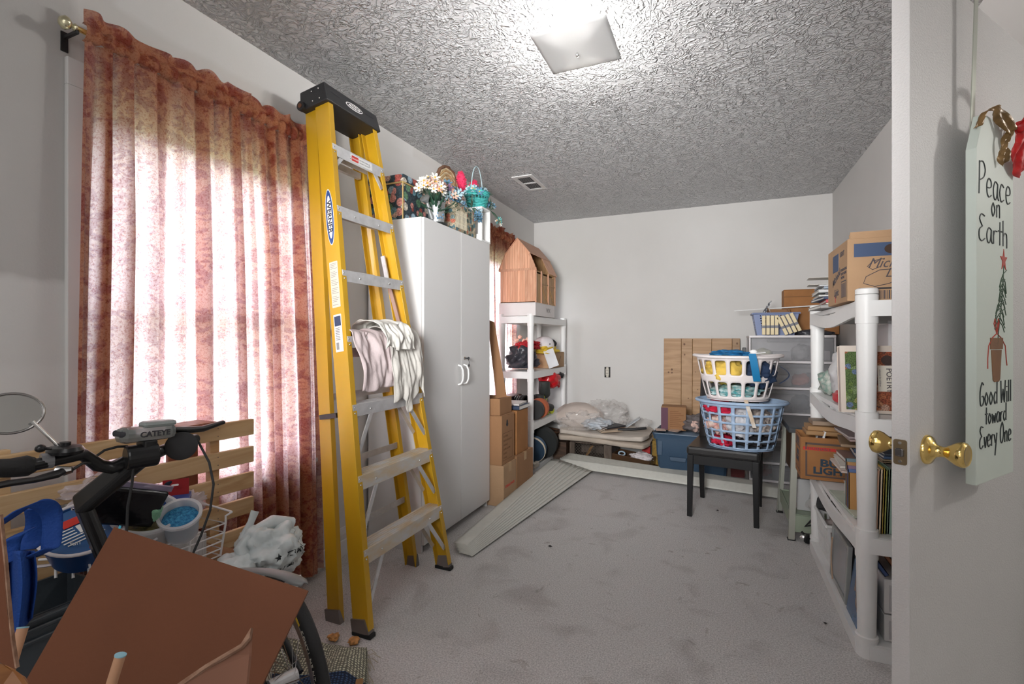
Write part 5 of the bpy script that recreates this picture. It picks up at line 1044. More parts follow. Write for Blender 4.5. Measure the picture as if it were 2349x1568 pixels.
b.prism([(-0.008, 0), (0.03, 0), (0.055, -0.22), (0.005, -0.23)], 0, 0.004, frame_m((-0.545, 4.58, 0.235), (1, -0.2, 0), (0, 0.25, 1))); solo(b, 'yellow_strap', 'flat yellow-brown woven strap hanging down beside the blue tote', 'strap', mat('ochre_webbing', (0.28, 0.17, 0.03), 0.8, var=0.2, vscale=60))
b = MB(); b.box(-0.88, -0.50, 4.35, 4.62, 0.0, 0.035); solo(b, 'brown_board', 'brown board flat on the carpet under the shiny tray', 'board', DKWOOD)
# ------------------------------------------------------------------ knotty pine panel
t = thing('pine_panel', 'knotty pine plank panel leaning on the back wall behind the blue tote', 'wood panel', (-0.15, 4.85, 0.0), 0, rot=(-0.06, 0, 0))
xs = [-0.337, -0.175, -0.075, 0.095, 0.27, 0.337]
rg = random.Random(11); KN = mat('pine_knot', (0.13, 0.055, 0.02), 0.6, var=0.2, vscale=60)
for a, c in zip(xs, xs[1:]):
    b = MB(); b.box(a+0.001, c-0.001, 0, 0.018, 0, 1.175); pl = b.build('plank', PINE, t, bevel=0.0025)
    for k in range(3):
        kx, kz = rg.uniform(a+0.025, c-0.025), rg.uniform(0.55, 1.13); kr = rg.uniform(0.004, 0.009)
        b = MB(); b.lathe([(kr, 0), (kr*0.95, 0.0008), (0, 0.0009)], 14, Matrix.Translation((kx, -0.0002, kz)) @ Matrix.Rotation(PI/2, 4, 'X'), sy=1.25); b.build('knot', KN, pl)
b = MB(); b.box(0.205, 0.235, 4.86, 4.90, 0, 1.09); solo(b, 'black_post', 'thin black post beside the pine panel', 'post', BLACK, bevel=0.004)
# ------------------------------------------------------------------ blue tote
TB = mat('slate_blue_plastic', (0.035, 0.072, 0.125), 0.42, bump=0.05, bscale=100)
t = thing('storage_tote', 'slate blue plastic storage tote behind the black chair', 'tote', (-0.19, 4.33, 0), -0.06)
b = MB(); hx, hy, h = 0.29, 0.19, 0.385
def tote_ring(z, k, e=0.03): return [V((x*(hx-e*0.0)*k, y*hy*k, z)) for x, y in ((-1, -0.9), (-0.93, -1), (0.93, -1), (1, -0.9), (1, 0.9), (0.93, 1), (-0.93, 1), (-1, 0.9))]
rings = [(0.0, 0.86), (0.20, 0.92), (0.205, 0.935), (0.34, 0.965), (0.34, 1.02), (0.375, 1.03), (0.385, 1.05), (0.392, 1.04), (0.38, 0.97), (0.06, 0.87)]
R_ = [[b.bm.verts.new(q) for q in tote_ring(z, k)] for z, k in rings]
for a, c in zip(R_, R_[1:]):
    for i in range(8): b.f([a[i], a[(i+1) % 8], c[(i+1) % 8], c[i]])
b.f(R_[0][::-1]); b.f(R_[-1]); b.build('tub', TB, t, smooth=30)
for x in (-0.27, 0.02, 0.27):
    b = MB(); b.prism([(-0.022, 0.0), (0.022, 0.0), (0.018, -0.13), (-0.018, -0.13)], 0, 0.012, frame_m((x*0.9, -0.188+0.018, 0.335), (1, 0, 0), (0, 0.05, 1))); b.build('rib', TB, t, bevel=0.004)
b = MB(); b.prism([(-0.07, 0.0), (0.07, 0.0), (0.06, -0.035), (-0.06, -0.035)], 0, 0.02, frame_m((-0.10, -0.188+0.018, 0.20), (1, 0, 0), (0, 0.05, 1))); b.build('grip', TB, t, bevel=0.006)
tc_ = carton('small_carton', 'small brown and purple carton on the left end of the blue tote', (0.20, 0.15, 0.20), (-0.35, 4.38, 0.392), 0.04, CARD, tape=False)
b = MB(); b.box(-0.1, -0.045, -0.0766, -0.075, 0.004, 0.19); b.box(-0.1015, -0.1, -0.075, 0.075, 0.004, 0.19); b.build('purple_panel', mat('dull_purple', (0.10, 0.03, 0.06), 0.6), tc_)
for i in range(9): b = MB(); b.box(-0.03, 0.08-0.02*(i % 3), -0.0766, -0.075, 0.03+i*0.016, 0.036+i*0.016); b.build('printed_line', mat('dark_brown_print', (0.22, 0.09, 0.03), 0.7), tc_)
cloth_blob('grey_garment', 'grey crumpled garment with pink lining on the blue tote', 'clothing', (-0.13, 4.33, 0.455), (0.15, 0.13, 0.085), mat('grey_knit', (0.15, 0.13, 0.13), 0.9, bump=0.3), 41)
b = MB(); b.blob((-0.17, 4.215, 0.455), (0.03, 0.02, 0.045), 0.4, 3, 3); solo(b, 'pink_lining', 'pink patterned lining showing in the grey garment', 'clothing', mat('pink_pattern', (0.55, 0.38, 0.33), 0.8, var=0.4, vscale=50), smooth=True)
for i, (x, y, rz, lab) in enumerate(((-0.40, 4.22, 0.2, 'pinkish folded paper at the front left of the blue tote'), (-0.31, 4.21, -0.3, 'small dark photo at the front edge of the blue tote'))):
    book(lab, rotm((x, y, 0.396), 0, -PI/2, rz), (0.006, 0.09, 0.08), ((0.62, 0.46, 0.38), (0.58, 0.44, 0.37))[i], name='paper')
# ------------------------------------------------------------------ drawer tower
CL = mat('translucent_drawer_plastic', (0.46, 0.46, 0.48), 0.25, alpha=0.32, spec=0.6, bump=0.05, bscale=40)
TW = mat('white_tower_frame', (0.72, 0.69, 0.70), 0.4)
tx0, tx1, ty0, ty1 = 0.235, 0.84, 4.42, 4.86
t = thing('drawer_tower', 'white six-drawer tower of translucent plastic in the far right corner', 'drawers', ((tx0+tx1)/2, (ty0+ty1)/2, 0))
zs = [0.02, 0.165, 0.36, 0.57, 0.775, 0.985, 1.19]
b = MB()
for z in zs: b.box(tx0, tx1, ty0-0.008, ty1, z-0.013, z+0.006)
for x in (tx0, tx1-0.012): b.box(x, x+0.012, ty0, ty0+0.03, 0, 1.19); b.box(x, x+0.012, ty1-0.03, ty1, 0, 1.19)
b.box(tx0, tx1, ty1-0.006, ty1, 0.0, 1.19)
b.build('frame', TW, t, world=True, bevel=0.004)
b = MB(); b.box(tx0+0.002, tx0+0.006, ty0+0.03, ty1-0.03, 0.0, 1.18); b.box(tx1-0.006, tx1-0.002, ty0+0.03, ty1-0.03, 0, 1.18); b.build('side_panel', CL, t, world=True)
cont = [((0.10, 0.02, 0.02), 'red'), ((0.10, 0.02, 0.02), 'red'), ((0.08, 0.08, 0.09), 'dark'), ((0.05, 0.06, 0.08), 'dark'), ((0.25, 0.25, 0.27), 'grey'), ((0.25, 0.25, 0.27), 'grey')]
for i in range(6):
    za, zb = zs[i]+0.008, zs[i+1]-0.016
    b = MB(); b.box(tx0+0.016, tx1-0.016, ty0-0.006, ty0+0.0, za, zb); b.box(tx0+0.016, tx0+0.020, ty0, ty1-0.02, za, zb-0.02); b.box(tx1-0.020, tx1-0.016, ty0, ty1-0.02, za, zb-0.02); b.box(tx0+0.02, tx1-0.02, ty0, ty1-0.02, za, za+0.004)
    d_ = b.build('drawer', CL, t, world=True, bevel=0.003)
    b = MB(); b.box(tx0+0.13, tx1-0.13, ty0-0.016, ty0-0.006, zb-0.032, zb-0.012); b.build('drawer_lip', CL, d_, world=True, bevel=0.003)
cols = {0: [(0.30, 0.03, 0.03), (0.12, 0.12, 0.13)], 1: [(0.28, 0.16, 0.08), (0.1, 0.1, 0.12)], 2: [(0.05, 0.06, 0.08), (0.10, 0.05, 0.05)], 3: [(0.02, 0.03, 0.05), (0.05, 0.05, 0.06)], 4: [(0.55, 0.16, 0.10), (0.35, 0.35, 0.36)], 5: [(0.60, 0.60, 0.32), (0.10, 0.10, 0.11)]}
names_ = {0: 'red and dark', 1: 'brown', 2: 'dark', 3: 'black', 4: 'orange-edged', 5: 'yellow and dark'}
order = ['lowest', 'second lowest', 'third lowest', 'third highest', 'second highest', 'topmost']
for i in range(6):
    za = zs[i]+0.013; rg = random.Random(60+i)
    for k in range(4 if i >= 4 else 3):
        xx = tx0+0.05+k*0.135; w_, h_ = 0.12, rg.uniform(0.06, 0.13)
        c = cols[i][k % 2]
        if i in (4, 5) and k != (0 if i == 5 else 2): c = (0.30+0.07*k, 0.30+0.06*k, 0.31+0.06*k)
        b = MB(); yy = ty0+0.02+0.01*k
        if k % 2 == 0: b.blob((xx+0.06, yy+0.09, za+h_*0.5), (0.07, 0.085, h_*0.55), 0.35, i*5+k, 3, flatb=h_*0.49)
        else: b.box(xx-0.01, xx+0.12, yy, yy+0.2, za, za+h_*0.8)
        solo(b, 'drawer_content', '%s bundle seen through the %s drawer of the tower, %s from its left' % (names_[i], order[i], ['first', 'second', 'third', 'fourth'][k]), 'contents', bookm(c, 0.8), smooth=(k % 2 == 0))
# on the tower
PER = mat('periwinkle_plastic', (0.20, 0.25, 0.42), 0.45)
t = thing('plastic_basket', 'periwinkle blue plastic basket on top of the drawer tower', 'basket', (0.435, 4.60, 1.195))
def brect(z, k): return [(-0.165*k, -0.11*k, z), (0.165*k, -0.11*k, z), (0.165*k, 0.11*k, z), (-0.165*k, 0.11*k, z)]
for si in range(4):
    n = 17 if si % 2 == 0 else 11; mrows = 8
    def side(u, v, si=si):
        z = 0.004+v*0.175; k = 0.82+0.18*v; c = brect(z, k); a, d_ = V(c[si]), V(c[(si+1) % 4]); return a.lerp(d_, u)
    b = MB(); b.sheet(side, n*2+1, mrows*2+1, skip=lambda i, j: i % 2 == 1 and j % 2 == 1 and j > 4 and 4 < i < n*2-5); b.build('side_wall', PER, t, solid=0.003)
b = MB(); b.hexa([V(p) for p in brect(0.0, 0.82)]+[V(p) for p in brect(0.005, 0.82)]); b.build('bottom', PER, t)
b = MB()
for c, d_ in zip(brect(0.182, 1.03), brect(0.182, 1.03)[1:]+brect(0.182, 1.03)[:1]): b.tube([c, d_], 0.0075, 8)
b.build('rim', PER, t)
ROD = mat('cream_painted_wood', (0.76, 0.64, 0.40), 0.6, var=0.04); GBAND = mat('grey_band', (0.20, 0.20, 0.22), 0.6)
for g, (u0, lab, tl) in enumerate(((1752, 'four cream wooden rods banded in grey, hanging upright over the drawer tower edge', 0.0), (1795, 'four cream wooden rods banded in grey, hanging slanted over the drawer tower edge', 0.42))):
    t = thing('rod_bundle', lab, 'rod bundle', (at_y(u0, 765, 4.385).x, 4.385, 1.18), 0)
    for k in range(4):
        xo = k*0.0305; M = Matrix.Translation((xo+(0.03 if g else 0), 0, 0.02+0.010*k*g)) @ Matrix.Rotation(-tl, 4, 'Y')
        b = MB(); b.box(-0.0125, 0.0125, -0.008, 0.008, 0.0, 0.155, M); rd = b.build('rod', ROD, t, bevel=0.003)
        b = MB(); b.box(-0.0128, 0.0128, -0.0083, 0.0083, 0.055, 0.075, M); b.build('band', GBAND, rd)
for i, (x, y, rz, sz, lab) in enumerate(((0.47, 4.60, 0.1, (0.15, 0.11, 0.09), 'small open cardboard box with torn edge in the periwinkle basket'),)):
    carton('small_carton', lab, sz, (x, y, 1.285), rz, CARD, open_=True, flaps=(-0.7, None, -0.5, 0.4))
b = MB(); b.blob((0.335, 4.60, 1.33), (0.05, 0.07, 0.045), 0.3, 4, 3); solo(b, 'dark_bundle', 'dark bundle at the left end inside the periwinkle basket', 'bundle', GBAG, smooth=True)
b = MB(); b.prism([(0, 0), (0.035, 0.01), (0.085, 0.12), (0.06, 0.10)], 0, 0.004, frame_m((0.33, 4.56, 1.37), (1, 0, 0), (0, 0, 1))); solo(b, 'dark_fin', 'dark pointed blade sticking out of the periwinkle basket', 'blade', GBAG)
b = MB(); b.cyl(at_y(1684, 713, 4.60), at_y(1895, 699, 4.62), 0.005, seg=8); solo(b, 'white_rod', 'thin white rod lying across the periwinkle basket', 'rod', WHITE)
lc = carton('cardboard_box', 'brown cardboard box standing behind the shelving at the right end of the drawer tower', (0.40, 0.16, 0.38), (0.80, 4.77, 1.205), 0, CARDO, tape=False)
lc.location.x = 0.715
b = MB(); b.box(-0.2, 0.2, -0.0812, -0.08, 0.315, 0.322); b.build('crease', mat('crease_brown', (0.2, 0.09, 0.03), 0.8), lc)
b = MB(); b.blob((0.70, 4.53, 1.215), (0.14, 0.09, 0.03), 0.3, 8, 3, flatb=0.02); solo(b, 'black_bag', 'flat black bag at the right end of the drawer tower top', 'bag', GBAG, smooth=True)
b = MB(); b.box(0.10, 0.20, 4.55, 4.6, 0, 0.34); b.box(0.10, 0.205, 4.5, 4.55, 0, 0.30); solo(b, 'red_case', 'dark red and brown case on the floor between tote and drawer tower', 'case', mat('dark_red', (0.13, 0.012, 0.012), 0.5))

# ------------------------------------------------------------------ black chair with two laundry baskets
VIN = mat('black_vinyl', (0.016, 0.015, 0.015), 0.35, bump=0.08, bscale=150); BW = mat('black_painted_wood', (0.008, 0.008, 0.009), 0.35)
t = thing('dining_chair', 'black padded dining chair carrying two stacked laundry baskets', 'chair', (0.05, 3.57, 0), -0.13)
b = MB(); b.box(-0.215, 0.215, -0.23, 0.22, 0.405, 0.462); b.build('seat', VIN, t, bevel=0.016)
b = MB(); b.box(-0.20, 0.20, -0.205, -0.185, 0.345, 0.405); b.box(-0.20, 0.20, 0.19, 0.205, 0.345, 0.405); b.box(-0.20, -0.185, -0.2, 0.2, 0.345, 0.405); b.box(0.185, 0.20, -0.2, 0.2, 0.345, 0.405); b.build('apron', BW, t)
for sx in (-1, 1):
    b = MB(); q = [(-0.019, -0.019), (0.019, -0.019), (0.019, 0.019), (-0.019, 0.019)]; b.sweep([(x*0.8, y*0.8) for x, y in q], (sx*0.197, -0.208, 0), (sx*0.192, -0.20, 0.404), V((1, 0, 0)), V((0, 1, 0)), secB=q); b.build('leg', BW, t, bevel=0.003)
    b = MB(); b.sweep([(x*0.8, y*0.8) for x, y in q], (sx*0.187, 0.235, 0), (sx*0.192, 0.205, 0.404), V((1, 0, 0)), V((0, 1, 0)), secB=q); b.build('leg', BW, t, bevel=0.003)
def bk(u, v): x = -0.205+0.41*u; z = 0.40+v*0.54; return V((x, 0.225+0.085*v**1.3, z))
b = MB(); b.sheet(bk, 8, 12); b.build('backrest', VIN, t, solid=0.03, smooth=60)
def laundry(label, m, loc, rz, h, rt, rb, slots, rows, edge_dip, round_):
    t = thing('laundry_basket', label, 'laundry basket', loc, rz)
    ax = 0.78
    n = slots*4; nv = sum(r for _, r in rows)
    pat = []
    for hole, r in rows: pat += [hole]*r
    def fn(u, v):
        a = 2*PI*u; k = rb+(rt-rb)*v**0.85; return V((k*math.cos(a), k*ax*math.sin(a), 0.004+v*(h-0.01)))
    b = MB(); b.sheet(fn, n, nv, skip=lambda i, j: pat[j] and i % 4 != 0, wrap=True); b.build('basket_wall', m, t, solid=0.004, sub=1 if round_ else 0, smooth=60)
    b = MB(); b.lathe([(rb, 0), (rb*1.0, 0.006), (0, 0.006)], 40, sy=ax); b.build('bottom', m, t)
    b = MB()
    pts = [((rt+0.012)*math.cos(a), (rt+0.012)*ax*math.sin(a), h-0.006+edge_dip*abs(math.cos(a))**6) for k in range(56) for a in [2*PI*k/56]]
    b.tube(pts, 0.0135, 8, closed=True, flat=0.75); b.build('rim', m, t, smooth=True)
    return t
LB_M = mat('light_blue_plastic', (0.33, 0.45, 0.62), 0.45); WB_M = mat('pinkish_white_plastic', (0.76, 0.70, 0.69), 0.42)
bcx, bcy = 0.135, 3.50
def zrow(): return None
laundry('light blue laundry basket full of laundry on the black chair seat', LB_M, (bcx, bcy, 0.4625), -0.1, 0.305, 0.255, 0.195, 18, [(0, 1), (1, 3), (0, 1), (1, 3), (0, 1), (1, 3), (0, 1), (1, 3), (0, 1), (1, 3), (0, 2)], 0.0, False)
laundry('white laundry basket with oval slots stacked in the light blue basket', WB_M, (bcx-0.02, bcy, 0.772), 0.12, 0.285, 0.25, 0.185, 16, [(0, 1), (1, 4), (0, 2), (1, 4), (0, 1)], 0.008, True)
def cb_(label, m, c, r, seed, amp=0.35, name='laundry'):
    b = MB(); b.blob((bcx+c[0], bcy+c[1], c[2]), r, amp, seed, 4, 3.0); return solo(b, name, label, 'laundry', m, smooth=True)
YC = mat('yellow_sheet_fabric', (0.74, 0.50, 0.09), 0.85, var=0.08, bump=0.5, bscale=30); NV = mat('navy_fabric', (0.012, 0.03, 0.075), 0.85); TL = mat('teal_pattern_fabric', (0.05, 0.30, 0.32), 0.8, vscale=45, col2=(0.55, 0.66, 0.66)); RD = mat('red_laundry_fabric', (0.55, 0.01, 0.05), 0.8)
MIX = mat('mixed_laundry_fabric', (0.55, 0.48, 0.43), 0.85, vscale=30, col2=(0.10, 0.08, 0.08)); WF = mat('white_laundry_fabric', (0.68, 0.68, 0.70), 0.85, vscale=16, col2=(0.42, 0.42, 0.45)); BKF = mat('black_laundry_fabric', (0.015, 0.013, 0.016), 0.85); PF = mat('pink_laundry_fabric', (0.62, 0.33, 0.30), 0.85, vscale=35, col2=(0.66, 0.55, 0.48))
cb_('yellow sheet bunched in the left half of the white laundry basket', YC, (-0.10, -0.02, 0.955), (0.135, 0.135, 0.085), 3, 0.25)
cb_('teal patterned cloth at the bottom of the white laundry basket', TL, (-0.03, -0.01, 0.825), (0.16, 0.125, 0.042), 5, 0.25)
cb_('navy cloth in the right half of the white laundry basket', NV, (0.10, -0.01, 0.94), (0.105, 0.125, 0.09), 7, 0.25)
cb_('bright blue bag lying on top of the white laundry basket', mat('bright_blue_fabric', (0.01, 0.14, 0.33), 0.6, var=0.15, vscale=20), (-0.06, 0.0, 1.065), (0.13, 0.12, 0.03), 9, 0.25)
t = thing('blue_strap', 'bright blue strap hanging over the rim of the white laundry basket', 'strap', (bcx+0.055, bcy-0.2, 0.93)); BS = mat('blue_strap_fabric', (0.0, 0.16, 0.36), 0.7)
b = MB(); b.sheet(lambda u, v: V((bcx+0.035+0.042*v+0.03*u, bcy-0.215-0.005*math.sin(u*3)+0.035*u*u, 1.075-0.17*u)), 14, 3); b.build('strap', BS, t, world=True, solid=0.003)
b = MB(); b.sheet(lambda u, v: V((bcx+0.215+0.055*math.sin(u*PI), bcy-0.10+0.02*u, 1.0-0.115*u))+V((0, (v-0.5)*0.03, 0)), 14, 2); b.build('strap_loop', NV, t, world=True, solid=0.003)
b = MB(); b.box(0, 0.09, 0, 0.03, 0, 0.004, rotm((bcx+0.05, bcy-0.12, 1.068), 0.1, -0.12, 0.1)); b.blob((bcx+0.07, bcy-0.1, 1.085), (0.022, 0.012, 0.014), 0, 0, 2); solo(b, 'white_clip', 'white plastic clip on top of the white laundry basket', 'clip', WHITE)
cb_('red garment high at the left in the light blue laundry basket', RD, (-0.13, -0.05, 0.715), (0.09, 0.10, 0.05), 11)
cb_('red garment low at the left in the light blue laundry basket', RD, (-0.10, -0.04, 0.505), (0.08, 0.095, 0.032), 13)
cb_('pinkish patterned clothes at the left in the light blue laundry basket', PF, (-0.13, -0.03, 0.61), (0.075, 0.11, 0.065), 15)
cb_('white clothes in the middle of the light blue laundry basket', WF, (-0.01, -0.05, 0.63), (0.085, 0.125, 0.10), 17)
cb_('mixed patterned clothes at the right in the light blue laundry basket', MIX, (0.11, -0.03, 0.63), (0.085, 0.12, 0.085), 19)
cb_('black clothes at the bottom right of the light blue laundry basket', BKF, (0.07, -0.03, 0.515), (0.11, 0.115, 0.04), 21)
b = MB(); b.sheet(lambda u, v: V((bcx+0.01+0.05*u+0.022*v, bcy-0.215+0.03*u, 0.79-0.17*u+0.0*v)), 12, 2); solo(b, 'cloth_belt', 'white and tan belt hanging over the rim of the light blue basket', 'belt', mat('tan_white_belt', (0.66, 0.62, 0.57), 0.8, vscale=12, col2=(0.55, 0.36, 0.18)), solid=0.003)

# ------------------------------------------------------------------ right shelving contents
T_ = 1.3065
mb_ = carton('beer_carton', 'tan beer carton with navy bands and script lettering on top of the right shelving', (0.40, 0.35, 0.235), (0.652, 2.360, T_), 0.0, CARDL, open_=True, flaps=(None, None, None, None))
b = MB(); b.box(-0.19, 0.195, -0.165, -0.160, 0.2, 0.262); b.box(-0.19, 0.195, -0.152, -0.147, 0.2, 0.254); b.build('inner_flap', CARDL, mb_)
NVB = mat('faded_navy_print', (0.045, 0.075, 0.15), 0.7); DKP = mat('dark_print', (0.07, 0.06, 0.07), 0.75)
M = frame_m((-0.20, -0.1752, 0), (1, 0, 0), (0, 0, 1))
def rect(parent, M, x0, x1, y0, y1, m, name, z=0.0006):
    b = MB(); b.box(x0, x1, y0, y1, -0.0002, z, M); return b.build(name, m, parent)
rect(mb_, M, 0.02, 0.38, 0.165, 0.215, NVB, 'navy_band')
b = MB(); b.prism(oval(0.042, 0.034, 24), 0, 0.0012, M @ Matrix.Translation((0.135, 0.19, 0))); b.build('hand_hole', mat('hole_brown', (0.05, 0.025, 0.015), 0.8), mb_)
text('Michelob', mb_, M @ Matrix.Translation((0.062, 0.122, 0.0003)), 0.052, DKP, shear=0.45, bold=0.0, wide=0.85)
text('Light', mb_, M @ Matrix.Translation((0.115, 0.086, 0.0003)), 0.048, DKP, shear=0.45, bold=0.0, wide=0.9)
b = MB()
for pts in ([(0.115, 0.155), (0.08, 0.148), (0.062, 0.128), (0.078, 0.115), (0.10, 0.125)], [(0.15, 0.115), (0.10, 0.113), (0.058, 0.09), (0.05, 0.065), (0.085, 0.052), (0.13, 0.062), (0.175, 0.09)], [(0.12, 0.088), (0.16, 0.088)]): b.tube([M @ V((x, y, 0.0004)) for x, y in pts], 0.0014, 5)
b.build('script_flourish', DKP, mb_)
rect(mb_, M, 0.165, 0.20, 0.055, 0.08, REDI, 'red_square')
rect(mb_, M, 0.035, 0.165, 0.005, 0.048, INK, 'barcode_frame'); rect(mb_, M, 0.041, 0.158, 0.005, 0.042, CARDL, 'barcode_ground', 0.0009)
b = MB(); rg = random.Random(2)
xx = 0.045
while xx < 0.153: ww = rg.choice([0.0015, 0.0015, 0.003, 0.004]); b.box(xx, xx+ww, 0.005, 0.037, 0.0008, 0.0012, M); xx += ww+rg.choice([0.002, 0.003])
b.build('barcode', DKP, mb_, kind='stuff')
M2 = frame_m((-0.2002, 0.175, 0), (0, -1, 0), (0, 0, 1))
rect(mb_, M2, 0.10, 0.20, 0.135, 0.205, NVB, 'navy_square')
text('LIGHT', mb_, M2 @ Matrix.Translation((0.225, 0.185, 0.0003)), 0.026, DKP, bold=0.001)
text('Michelob', mb_, M2 @ Matrix.Translation((0.095, 0.075, 0.0003)) @ Matrix.Rotation(0.3, 4, 'Z'), 0.040, DKP, shear=0.4, bold=0.0006)
text('Light', mb_, M2 @ Matrix.Translation((0.12, 0.035, 0.0003)), 0.040, DKP, shear=0.4, bold=0.0006)
for i, s in enumerate(('TWENTY-FOUR', 'LOW CALORIE', 'BOTTLES')): text(s, mb_, M2 @ Matrix.Translation((0.245, 0.125-i*0.015, 0.0003)), 0.013, DKP, bold=0.0004)
rect(mb_, M2, 0.25, 0.325, 0.02, 0.085, DKP, 'barcode_frame'); rect(mb_, M2, 0.255, 0.32, 0.02, 0.08, CARDL, 'barcode_ground', 0.0009)
b = MB(); 
for i in range(14): b.box(0.258+i*0.0044, 0.2595+i*0.0044+0.001*(i % 3 == 0), 0.02, 0.075, 0.0008, 0.0012, M2)
b.build('barcode', DKP, mb_, kind='stuff')
rect(mb_, M2, 0.14, 0.147, 0.008, 0.035, REDI, 'red_mark')
rg = random.Random(5)
for i in range(9):
    th = rg.choice([0.008, 0.012, 0.015, 0.018]); c = rg.choice([(0.5, 0.47, 0.44), (0.16, 0.2, 0.28), (0.45, 0.05, 0.06), (0.08, 0.08, 0.09), (0.62, 0.6, 0.58)])
    if i == 0: zz = T_
    book('%s magazine in the pile behind the beer carton, number %d from its bottom' % (['white', 'red', 'blue', 'grey', 'dark', 'pale', 'cream', 'black', 'silver'][i], i+1) if False else '%s magazine in the pile behind the beer carton on the top shelf' % ['grey', 'cream', 'red', 'navy', 'white', 'dark grey', 'pale grey', 'blue-grey', 'topmost silver'][i],
         rotm((0.66+rg.uniform(-0.01, 0.01), 2.62+rg.uniform(-0.01, 0.02), zz+0.0008), 0, -PI/2, rg.uniform(-0.08, 0.08)), (th, 0.27, 0.20+0.03*rg.random()), [(0.3, 0.29, 0.28), (0.6, 0.55, 0.48), (0.45, 0.04, 0.05), (0.05, 0.07, 0.14), (0.65, 0.64, 0.62), (0.1, 0.1, 0.11), (0.5, 0.5, 0.5), (0.25, 0.3, 0.36), (0.55, 0.56, 0.57)][i], name='magazine')
    zz += th+0.0012
for k, z in enumerate((1.425, 1.455)):
    b = MB(); b.sheet(lambda u, v: V((0.52-0.11*u, 2.70+v*0.12, z+0.006*u*math.sin(v*3)+0.003*k)), 8, 4); solo(b, 'paper_sheet', ['lower', 'upper'][k]+' loose paper sticking out left behind the beer carton', 'paper', PAPER, solid=0.001)
# second shelf
S2 = 0.8765
t = thing('poetry_book', 'large illustrated poetry book with garden painting cover standing at the shelf front', 'book', (0.63, 2.26, S2), 0, rot=(-0.10, 0, 0.05))
GARD = tapestry('garden_painting', (0.10, 0.16, 0.05), [(0.14, 0.22, 0.05), (0.35, 0.12, 0.05), (0.10, 0.16, 0.05), (0.20, 0.28, 0.12), (0.14, 0.20, 0.32), (0.30, 0.30, 0.10)], 46)
AUT = tapestry('autumn_painting', (0.33, 0.09, 0.04), [(0.42, 0.14, 0.06), (0.25, 0.06, 0.03), (0.50, 0.30, 0.22), (0.15, 0.07, 0.05), (0.45, 0.20, 0.10), (0.20, 0.12, 0.16)], 38)
b = MB(); b.box(-0.185, 0.20, 0, 0.003, 0, 0.262); b.box(-0.185, 0.20, 0.037, 0.04, 0, 0.262); b.build('cover', mat('cream_cover', (0.62, 0.54, 0.47), 0.6), t)
b = MB(); b.box(-0.183, 0.195, 0.003, 0.037, 0.003, 0.258); b.build('pages', mat('page_edges', (0.58, 0.50, 0.46), 0.8, vscale=90, col2=(0.45, 0.37, 0.33), stretch=(0.05, 4, 0.05)), t)
b = MB(); b.box(-0.168, -0.105, -0.0006, 0, 0.012, 0.238); b.build('garden_picture', GARD, t)
b = MB(); b.box(-0.105, 0.20, -0.0006, 0, 0.012, 0.238); b.build('autumn_picture', AUT, t)
b = MB(); b.box(-0.062, 0.055, -0.0014, -0.0006, 0.085, 0.185); b.build('title_plaque', mat('cream_plaque', (0.66, 0.62, 0.53), 0.6), t)
M = frame_m((-0.022, -0.0015, 0.175), (0, 0, -1), (1, 0, 0)); text('POETRY', t, M @ Matrix.Translation((0, -0.012, 0)), 0.026, DKP, bold=0.0003)
text('A TREASURY OF', t, M @ Matrix.Translation((0, 0.022, 0)), 0.012, DKP); 
for i in range(3): text('selected for children', t, M @ Matrix.Translation((0.005, -0.035-i*0.016, 0)), 0.008, DKP)
b = MB(); b.lathe([(0.018, 0), (0.02, 0.012), (0.012, 0.014), (0.011, 0.03), (0, 0.031)], 14, frame_m((-0.03, -0.001, 0.205), (1, 0, 0), (0, 0.05, 1)) @ Matrix.Scale(0.05, 4, (0, 0, 1)))
b.build('painted_hat', mat('hat_brown', (0.04, 0.02, 0.015), 0.7), t)
b = MB(); b.box(0.64, 0.80, 2.42, 2.62, S2, 1.225); solo(b, 'white_box', 'plain white box standing behind the poetry book', 'box', mat('plain_white_card', (0.72, 0.70, 0.71), 0.6), bevel=0.003)
b = MB(); b.blob((0.555, 2.70, 1.0), (0.065, 0.13, 0.125), 0.22, 44, 4, 2.0, flatb=0.122); solo(b, 'white_bag', 'white plastic shopping bag behind the book of poetry on the second shelf', 'bag', mat('white_bag_plastic', (0.62, 0.62, 0.63), 0.35, bump=0.3, bscale=20), smooth=True)
b = MB(); b.blob((0.505, 2.56, 0.905), (0.03, 0.09, 0.030), 0.3, 46, 3, 2.0, flatb=0.026); solo(b, 'red_bag', 'red plastic at the foot of the white bag on the second shelf', 'bag', mat('red_bag_plastic', (0.55, 0.02, 0.03), 0.35), smooth=True)
b = MB(); b.blob((0.53, 2.93, 0.94), (0.05, 0.08, 0.065), 0.4, 48, 3, 3.0, flatb=0.062); solo(b, 'toy_bundle', 'small colourful bundle by the far post on the second shelf', 'bundle', mat('multicolour', (0.55, 0.55, 0.5), 0.6, vscale=30, col2=(0.1, 0.25, 0.2)), smooth=True)
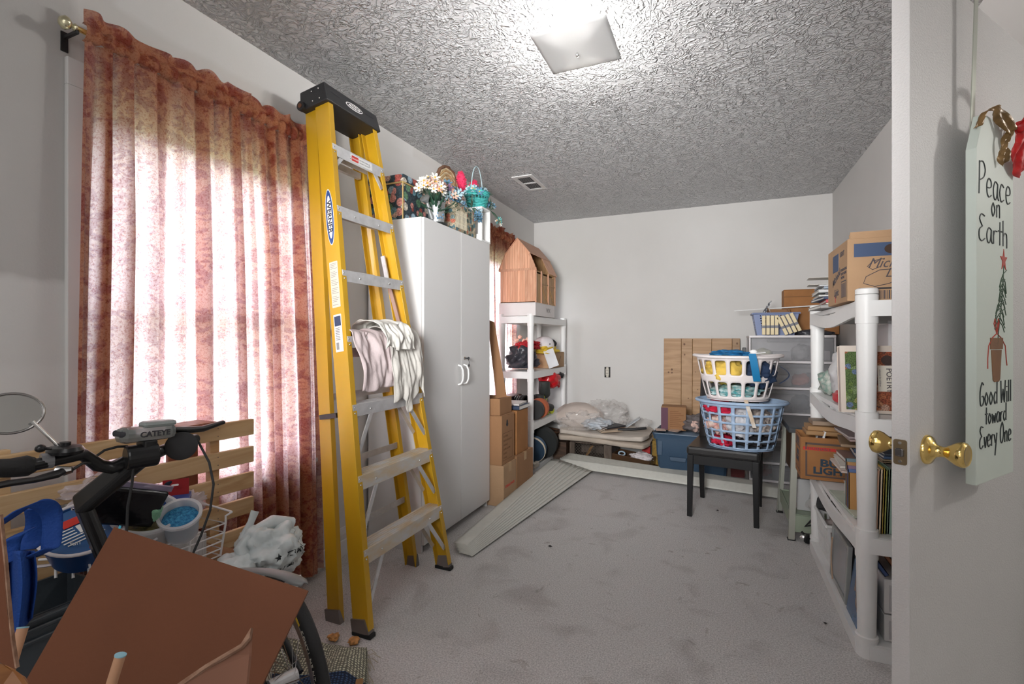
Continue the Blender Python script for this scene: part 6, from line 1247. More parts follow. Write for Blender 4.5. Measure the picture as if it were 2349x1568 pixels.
# third shelf
S3 = 0.4465
bl = carton('beer_carton', 'orange-brown beer carton reading BUD LIGHT overhanging the third shelf', (0.37, 0.225, 0.215), (0.578, 2.975, S3+0.001), -0.03, CARDO, open_=True, flaps=(None, None, None, None))
M = frame_m((-0.185, -0.1127, 0), (1, 0, 0), (0, 0, 1)); DBL = mat('dark_blue_print', (0.02, 0.045, 0.075), 0.7); BRN = mat('grey_brown_print', (0.10, 0.07, 0.06), 0.8)
for a_ in ((0.022, 0.35, 0.016, 0.024), (0.022, 0.030, 0.024, 0.145), (0.022, 0.35, 0.178, 0.188), (0.022, 0.03, 0.155, 0.188)): rect(bl, M, *a_, BRN, 'printed_border')
rect(bl, M, 0.012, 0.16, 0.150, 0.166, REDI, 'red_stripe'); text('RETURNABLE', bl, M @ Matrix.Translation((0.02, 0.152, 0.0008)), 0.017, DKP, wide=1.1)
text('BUD', bl, M @ Matrix.Translation((0.085, 0.072, 0.0003)), 0.050, DBL, bold=0.0018, wide=1.35); text('LIGHT', bl, M @ Matrix.Translation((0.055, 0.034, 0.0003)), 0.046, DBL, bold=0.0018, wide=1.25)
text('BEER BOTTLES', bl, M @ Matrix.Translation((0.11, 0.027, 0.0003)), 0.013, BRN)
M2 = frame_m((-0.1852, 0.1125, 0), (0, -1, 0), (0, 0, 1)); text('BUD', bl, M2 @ Matrix.Translation((0.08, 0.105, 0.0003)), 0.038, DBL, bold=0.001, wide=1.0); text('LIGHT', bl, M2 @ Matrix.Translation((0.05, 0.07, 0.0003)), 0.038, DBL, bold=0.001, wide=1.0)
for a_ in ((0.02, 0.20, 0.15, 0.16), (0.02, 0.20, 0.03, 0.036), (0.05, 0.17, 0.165, 0.20)): rect(bl, M2, *a_, BRN, 'printed_border')
for i, (x, rz_, ry_, lab) in enumerate(((0.475, 0.25, 0.25, 'white picture frame leaning inside the BUD LIGHT carton'), (0.56, 0.1, 0.9, 'white photo frame with rounded corners lying slanted in the BUD LIGHT carton'))):
    t = thing('photo_frame', lab, 'frame', (x, 2.89, 0.58), 0, rot=(0, ry_, rz_))
    b = MB(); fw, fh = 0.075, 0.115
    b.box(0, 0.008, 0, fw, 0, 0.012); b.box(0, 0.008, 0, fw, fh-0.012, fh); b.box(0, 0.008, 0, 0.012, 0.012, fh-0.012); b.box(0, 0.008, fw-0.012, fw, 0.012, fh-0.012); b.build('frame', WHITE, t, bevel=0.002)
    b = MB(); b.box(0.003, 0.005, 0.012, fw-0.012, 0.012, fh-0.012); b.build('picture', mat('dark_photo', (0.06, 0.04, 0.05), 0.3), t)
for i, (z, m_, lab, y0_, x0_) in enumerate(((0.668, PINE, 'pale pine board lying on the BUD LIGHT carton', 2.90, 0.42), (0.690, PINE, 'second pale pine board on the BUD LIGHT carton', 2.915, 0.43), (0.714, wood_mat('grey_brown_board', (0.20, 0.13, 0.08), (0.33, 0.24, 0.17), 6, (6, 1, 1)), 'grey-brown rough board topmost on the BUD LIGHT carton', 2.94, 0.455))):
    b = MB(); b.box(x0_, x0_+0.40, y0_, y0_+0.13, z, z+0.0215); solo(b, 'board', lab, 'board', m_, bevel=0.002)
rg = random.Random(9)
pile = [(0.055, (0.60, 0.57, 0.52), 'thick white-paged', 'hardback lowest in the pile on the third shelf'), (0.050, (0.04, 0.06, 0.16), 'navy and silver', 'boxed book second lowest in the pile'), (0.014, (0.45, 0.28, 0.16), 'tan', 'thin book above the boxed book'), (0.016, (0.62, 0.55, 0.50), 'cream', 'paperback in the middle of the pile'), (0.010, (0.66, 0.55, 0.50), 'pinkish white', 'magazine in the middle of the pile'), (0.012, (0.70, 0.66, 0.60), 'ivory', 'magazine in the middle of the pile'), (0.018, (0.28, 0.17, 0.14), 'brown', 'book in the middle of the pile'), (0.022, (0.03, 0.08, 0.17), 'dark blue', 'book high in the pile'), (0.018, (0.02, 0.05, 0.12), 'black-blue', 'book high in the pile'), (0.014, (0.30, 0.20, 0.12), 'ochre-brown', 'book near the top of the pile'), (0.016, (0.10, 0.20, 0.33), 'sky blue', 'book near the top of the pile'), (0.010, (0.52, 0.38, 0.36), 'dusty pink', 'magazine on top of the pile'), (0.010, (0.55, 0.45, 0.45), 'mauve', 'magazine topmost on the pile')]
zz = S3+0.012
book('pale green folder of papers lying flat under the book pile on the third shelf', rotm((0.80, 2.33, S3+0.0008), 0, -PI/2, 0.06), (0.010, 0.36, 0.30), (0.50, 0.56, 0.48), name='folder')
for i, (th, c, a_, r_) in enumerate(pile):
    w_ = 0.20+0.02*rg.random(); off = rg.uniform(-0.02, 0.02)-(0.02 if 3 <= i <= 6 else 0)
    book('%s %s' % (a_, r_), rotm((0.75+off, 2.42+rg.uniform(-0.02, 0.03)+0.008*i*(i > 5), zz), 0, -PI/2, rg.uniform(-0.18, 0.05)), (th, 0.24+0.03*rg.random(), w_+0.05*(i in (4, 5, 9))), c)
    zz += th+0.0012
recs = [(0.012, (0.62, 0.38, 0.26), 'peach-spined', 0), (0.010, (0.70, 0.58, 0.42), 'cream patterned', 0.0), (0.007, (0.70, 0.48, 0.10), 'mustard yellow', 0), (0.009, (0.30, 0.32, 0.08), 'olive green', 0), (0.007, (0.36, 0.48, 0.35), 'mid green', 0), (0.030, (0.32, 0.45, 0.38), 'wide pale green', 0), (0.032, (0.33, 0.47, 0.41), 'wide sea green', 0), (0.03, (0.4, 0.5, 0.42), 'wide grey-green', 0)]
xx = 0.530
for i, (th, c, nm, _) in enumerate(recs):
    book('%s book standing at the front end of the third shelf' % nm, rotm((xx, 2.165+0.003*i, S3), 0, 0.03, 0), (th, 0.22, 0.232+0.004*(i % 3)), c, titled=(0.6, 0.3, 0.2) if i == 6 else None)
    xx += th+0.0002
zz = 0.704
for i, (th, c, nm) in enumerate(((0.008, (0.25, 0.17, 0.1), 'lower brown'), (0.008, (0.32, 0.23, 0.14), 'upper brown'), (0.012, (0.05, 0.09, 0.17), 'slate blue'), (0.010, (0.06, 0.07, 0.09), 'dark'))):
    book('%s folder lying across the standing books on the third shelf' % nm, rotm((0.86, 2.18, zz), 0, -PI/2, 0.02*i), (th, 0.20, 0.30), c, name='folder'); zz += th+0.001
for i, c in enumerate([(0.5, 0.28, 0.1), (0.12, 0.2, 0.42), (0.3, 0.2, 0.3), (0.55, 0.3, 0.12), (0.2, 0.3, 0.35)]):
    book('%s leaning between the standing books and the pile' % ['orange paperback', 'blue paperback', 'purple paperback', 'rust paperback', 'teal paperback'][i], rotm((0.50+0.0*i, 2.405+0.013*i, S3+0.001), -0.0, 0.0, -PI/2), (0.011, 0.2, 0.16+0.012*i), c)
# bottom shelf
S4 = 0.0565
t = thing('letter_basket', 'white slotted plastic basket of papers on the lowest right shelf', 'basket', (0.615, 2.915, S4))
for si in range(4):
    def side(u, v, si=si):
        k = 0.90+0.10*v; c = [(-0.125*k, -0.15*k), (0.125*k, -0.15*k), (0.125*k, 0.15*k), (-0.125*k, 0.15*k)]; a, d_ = V((*c[si], 0.004+v*0.19)), V((*c[(si+1) % 4], 0.004+v*0.19)); return a.lerp(d_, u)
    n = 25 if si % 2 else 21
    b = MB(); b.sheet(side, n, 14, skip=lambda i, j: i % 2 == 1 and j not in (0, 1, 6, 12, 13)); b.build('side_wall', WHITE, t, solid=0.003)
b = MB(); b.box(-0.112, 0.112, -0.135, 0.135, 0.0, 0.004); b.build('bottom', WHITE, t)
b = MB(); c = [(-0.128, -0.153, 0.195), (0.128, -0.153, 0.195), (0.128, 0.153, 0.195), (-0.128, 0.153, 0.195)]
for a, d_ in zip(c, c[1:]+c[:1]): b.tube([a, d_], 0.008, 8)
b.build('rim', WHITE, t)
b = MB(); b.blob((0.61, 2.91, 0.19), (0.10, 0.125, 0.085), 0.35, 52, 4, 3.4, flatb=0.08); solo(b, 'crumpled_paper', 'crumpled pinkish papers filling the white slotted basket', 'paper', mat('pinkish_print_paper', (0.60, 0.52, 0.49), 0.8, vscale=28, col2=(0.20, 0.13, 0.12)), smooth=True)
b = MB(); M = rotm((0.565, 2.90, 0.335), -0.35, 0.25, 0.1); b.box(-0.055, 0.055, -0.15, 0.16, -0.045, 0.03, M); solo(b, 'black_case', 'soft black case lying slanted on the papers of the lowest right shelf', 'case', mat('black_leatherette', (0.012, 0.016, 0.018), 0.4, bump=0.3, bscale=40), bevel=0.02)
frs = [(0.485, 'silver-grey wide', (0.33, 0.34, 0.33), 0.245), (0.515, 'thin dark green', (0.05, 0.07, 0.05), 0.25), (0.545, 'grey-green', (0.28, 0.27, 0.22), 0.24), (0.575, 'reddish wooden', (0.25, 0.09, 0.04), 0.26), (0.605, 'orange wooden', (0.36, 0.15, 0.05), 0.26), (0.635, 'dark wooden', (0.12, 0.05, 0.03), 0.27)]
for i, (x, nm, c, h) in enumerate(frs):
    t = thing('framed_picture', '%s framed picture standing on edge in the row on the lowest right shelf' % nm, 'picture', (x, 2.395+0.008*i, S4), 0, rot=(0, 0.05, 0))
    w_ = 0.30; s_ = 0.018; m_ = mat('frame_'+nm.replace(' ', '_'), c, 0.45, var=0.1)
    b = MB(); b.box(0, 0.018, 0, s_, 0, h); b.box(0, 0.018, w_-s_, w_, 0, h); b.box(0, 0.018, s_, w_-s_, 0, s_); b.box(0, 0.018, s_, w_-s_, h-s_, h); b.build('frame', m_, t, bevel=0.003)
    b = MB(); b.box(0.006, 0.010, s_, w_-s_, s_, h-s_); b.build('picture', mat('grey_glass', (0.30, 0.31, 0.33), 0.08, spec=0.8), t)
b = MB(); b.tube([(0.480, 2.60+0.09*math.sin(a)*0.3, 0.07+0.19*(a/PI)) for k in range(13) for a in [PI*k/12]], 0.003, 6); solo(b, 'tan_cord', 'tan cord curving over the silver-grey picture frame', 'cord', mat('tan_cord', (0.55, 0.38, 0.26), 0.7))
t = thing('picture_book', 'blue glossy picture book with a beige shape leaning behind the near post', 'book', (0.485, 2.165, S4), 0, rot=(0, 0.14, 0))
b = MB(); b.box(0, 0.012, 0, 0.205, 0, 0.215); b.build('cover', mat('glossy_blue', (0.03, 0.12, 0.27), 0.15, vscale=5, col2=(0.02, 0.07, 0.17)), t, bevel=0.002)
b = MB(); b.blob((-0.001, 0.12, 0.145), (0.002, 0.03, 0.04), 0.35, 3, 3); b.blob((-0.001, 0.09, 0.10), (0.002, 0.02, 0.04), 0.3, 5, 3); b.box(-0.002, 0, 0.06, 0.075, 0.055, 0.095); b.build('beige_print', mat('beige_print', (0.36, 0.24, 0.17), 0.3, vscale=30, col2=(0.10, 0.06, 0.05)), t, smooth=True)
for z0_, z1_, lab in ((S4, 0.155, 'lower white storage box with printed card sides at the front of the lowest right shelf'), (0.158, 0.285, 'upper white storage box of grey papers at the front of the lowest right shelf')):
    t = thing('paper_box', lab, 'box', (0.71, 2.28, z0_))
    b = MB(); b.box(0.56, 0.86, 2.165, 2.165+0.23, z0_, z1_-0.002); b.build('box', mat('white_box_card', (0.66, 0.64, 0.63), 0.6), t, world=True, bevel=0.003)
    b = MB(); b.box(0.575, 0.845, 2.1635, 2.165, z0_+0.01, z1_-0.022); b.build('printed_card', mat('streaky_print', (0.36, 0.35, 0.36), 0.7, vscale=70, col2=(0.66, 0.64, 0.64), stretch=(3, 1, 0.12)), t, world=True)
for i, (c, nm) in enumerate((((0.05, 0.09, 0.22), 'blue'), ((0.28, 0.10, 0.04), 'reddish brown'), ((0.22, 0.08, 0.03), 'dark red-brown'), ((0.30, 0.05, 0.06), 'crimson'))):
    book('%s framed print leaning slanted on the upper white storage box' % nm, rotm((0.565+0.05*i, 2.175, 0.287+0.0), 0, -0.62, 0), (0.016, 0.19, 0.095), c, name='framed_print')
b = MB()
b.box(0.545, 0.885, 2.16, 2.40, 0.372, 0.386); solo(b, 'wooden_board', 'orange-brown grained wooden board lying flat under the third shelf front', 'board', wood_mat('orange_grain_wood', (0.24, 0.09, 0.025), (0.42, 0.19, 0.06), 5, (6, 1, 1)), bevel=0.004)

# ------------------------------------------------------------------ metal stand next to the shelving
STG = mat('grey_green_enamel', (0.38, 0.385, 0.33), 0.45); GRP = mat('sage_green_enamel', (0.34, 0.40, 0.30), 0.5)
t = thing('metal_stand', 'grey-green metal typing stand with dark top and sage lower panels, right of the chair', 'stand', (0.62, 3.46, 0))
sx0, sx1, sy0, sy1, zt_ = 0.40, 0.86, 3.24, 3.70, 0.655
b = MB(); b.box(sx0-0.02, sx1+0.02, sy0-0.02, sy1+0.02, zt_-0.008, zt_); b.box(sx0-0.02, sx1+0.02, sy0-0.02, sy0-0.016, zt_-0.035, zt_-0.008); b.box(sx0-0.02, sx0-0.016, sy0-0.02, sy1+0.02, zt_-0.035, zt_-0.008); b.build('top', mat('dark_table_top', (0.05, 0.055, 0.06), 0.35), t, world=True, bevel=0.002)
for (xa, ya, xb, yb) in ((0.40, 3.24, 0.375, 3.205), (0.40, 3.70, 0.365, 3.72), (0.86, 3.24, 0.885, 3.205), (0.86, 3.70, 0.885, 3.72)):
    sxx = 1 if xa < 0.6 else -1; syy = 1 if ya < 3.4 else -1
    L_ = [(0, 0), (0.032*sxx, 0), (0.032*sxx, 0.003*syy), (0.003*sxx, 0.003*syy), (0.003*sxx, 0.032*syy), (0, 0.032*syy)]
    b = MB(); b.sweep(L_, (xb, yb, 0.006), (xa, ya, zt_-0.008), V((1, 0, 0)), V((0, 1, 0))); lg = b.build('leg', STG, t, world=True)
    b = MB(); b.box(xb-0.004 if sxx > 0 else xb-0.036, xb+0.036 if sxx > 0 else xb+0.004, yb-0.004 if syy > 0 else yb-0.036, yb+0.036 if syy > 0 else yb+0.004, 0, 0.006); b.build('foot', BLKR, lg, world=True)
b = MB(); b.box(0.41, 0.86, 3.215, 3.22, 0.05, 0.145); b.build('lower_panel', GRP, t, world=True); b = MB(); b.box(0.40, 0.87, 3.705, 3.71, 0.07, 0.155); b.build('lower_panel', GRP, t, world=True)
b = MB(); b.box(0.385, 0.39, 3.22, 3.71, 0.075, 0.155); b.build('lower_panel', GRP, t, world=True)
b = MB(); b.box(0.41, 0.50, 3.245, 3.62, 0.36, 0.63); b.build('drawer_case', mat('brown_case', (0.10, 0.05, 0.025), 0.5), t, world=True, bevel=0.002)
b = MB(); b.box(0.395, 0.865, 3.222, 3.70, 0.145, 0.150); b.build('lower_shelf', GRP, t, world=True)
b = MB(); b.box(0.43, 0.60, 3.30, 3.50, 0.1515, 0.335); solo(b, 'pale_box', 'pale grey box on the lower shelf of the metal stand', 'box', mat('pale_grey_card', (0.56, 0.56, 0.56), 0.6), bevel=0.004)
b = MB(); b.blob((0.525, 3.235, 0.22), (0.05, 0.035, 0.068), 0.35, 77, 3, 2.5, flatb=0.066); solo(b, 'clear_bag', 'small clear plastic bag before the pale grey box on the metal stand', 'bag', FILM, smooth=True)
for i, (x, y) in enumerate(((0.47, 3.19), (0.44, 3.62))):
    b = MB(); b.lathe([(0.006, -0.012), (0.024, -0.010), (0.026, 0), (0.024, 0.010), (0.006, 0.012)], 18, Matrix.Translation((x, y, 0.026)) @ Matrix.Rotation(0.6, 4, 'Z') @ Matrix.Rotation(PI/2, 4, 'X')); b.cyl((x-0.02, y+0.005, 0.05), (x-0.03, y+0.008, 0.062), 0.006)
    cs = solo(b, 'caster', ['black caster wheel with chrome cover lying before the metal stand', 'black caster wheel at the rear left under the metal stand'][i], 'caster', BLKR, smooth=40)
    b = MB(); b.blob((-0.012, 0.0, 0.03), (0.028, 0.014, 0.02), 0, 0, 2); b.build('cover', CHROME, cs, smooth=True)
b = MB(); b.tube([(0.52, 3.18, 0.16), (0.485, 3.185, 0.135), (0.455, 3.18, 0.10), (0.50, 3.185, 0.115), (0.53, 3.185, 0.155)], 0.006, 8); solo(b, 'black_cable', 'black looped cable hanging on the sage panel of the metal stand', 'cable', BLACK, smooth=True)
b = MB(); b.tube([at_y(1885, 769, 4.408), at_y(1880, 830, 4.406), at_y(1866, 880, 4.406), at_y(1860, 905, 4.406), at_y(1868, 925, 4.406), at_y(1880, 935, 4.408)], 0.003, 6); 
CBL = b; solo(CBL, 'thin_cable', 'thin black cable hanging before the drawer tower', 'cable', BLACK, smooth=True)
b = MB(); b.box(0.62, 0.70, 3.74, 3.82, 0.67, 0.73); b.bm.free()

# ------------------------------------------------------------------ slatted wooden headboard by the near curtain
t = thing('slatted_headboard', 'pale pine slatted futon headboard standing before the near curtain', 'headboard', (-1.66, 0.8, 0))
def hbx(y): return -1.62-(1.303-y)*0.118
for z in (0.831, 0.728, 0.632, 0.538, 0.433):
    ya, yb = 0.12, 1.303
    b = MB(); b.hexa([V((hbx(ya), ya, z-0.030)), V((hbx(yb), yb, z-0.030)), V((hbx(yb)-0.017, yb, z-0.030)), V((hbx(ya)-0.017, ya, z-0.030)), V((hbx(ya), ya, z+0.030)), V((hbx(yb), yb, z+0.030)), V((hbx(yb)-0.017, yb, z+0.030)), V((hbx(ya)-0.017, ya, z+0.030))]); sl = b.build('slat', PINEH, t, world=True, bevel=0.003)
    b = MB()
    for dz in (-0.014, 0.014): b.blob((hbx(1.17)+0.0002, 1.17, z+dz), (0.001, 0.002, 0.002), 0, 0, 1)
    b.build('nail', DKP, sl, world=True, kind='stuff')
for yy in (1.155, 0.62, 0.20):
    b = MB(); b.box(hbx(yy)-0.044, hbx(yy)-0.0185, yy, yy+0.035, 0, 0.87 if yy < 1 else 0.845); b.build('stile', PINEH, t, world=True, bevel=0.002)
b = MB(); b.box(-1.706, -1.690, 1.035, 1.135, 0, 0.875); b.box(-1.70, -1.60, 1.03, 1.14, 0.862, 0.877); solo(b, 'reddish_board', 'reddish wooden board standing upright behind the headboard slats', 'board', REDWOOD, bevel=0.002)

# ------------------------------------------------------------------ bicycle with handlebar, stem and front wheel
CARB = mat('satin_black_metal', (0.014, 0.014, 0.015), 0.28, 0.3)
bk_ = thing('bicycle', 'black bicycle with mirror and front light, seen at its handlebar and front wheel', 'bicycle', (-1.05, 0.93, 0))
WC = V((-1.05, 0.93, 0.265)); hd_ = V((0.94, -0.342, 0)); wn_ = V((0.342, 0.94, 0)); R0 = 0.265
def wp(a, r, off=0): return WC+hd_*math.cos(a)*r+V((0, 0, 1))*math.sin(a)*r+wn_*off
b = MB(); b.tube([wp(2*PI*k/72, R0-0.016) for k in range(72)], 0.0165, 10, closed=True, up=wn_); b.build('tyre', BLKR, bk_, world=True, smooth=True)
RIM = mat('grey_alloy_rim', (0.42, 0.39, 0.37), 0.3, 0.8)
b = MB()
def rimf(u, v):
    a = 2*PI*u; prof = [(R0-0.034, -0.011), (R0-0.058, -0.010), (R0-0.066, 0.0), (R0-0.058, 0.010), (R0-0.034, 0.011), (R0-0.030, 0)]
    q = v*6; i = int(q) % 6; j = (i+1) % 6; t_ = q-int(q); return wp(a, prof[i][0]*(1-t_)+prof[j][0]*t_, prof[i][1]*(1-t_)+prof[j][1]*t_)
b.sheet(rimf, 72, 12); b.build('rim', RIM, bk_, world=True, smooth=40)
for k in range(24):
    a = 2*PI*k/24; b = MB(); b.cyl(wp(a+0.25*(1 if k % 2 else -1), 0.02, 0.025*(1 if k % 4 < 2 else -1)), wp(a, R0-0.062), 0.0011, seg=4); b.build('spoke', CHROME, bk_, world=True)
b = MB(); b.cyl(WC-wn_*0.035, WC+wn_*0.035, 0.018, seg=16); b.build('hub', ALU, bk_, world=True)
# tyre lettering along the side wall nearest the camera
LETW = mat('tyre_lettering_white', (0.6, 0.58, 0.5), 0.6); LETY = mat('tyre_label_yellow', (0.65, 0.42, 0.03), 0.5)
word = 'CONTINENTAL'
for i, ch in enumerate(word):
    a = 0.93-i*0.052; p = wp(a, R0-0.021, -0.0164); rd_ = (wp(a, 1)-WC).normalized(); tg = hd_*math.sin(a)-V((0, 0, 1))*math.cos(a)
    text(ch, bk_, frame_m(p, tg, rd_), 0.015, LETW, world=True, bold=0.0002)
b = MB(); b.sheet(lambda u, v: wp(1.16-0.18*u, R0-0.019+0.008*v, -0.0165-0.0004), 8, 1); b.build('tyre_label', LETY, bk_, world=True, solid=0.0004)
MG = [at_d(699, 1335, 1.215), at_d(665, 1316, 1.235), at_d(620, 1305, 1.27), at_d(560, 1302, 1.32), at_d(490, 1308, 1.38), at_d(430, 1330, 1.43)]
def mgf(u, v):
    f_ = u*5; i = min(int(f_), 4); q = f_-i; p0, p1, p2, p3 = MG[max(i-1, 0)], MG[i], MG[i+1], MG[min(i+2, 5)]
    c = 0.5*(2*p1+(-p0+p2)*q+(2*p0-5*p1+4*p2-p3)*q*q+(-p0+3*p1-3*p2+p3)*q**3); return c+wn_*(v-0.5)*0.04*min(1, 0.4+u*6)-V((0, 0, 0.008*(2*v-1)**2))
b = MB(); b.sheet(mgf, 30, 6); b.build('mudguard', mat('grey_mudguard', (0.20, 0.20, 0.20), 0.4), bk_, world=True, smooth=60, solid=0.002)
b = MB(); b.box(-0.012, 0.012, -0.03, 0.03, 0, 0.022, Matrix.Translation(at_d(668, 1350, 1.25)) @ Matrix.Rotation(0.35, 4, 'Z')); b.cyl(at_d(655, 1346, 1.24), at_d(682, 1350, 1.24), 0.005); b.build('brake', ALU, bk_, world=True)
for s in (-1, 1):
    b = MB(); b.tube([WC+wn_*0.045*s, wp(2.7, 0.14, 0.04*s), wp(2.7, 0.30, 0.03*s), wp(2.7, 0.335, 0.0)], [0.009, 0.012, 0.014, 0.016], 10); b.build('fork_leg', CARB, bk_, world=True, smooth=True)
dS = 1.12; base = at_d(262, 1330, dS); elb = at_d(192, 1162, dS-0.02); clampp = at_d(325, 1045, dS-0.02)
b = MB(); b.tube([wp(2.7, 0.335), base.lerp(wp(2.7, 0.335), 0.4)-V((0, 0, 0.06)), base], [0.02, 0.022, 0.022], 12); b.build('head_tube', CARB, bk_, world=True, smooth=True)
st_ = MB(); sidev = (at_d(1, 1, 1)-at_d(1, 1, 1)); ax = V((0.25, 0.95, 0.0)).normalized()
st_.sweep([(-0.020, -0.015), (0.020, -0.015), (0.024, 0), (0.020, 0.015), (-0.020, 0.015), (-0.024, 0)], base, elb, (elb-base).cross(ax).normalized(), ax)
st_.sweep([(-0.027, -0.017), (0.022, -0.017), (0.026, 0), (0.022, 0.017), (-0.027, 0.017), (-0.031, 0)], elb+(elb-base).normalized()*0.010, clampp, (clampp-elb).cross(ax).normalized(), ax, secB=[(-0.02, -0.02), (0.02, -0.02), (0.026, 0), (0.02, 0.02), (-0.02, 0.02), (-0.026, 0)])
stm = st_.build('stem', CARB, bk_, world=True, bevel=0.006)
b = MB(); b.cyl(clampp-ax*0.03, clampp+ax*0.03, 0.027, seg=20); b.build('stem_clamp', CARB, stm, world=True, bevel=0.004)
b = MB(); b.blob(elb+V((0, 0, 0.0))-ax*0.019, (0.004, 0.003, 0.004), 0, 0, 1); b.build('bolt', CHROME, stm, world=True)
bar = [at_d(-60, 1078, 0.86), at_d(60, 1070, 0.93), at_d(150, 1050, 0.99), at_d(190, 1042, 1.02), at_d(225, 1066, 1.05), at_d(255, 1072, 1.07), at_d(300, 1055, 1.10), at_d(340, 1045, 1.13), at_d(400, 1022, 1.20), at_d(450, 1005, 1.27)]
b = MB(); b.tube(bar, [0.0118, 0.0118, 0.0118, 0.0122, 0.014, 0.014, 0.0155, 0.0155, 0.0118, 0.0118], 14); b.build('handlebar', CARB, bk_, world=True, smooth=True)
b = MB(); b.tube([at_d(-70, 1079, 0.85), at_d(-20, 1074, 0.885), at_d(20, 1073, 0.91), at_d(60, 1068, 0.935), at_d(72, 1066, 0.945)], [0.017, 0.0165, 0.0175, 0.020, 0.016], 16); b.build('grip', BLKR, bk_, world=True, smooth=True)
b = MB(); b.tube([at_d(93, 1058, 0.955), at_d(122, 1054, 0.97)], 0.0155, 14); b.build('shifter_collar', mat('clear_grey_plastic', (0.18, 0.18, 0.19), 0.2), bk_, world=True)
b = MB(); b.tube([at_d(-40, 1120, 0.84), at_d(20, 1108, 0.87), at_d(80, 1100, 0.91), at_d(130, 1087, 0.94), at_d(145, 1080, 0.95)], [0.008, 0.0085, 0.008, 0.011, 0.009], 10, flat=0.7); bl_ = b.build('brake_lever', CARB, bk_, world=True, smooth=True)
b = MB(); b.tube([at_d(128, 1076, 0.95), at_d(150, 1080, 0.955), at_d(166, 1077, 0.96)], [0.007, 0.009, 0.006], 10); b.build('cable_adjuster', CHROME, bl_, world=True)
b = MB(); b.lathe([(0.038, 0), (0.04, 0.006), (0.034, 0.013), (0.012, 0.016), (0.012, 0.022), (0, 0.023)], 24, Matrix.Translation(at_d(150, 1038, 0.985)), sx=1, sy=0.7); be = b.build('bell', CARB, bk_, world=True, smooth=35)
b = MB(); b.cyl(at_d(118, 1029, 0.95), at_d(100, 1028, 0.94), 0.003, seg=8); b.blob(at_d(93, 1028, 0.935), (0.009, 0.009, 0.008), 0, 0, 2); b.build('bell_striker', CARB, be, world=True, smooth=True)
b = MB(); b.tube([at_d(133, 1022, 0.98), at_d(74, 966, 0.955)], 0.0035, 10); mi = b.build('mirror_arm', CHROME, bk_, world=True, smooth=True)
mcen = at_d(24, 948, 0.95); mn = (V((0, 0, H))-mcen).normalized(); mn = (mn+V((0.15, 0, 0.12))).normalized()
Mq = Matrix.Translation(mcen) @ mn.to_track_quat('Z', 'Y').to_matrix().to_4x4()
b = MB(); b.lathe([(0.0, -0.012), (0.030, -0.010), (0.0475, -0.001), (0.0485, 0.003), (0.0445, 0.0035), (0.0435, -0.002)], 40, Mq, sx=1.0, sy=0.82); mf = b.build('mirror_housing', CHROME, bk_, world=True, smooth=40)
b = MB(); b.tube([Mq @ V((0.0475*math.cos(2*PI*k/48), 0.0475*0.82*math.sin(2*PI*k/48), 0.003)) for k in range(48)], 0.0026, 8, closed=True); b.build('mirror_rim', mat('dark_chrome', (0.35, 0.34, 0.33), 0.2, 0.9), mf, world=True, smooth=True)
b = MB(); b.lathe([(0.0455, 0.0005), (0.0, 0.0012)], 40, Mq, sx=1.0, sy=0.82); b.build('mirror_glass', mat('mirror_glass_surface', (0.44, 0.44, 0.43), 0.03, 1.0), mf, world=True)
# clear light reading CATEYE
LG = mat('clear_grey_polycarbonate', (0.17, 0.18, 0.175), 0.08, alpha=0.75, spec=0.8, bump=0.1, bscale=20)
lA, lB = at_d(268, 1003, 1.06), at_d(398, 988, 1.16); la = (lB-lA).normalized(); lu = (V((0, 0, 1))-la*la.z).normalized(); lw = la.cross(lu)
ML = Matrix(((la.x, lw.x, lu.x, (lA.x+lB.x)/2), (la.y, lw.y, lu.y, (lA.y+lB.y)/2), (la.z, lw.z, lu.z, (lA.z+lB.z)/2+0.003), (0, 0, 0, 1))); LL_ = (lB-lA).length
b = MB(); b.box(-LL_/2, LL_/2, -0.022, 0.022, -0.018, 0.017, ML); lt = b.build('front_light', LG, bk_, world=True, bevel=0.013)
b = MB(); b.box(-LL_/2*0.2, LL_/2*1.0, -0.018, 0.018, 0.012, 0.026, ML); b.build('light_top', mat('pale_grey_light_body', (0.20, 0.22, 0.215), 0.3), lt, world=True, bevel=0.009)
b = MB(); b.box(-LL_/2-0.001, -LL_/2+0.03, -0.024, 0.020, -0.004, 0.011, ML); b.build('lens', INK, lt, world=True, bevel=0.006)
sgn = -1 if (ML.to_3x3() @ V((0, -1, 0))).dot(V((0, 0, H))-lA) > 0 else 1
Mt = frame_m(ML @ V((-0.022, 0.0225*sgn, -0.006)), la, lu)
text('CATEYE', lt, Mt, 0.017, INK, world=True, bold=0.0006)
b = MB(); b.box(-0.012, 0.016, -0.02, 0.02, -0.05, -0.015, ML); b.build('light_bracket', CARB, lt, world=True, bevel=0.004)
rc = at_d(416, 1022, 1.18); Mr = Matrix.Translation(rc) @ ((V((0, 0, H))-rc).normalized()+V((0.1, 0, -0.1))).to_track_quat('Z', 'Y').to_matrix().to_4x4()
b = MB(); b.lathe([(0.022, -0.02), (0.033, -0.006), (0.034, 0.003), (0.031, 0.004), (0.0, 0.002)], 28, Mr); b.build('reflector', BLACK, bk_, world=True, smooth=40)
b = MB(); b.tube([at_d(398, 985, 1.18), at_d(440, 985, 1.22), at_d(465, 983, 1.24), at_d(512, 968, 1.30)], [0.011, 0.012, 0.011, 0.008], 10, flat=0.7); b.build('brake_lever', CARB, bk_, world=True, smooth=True)
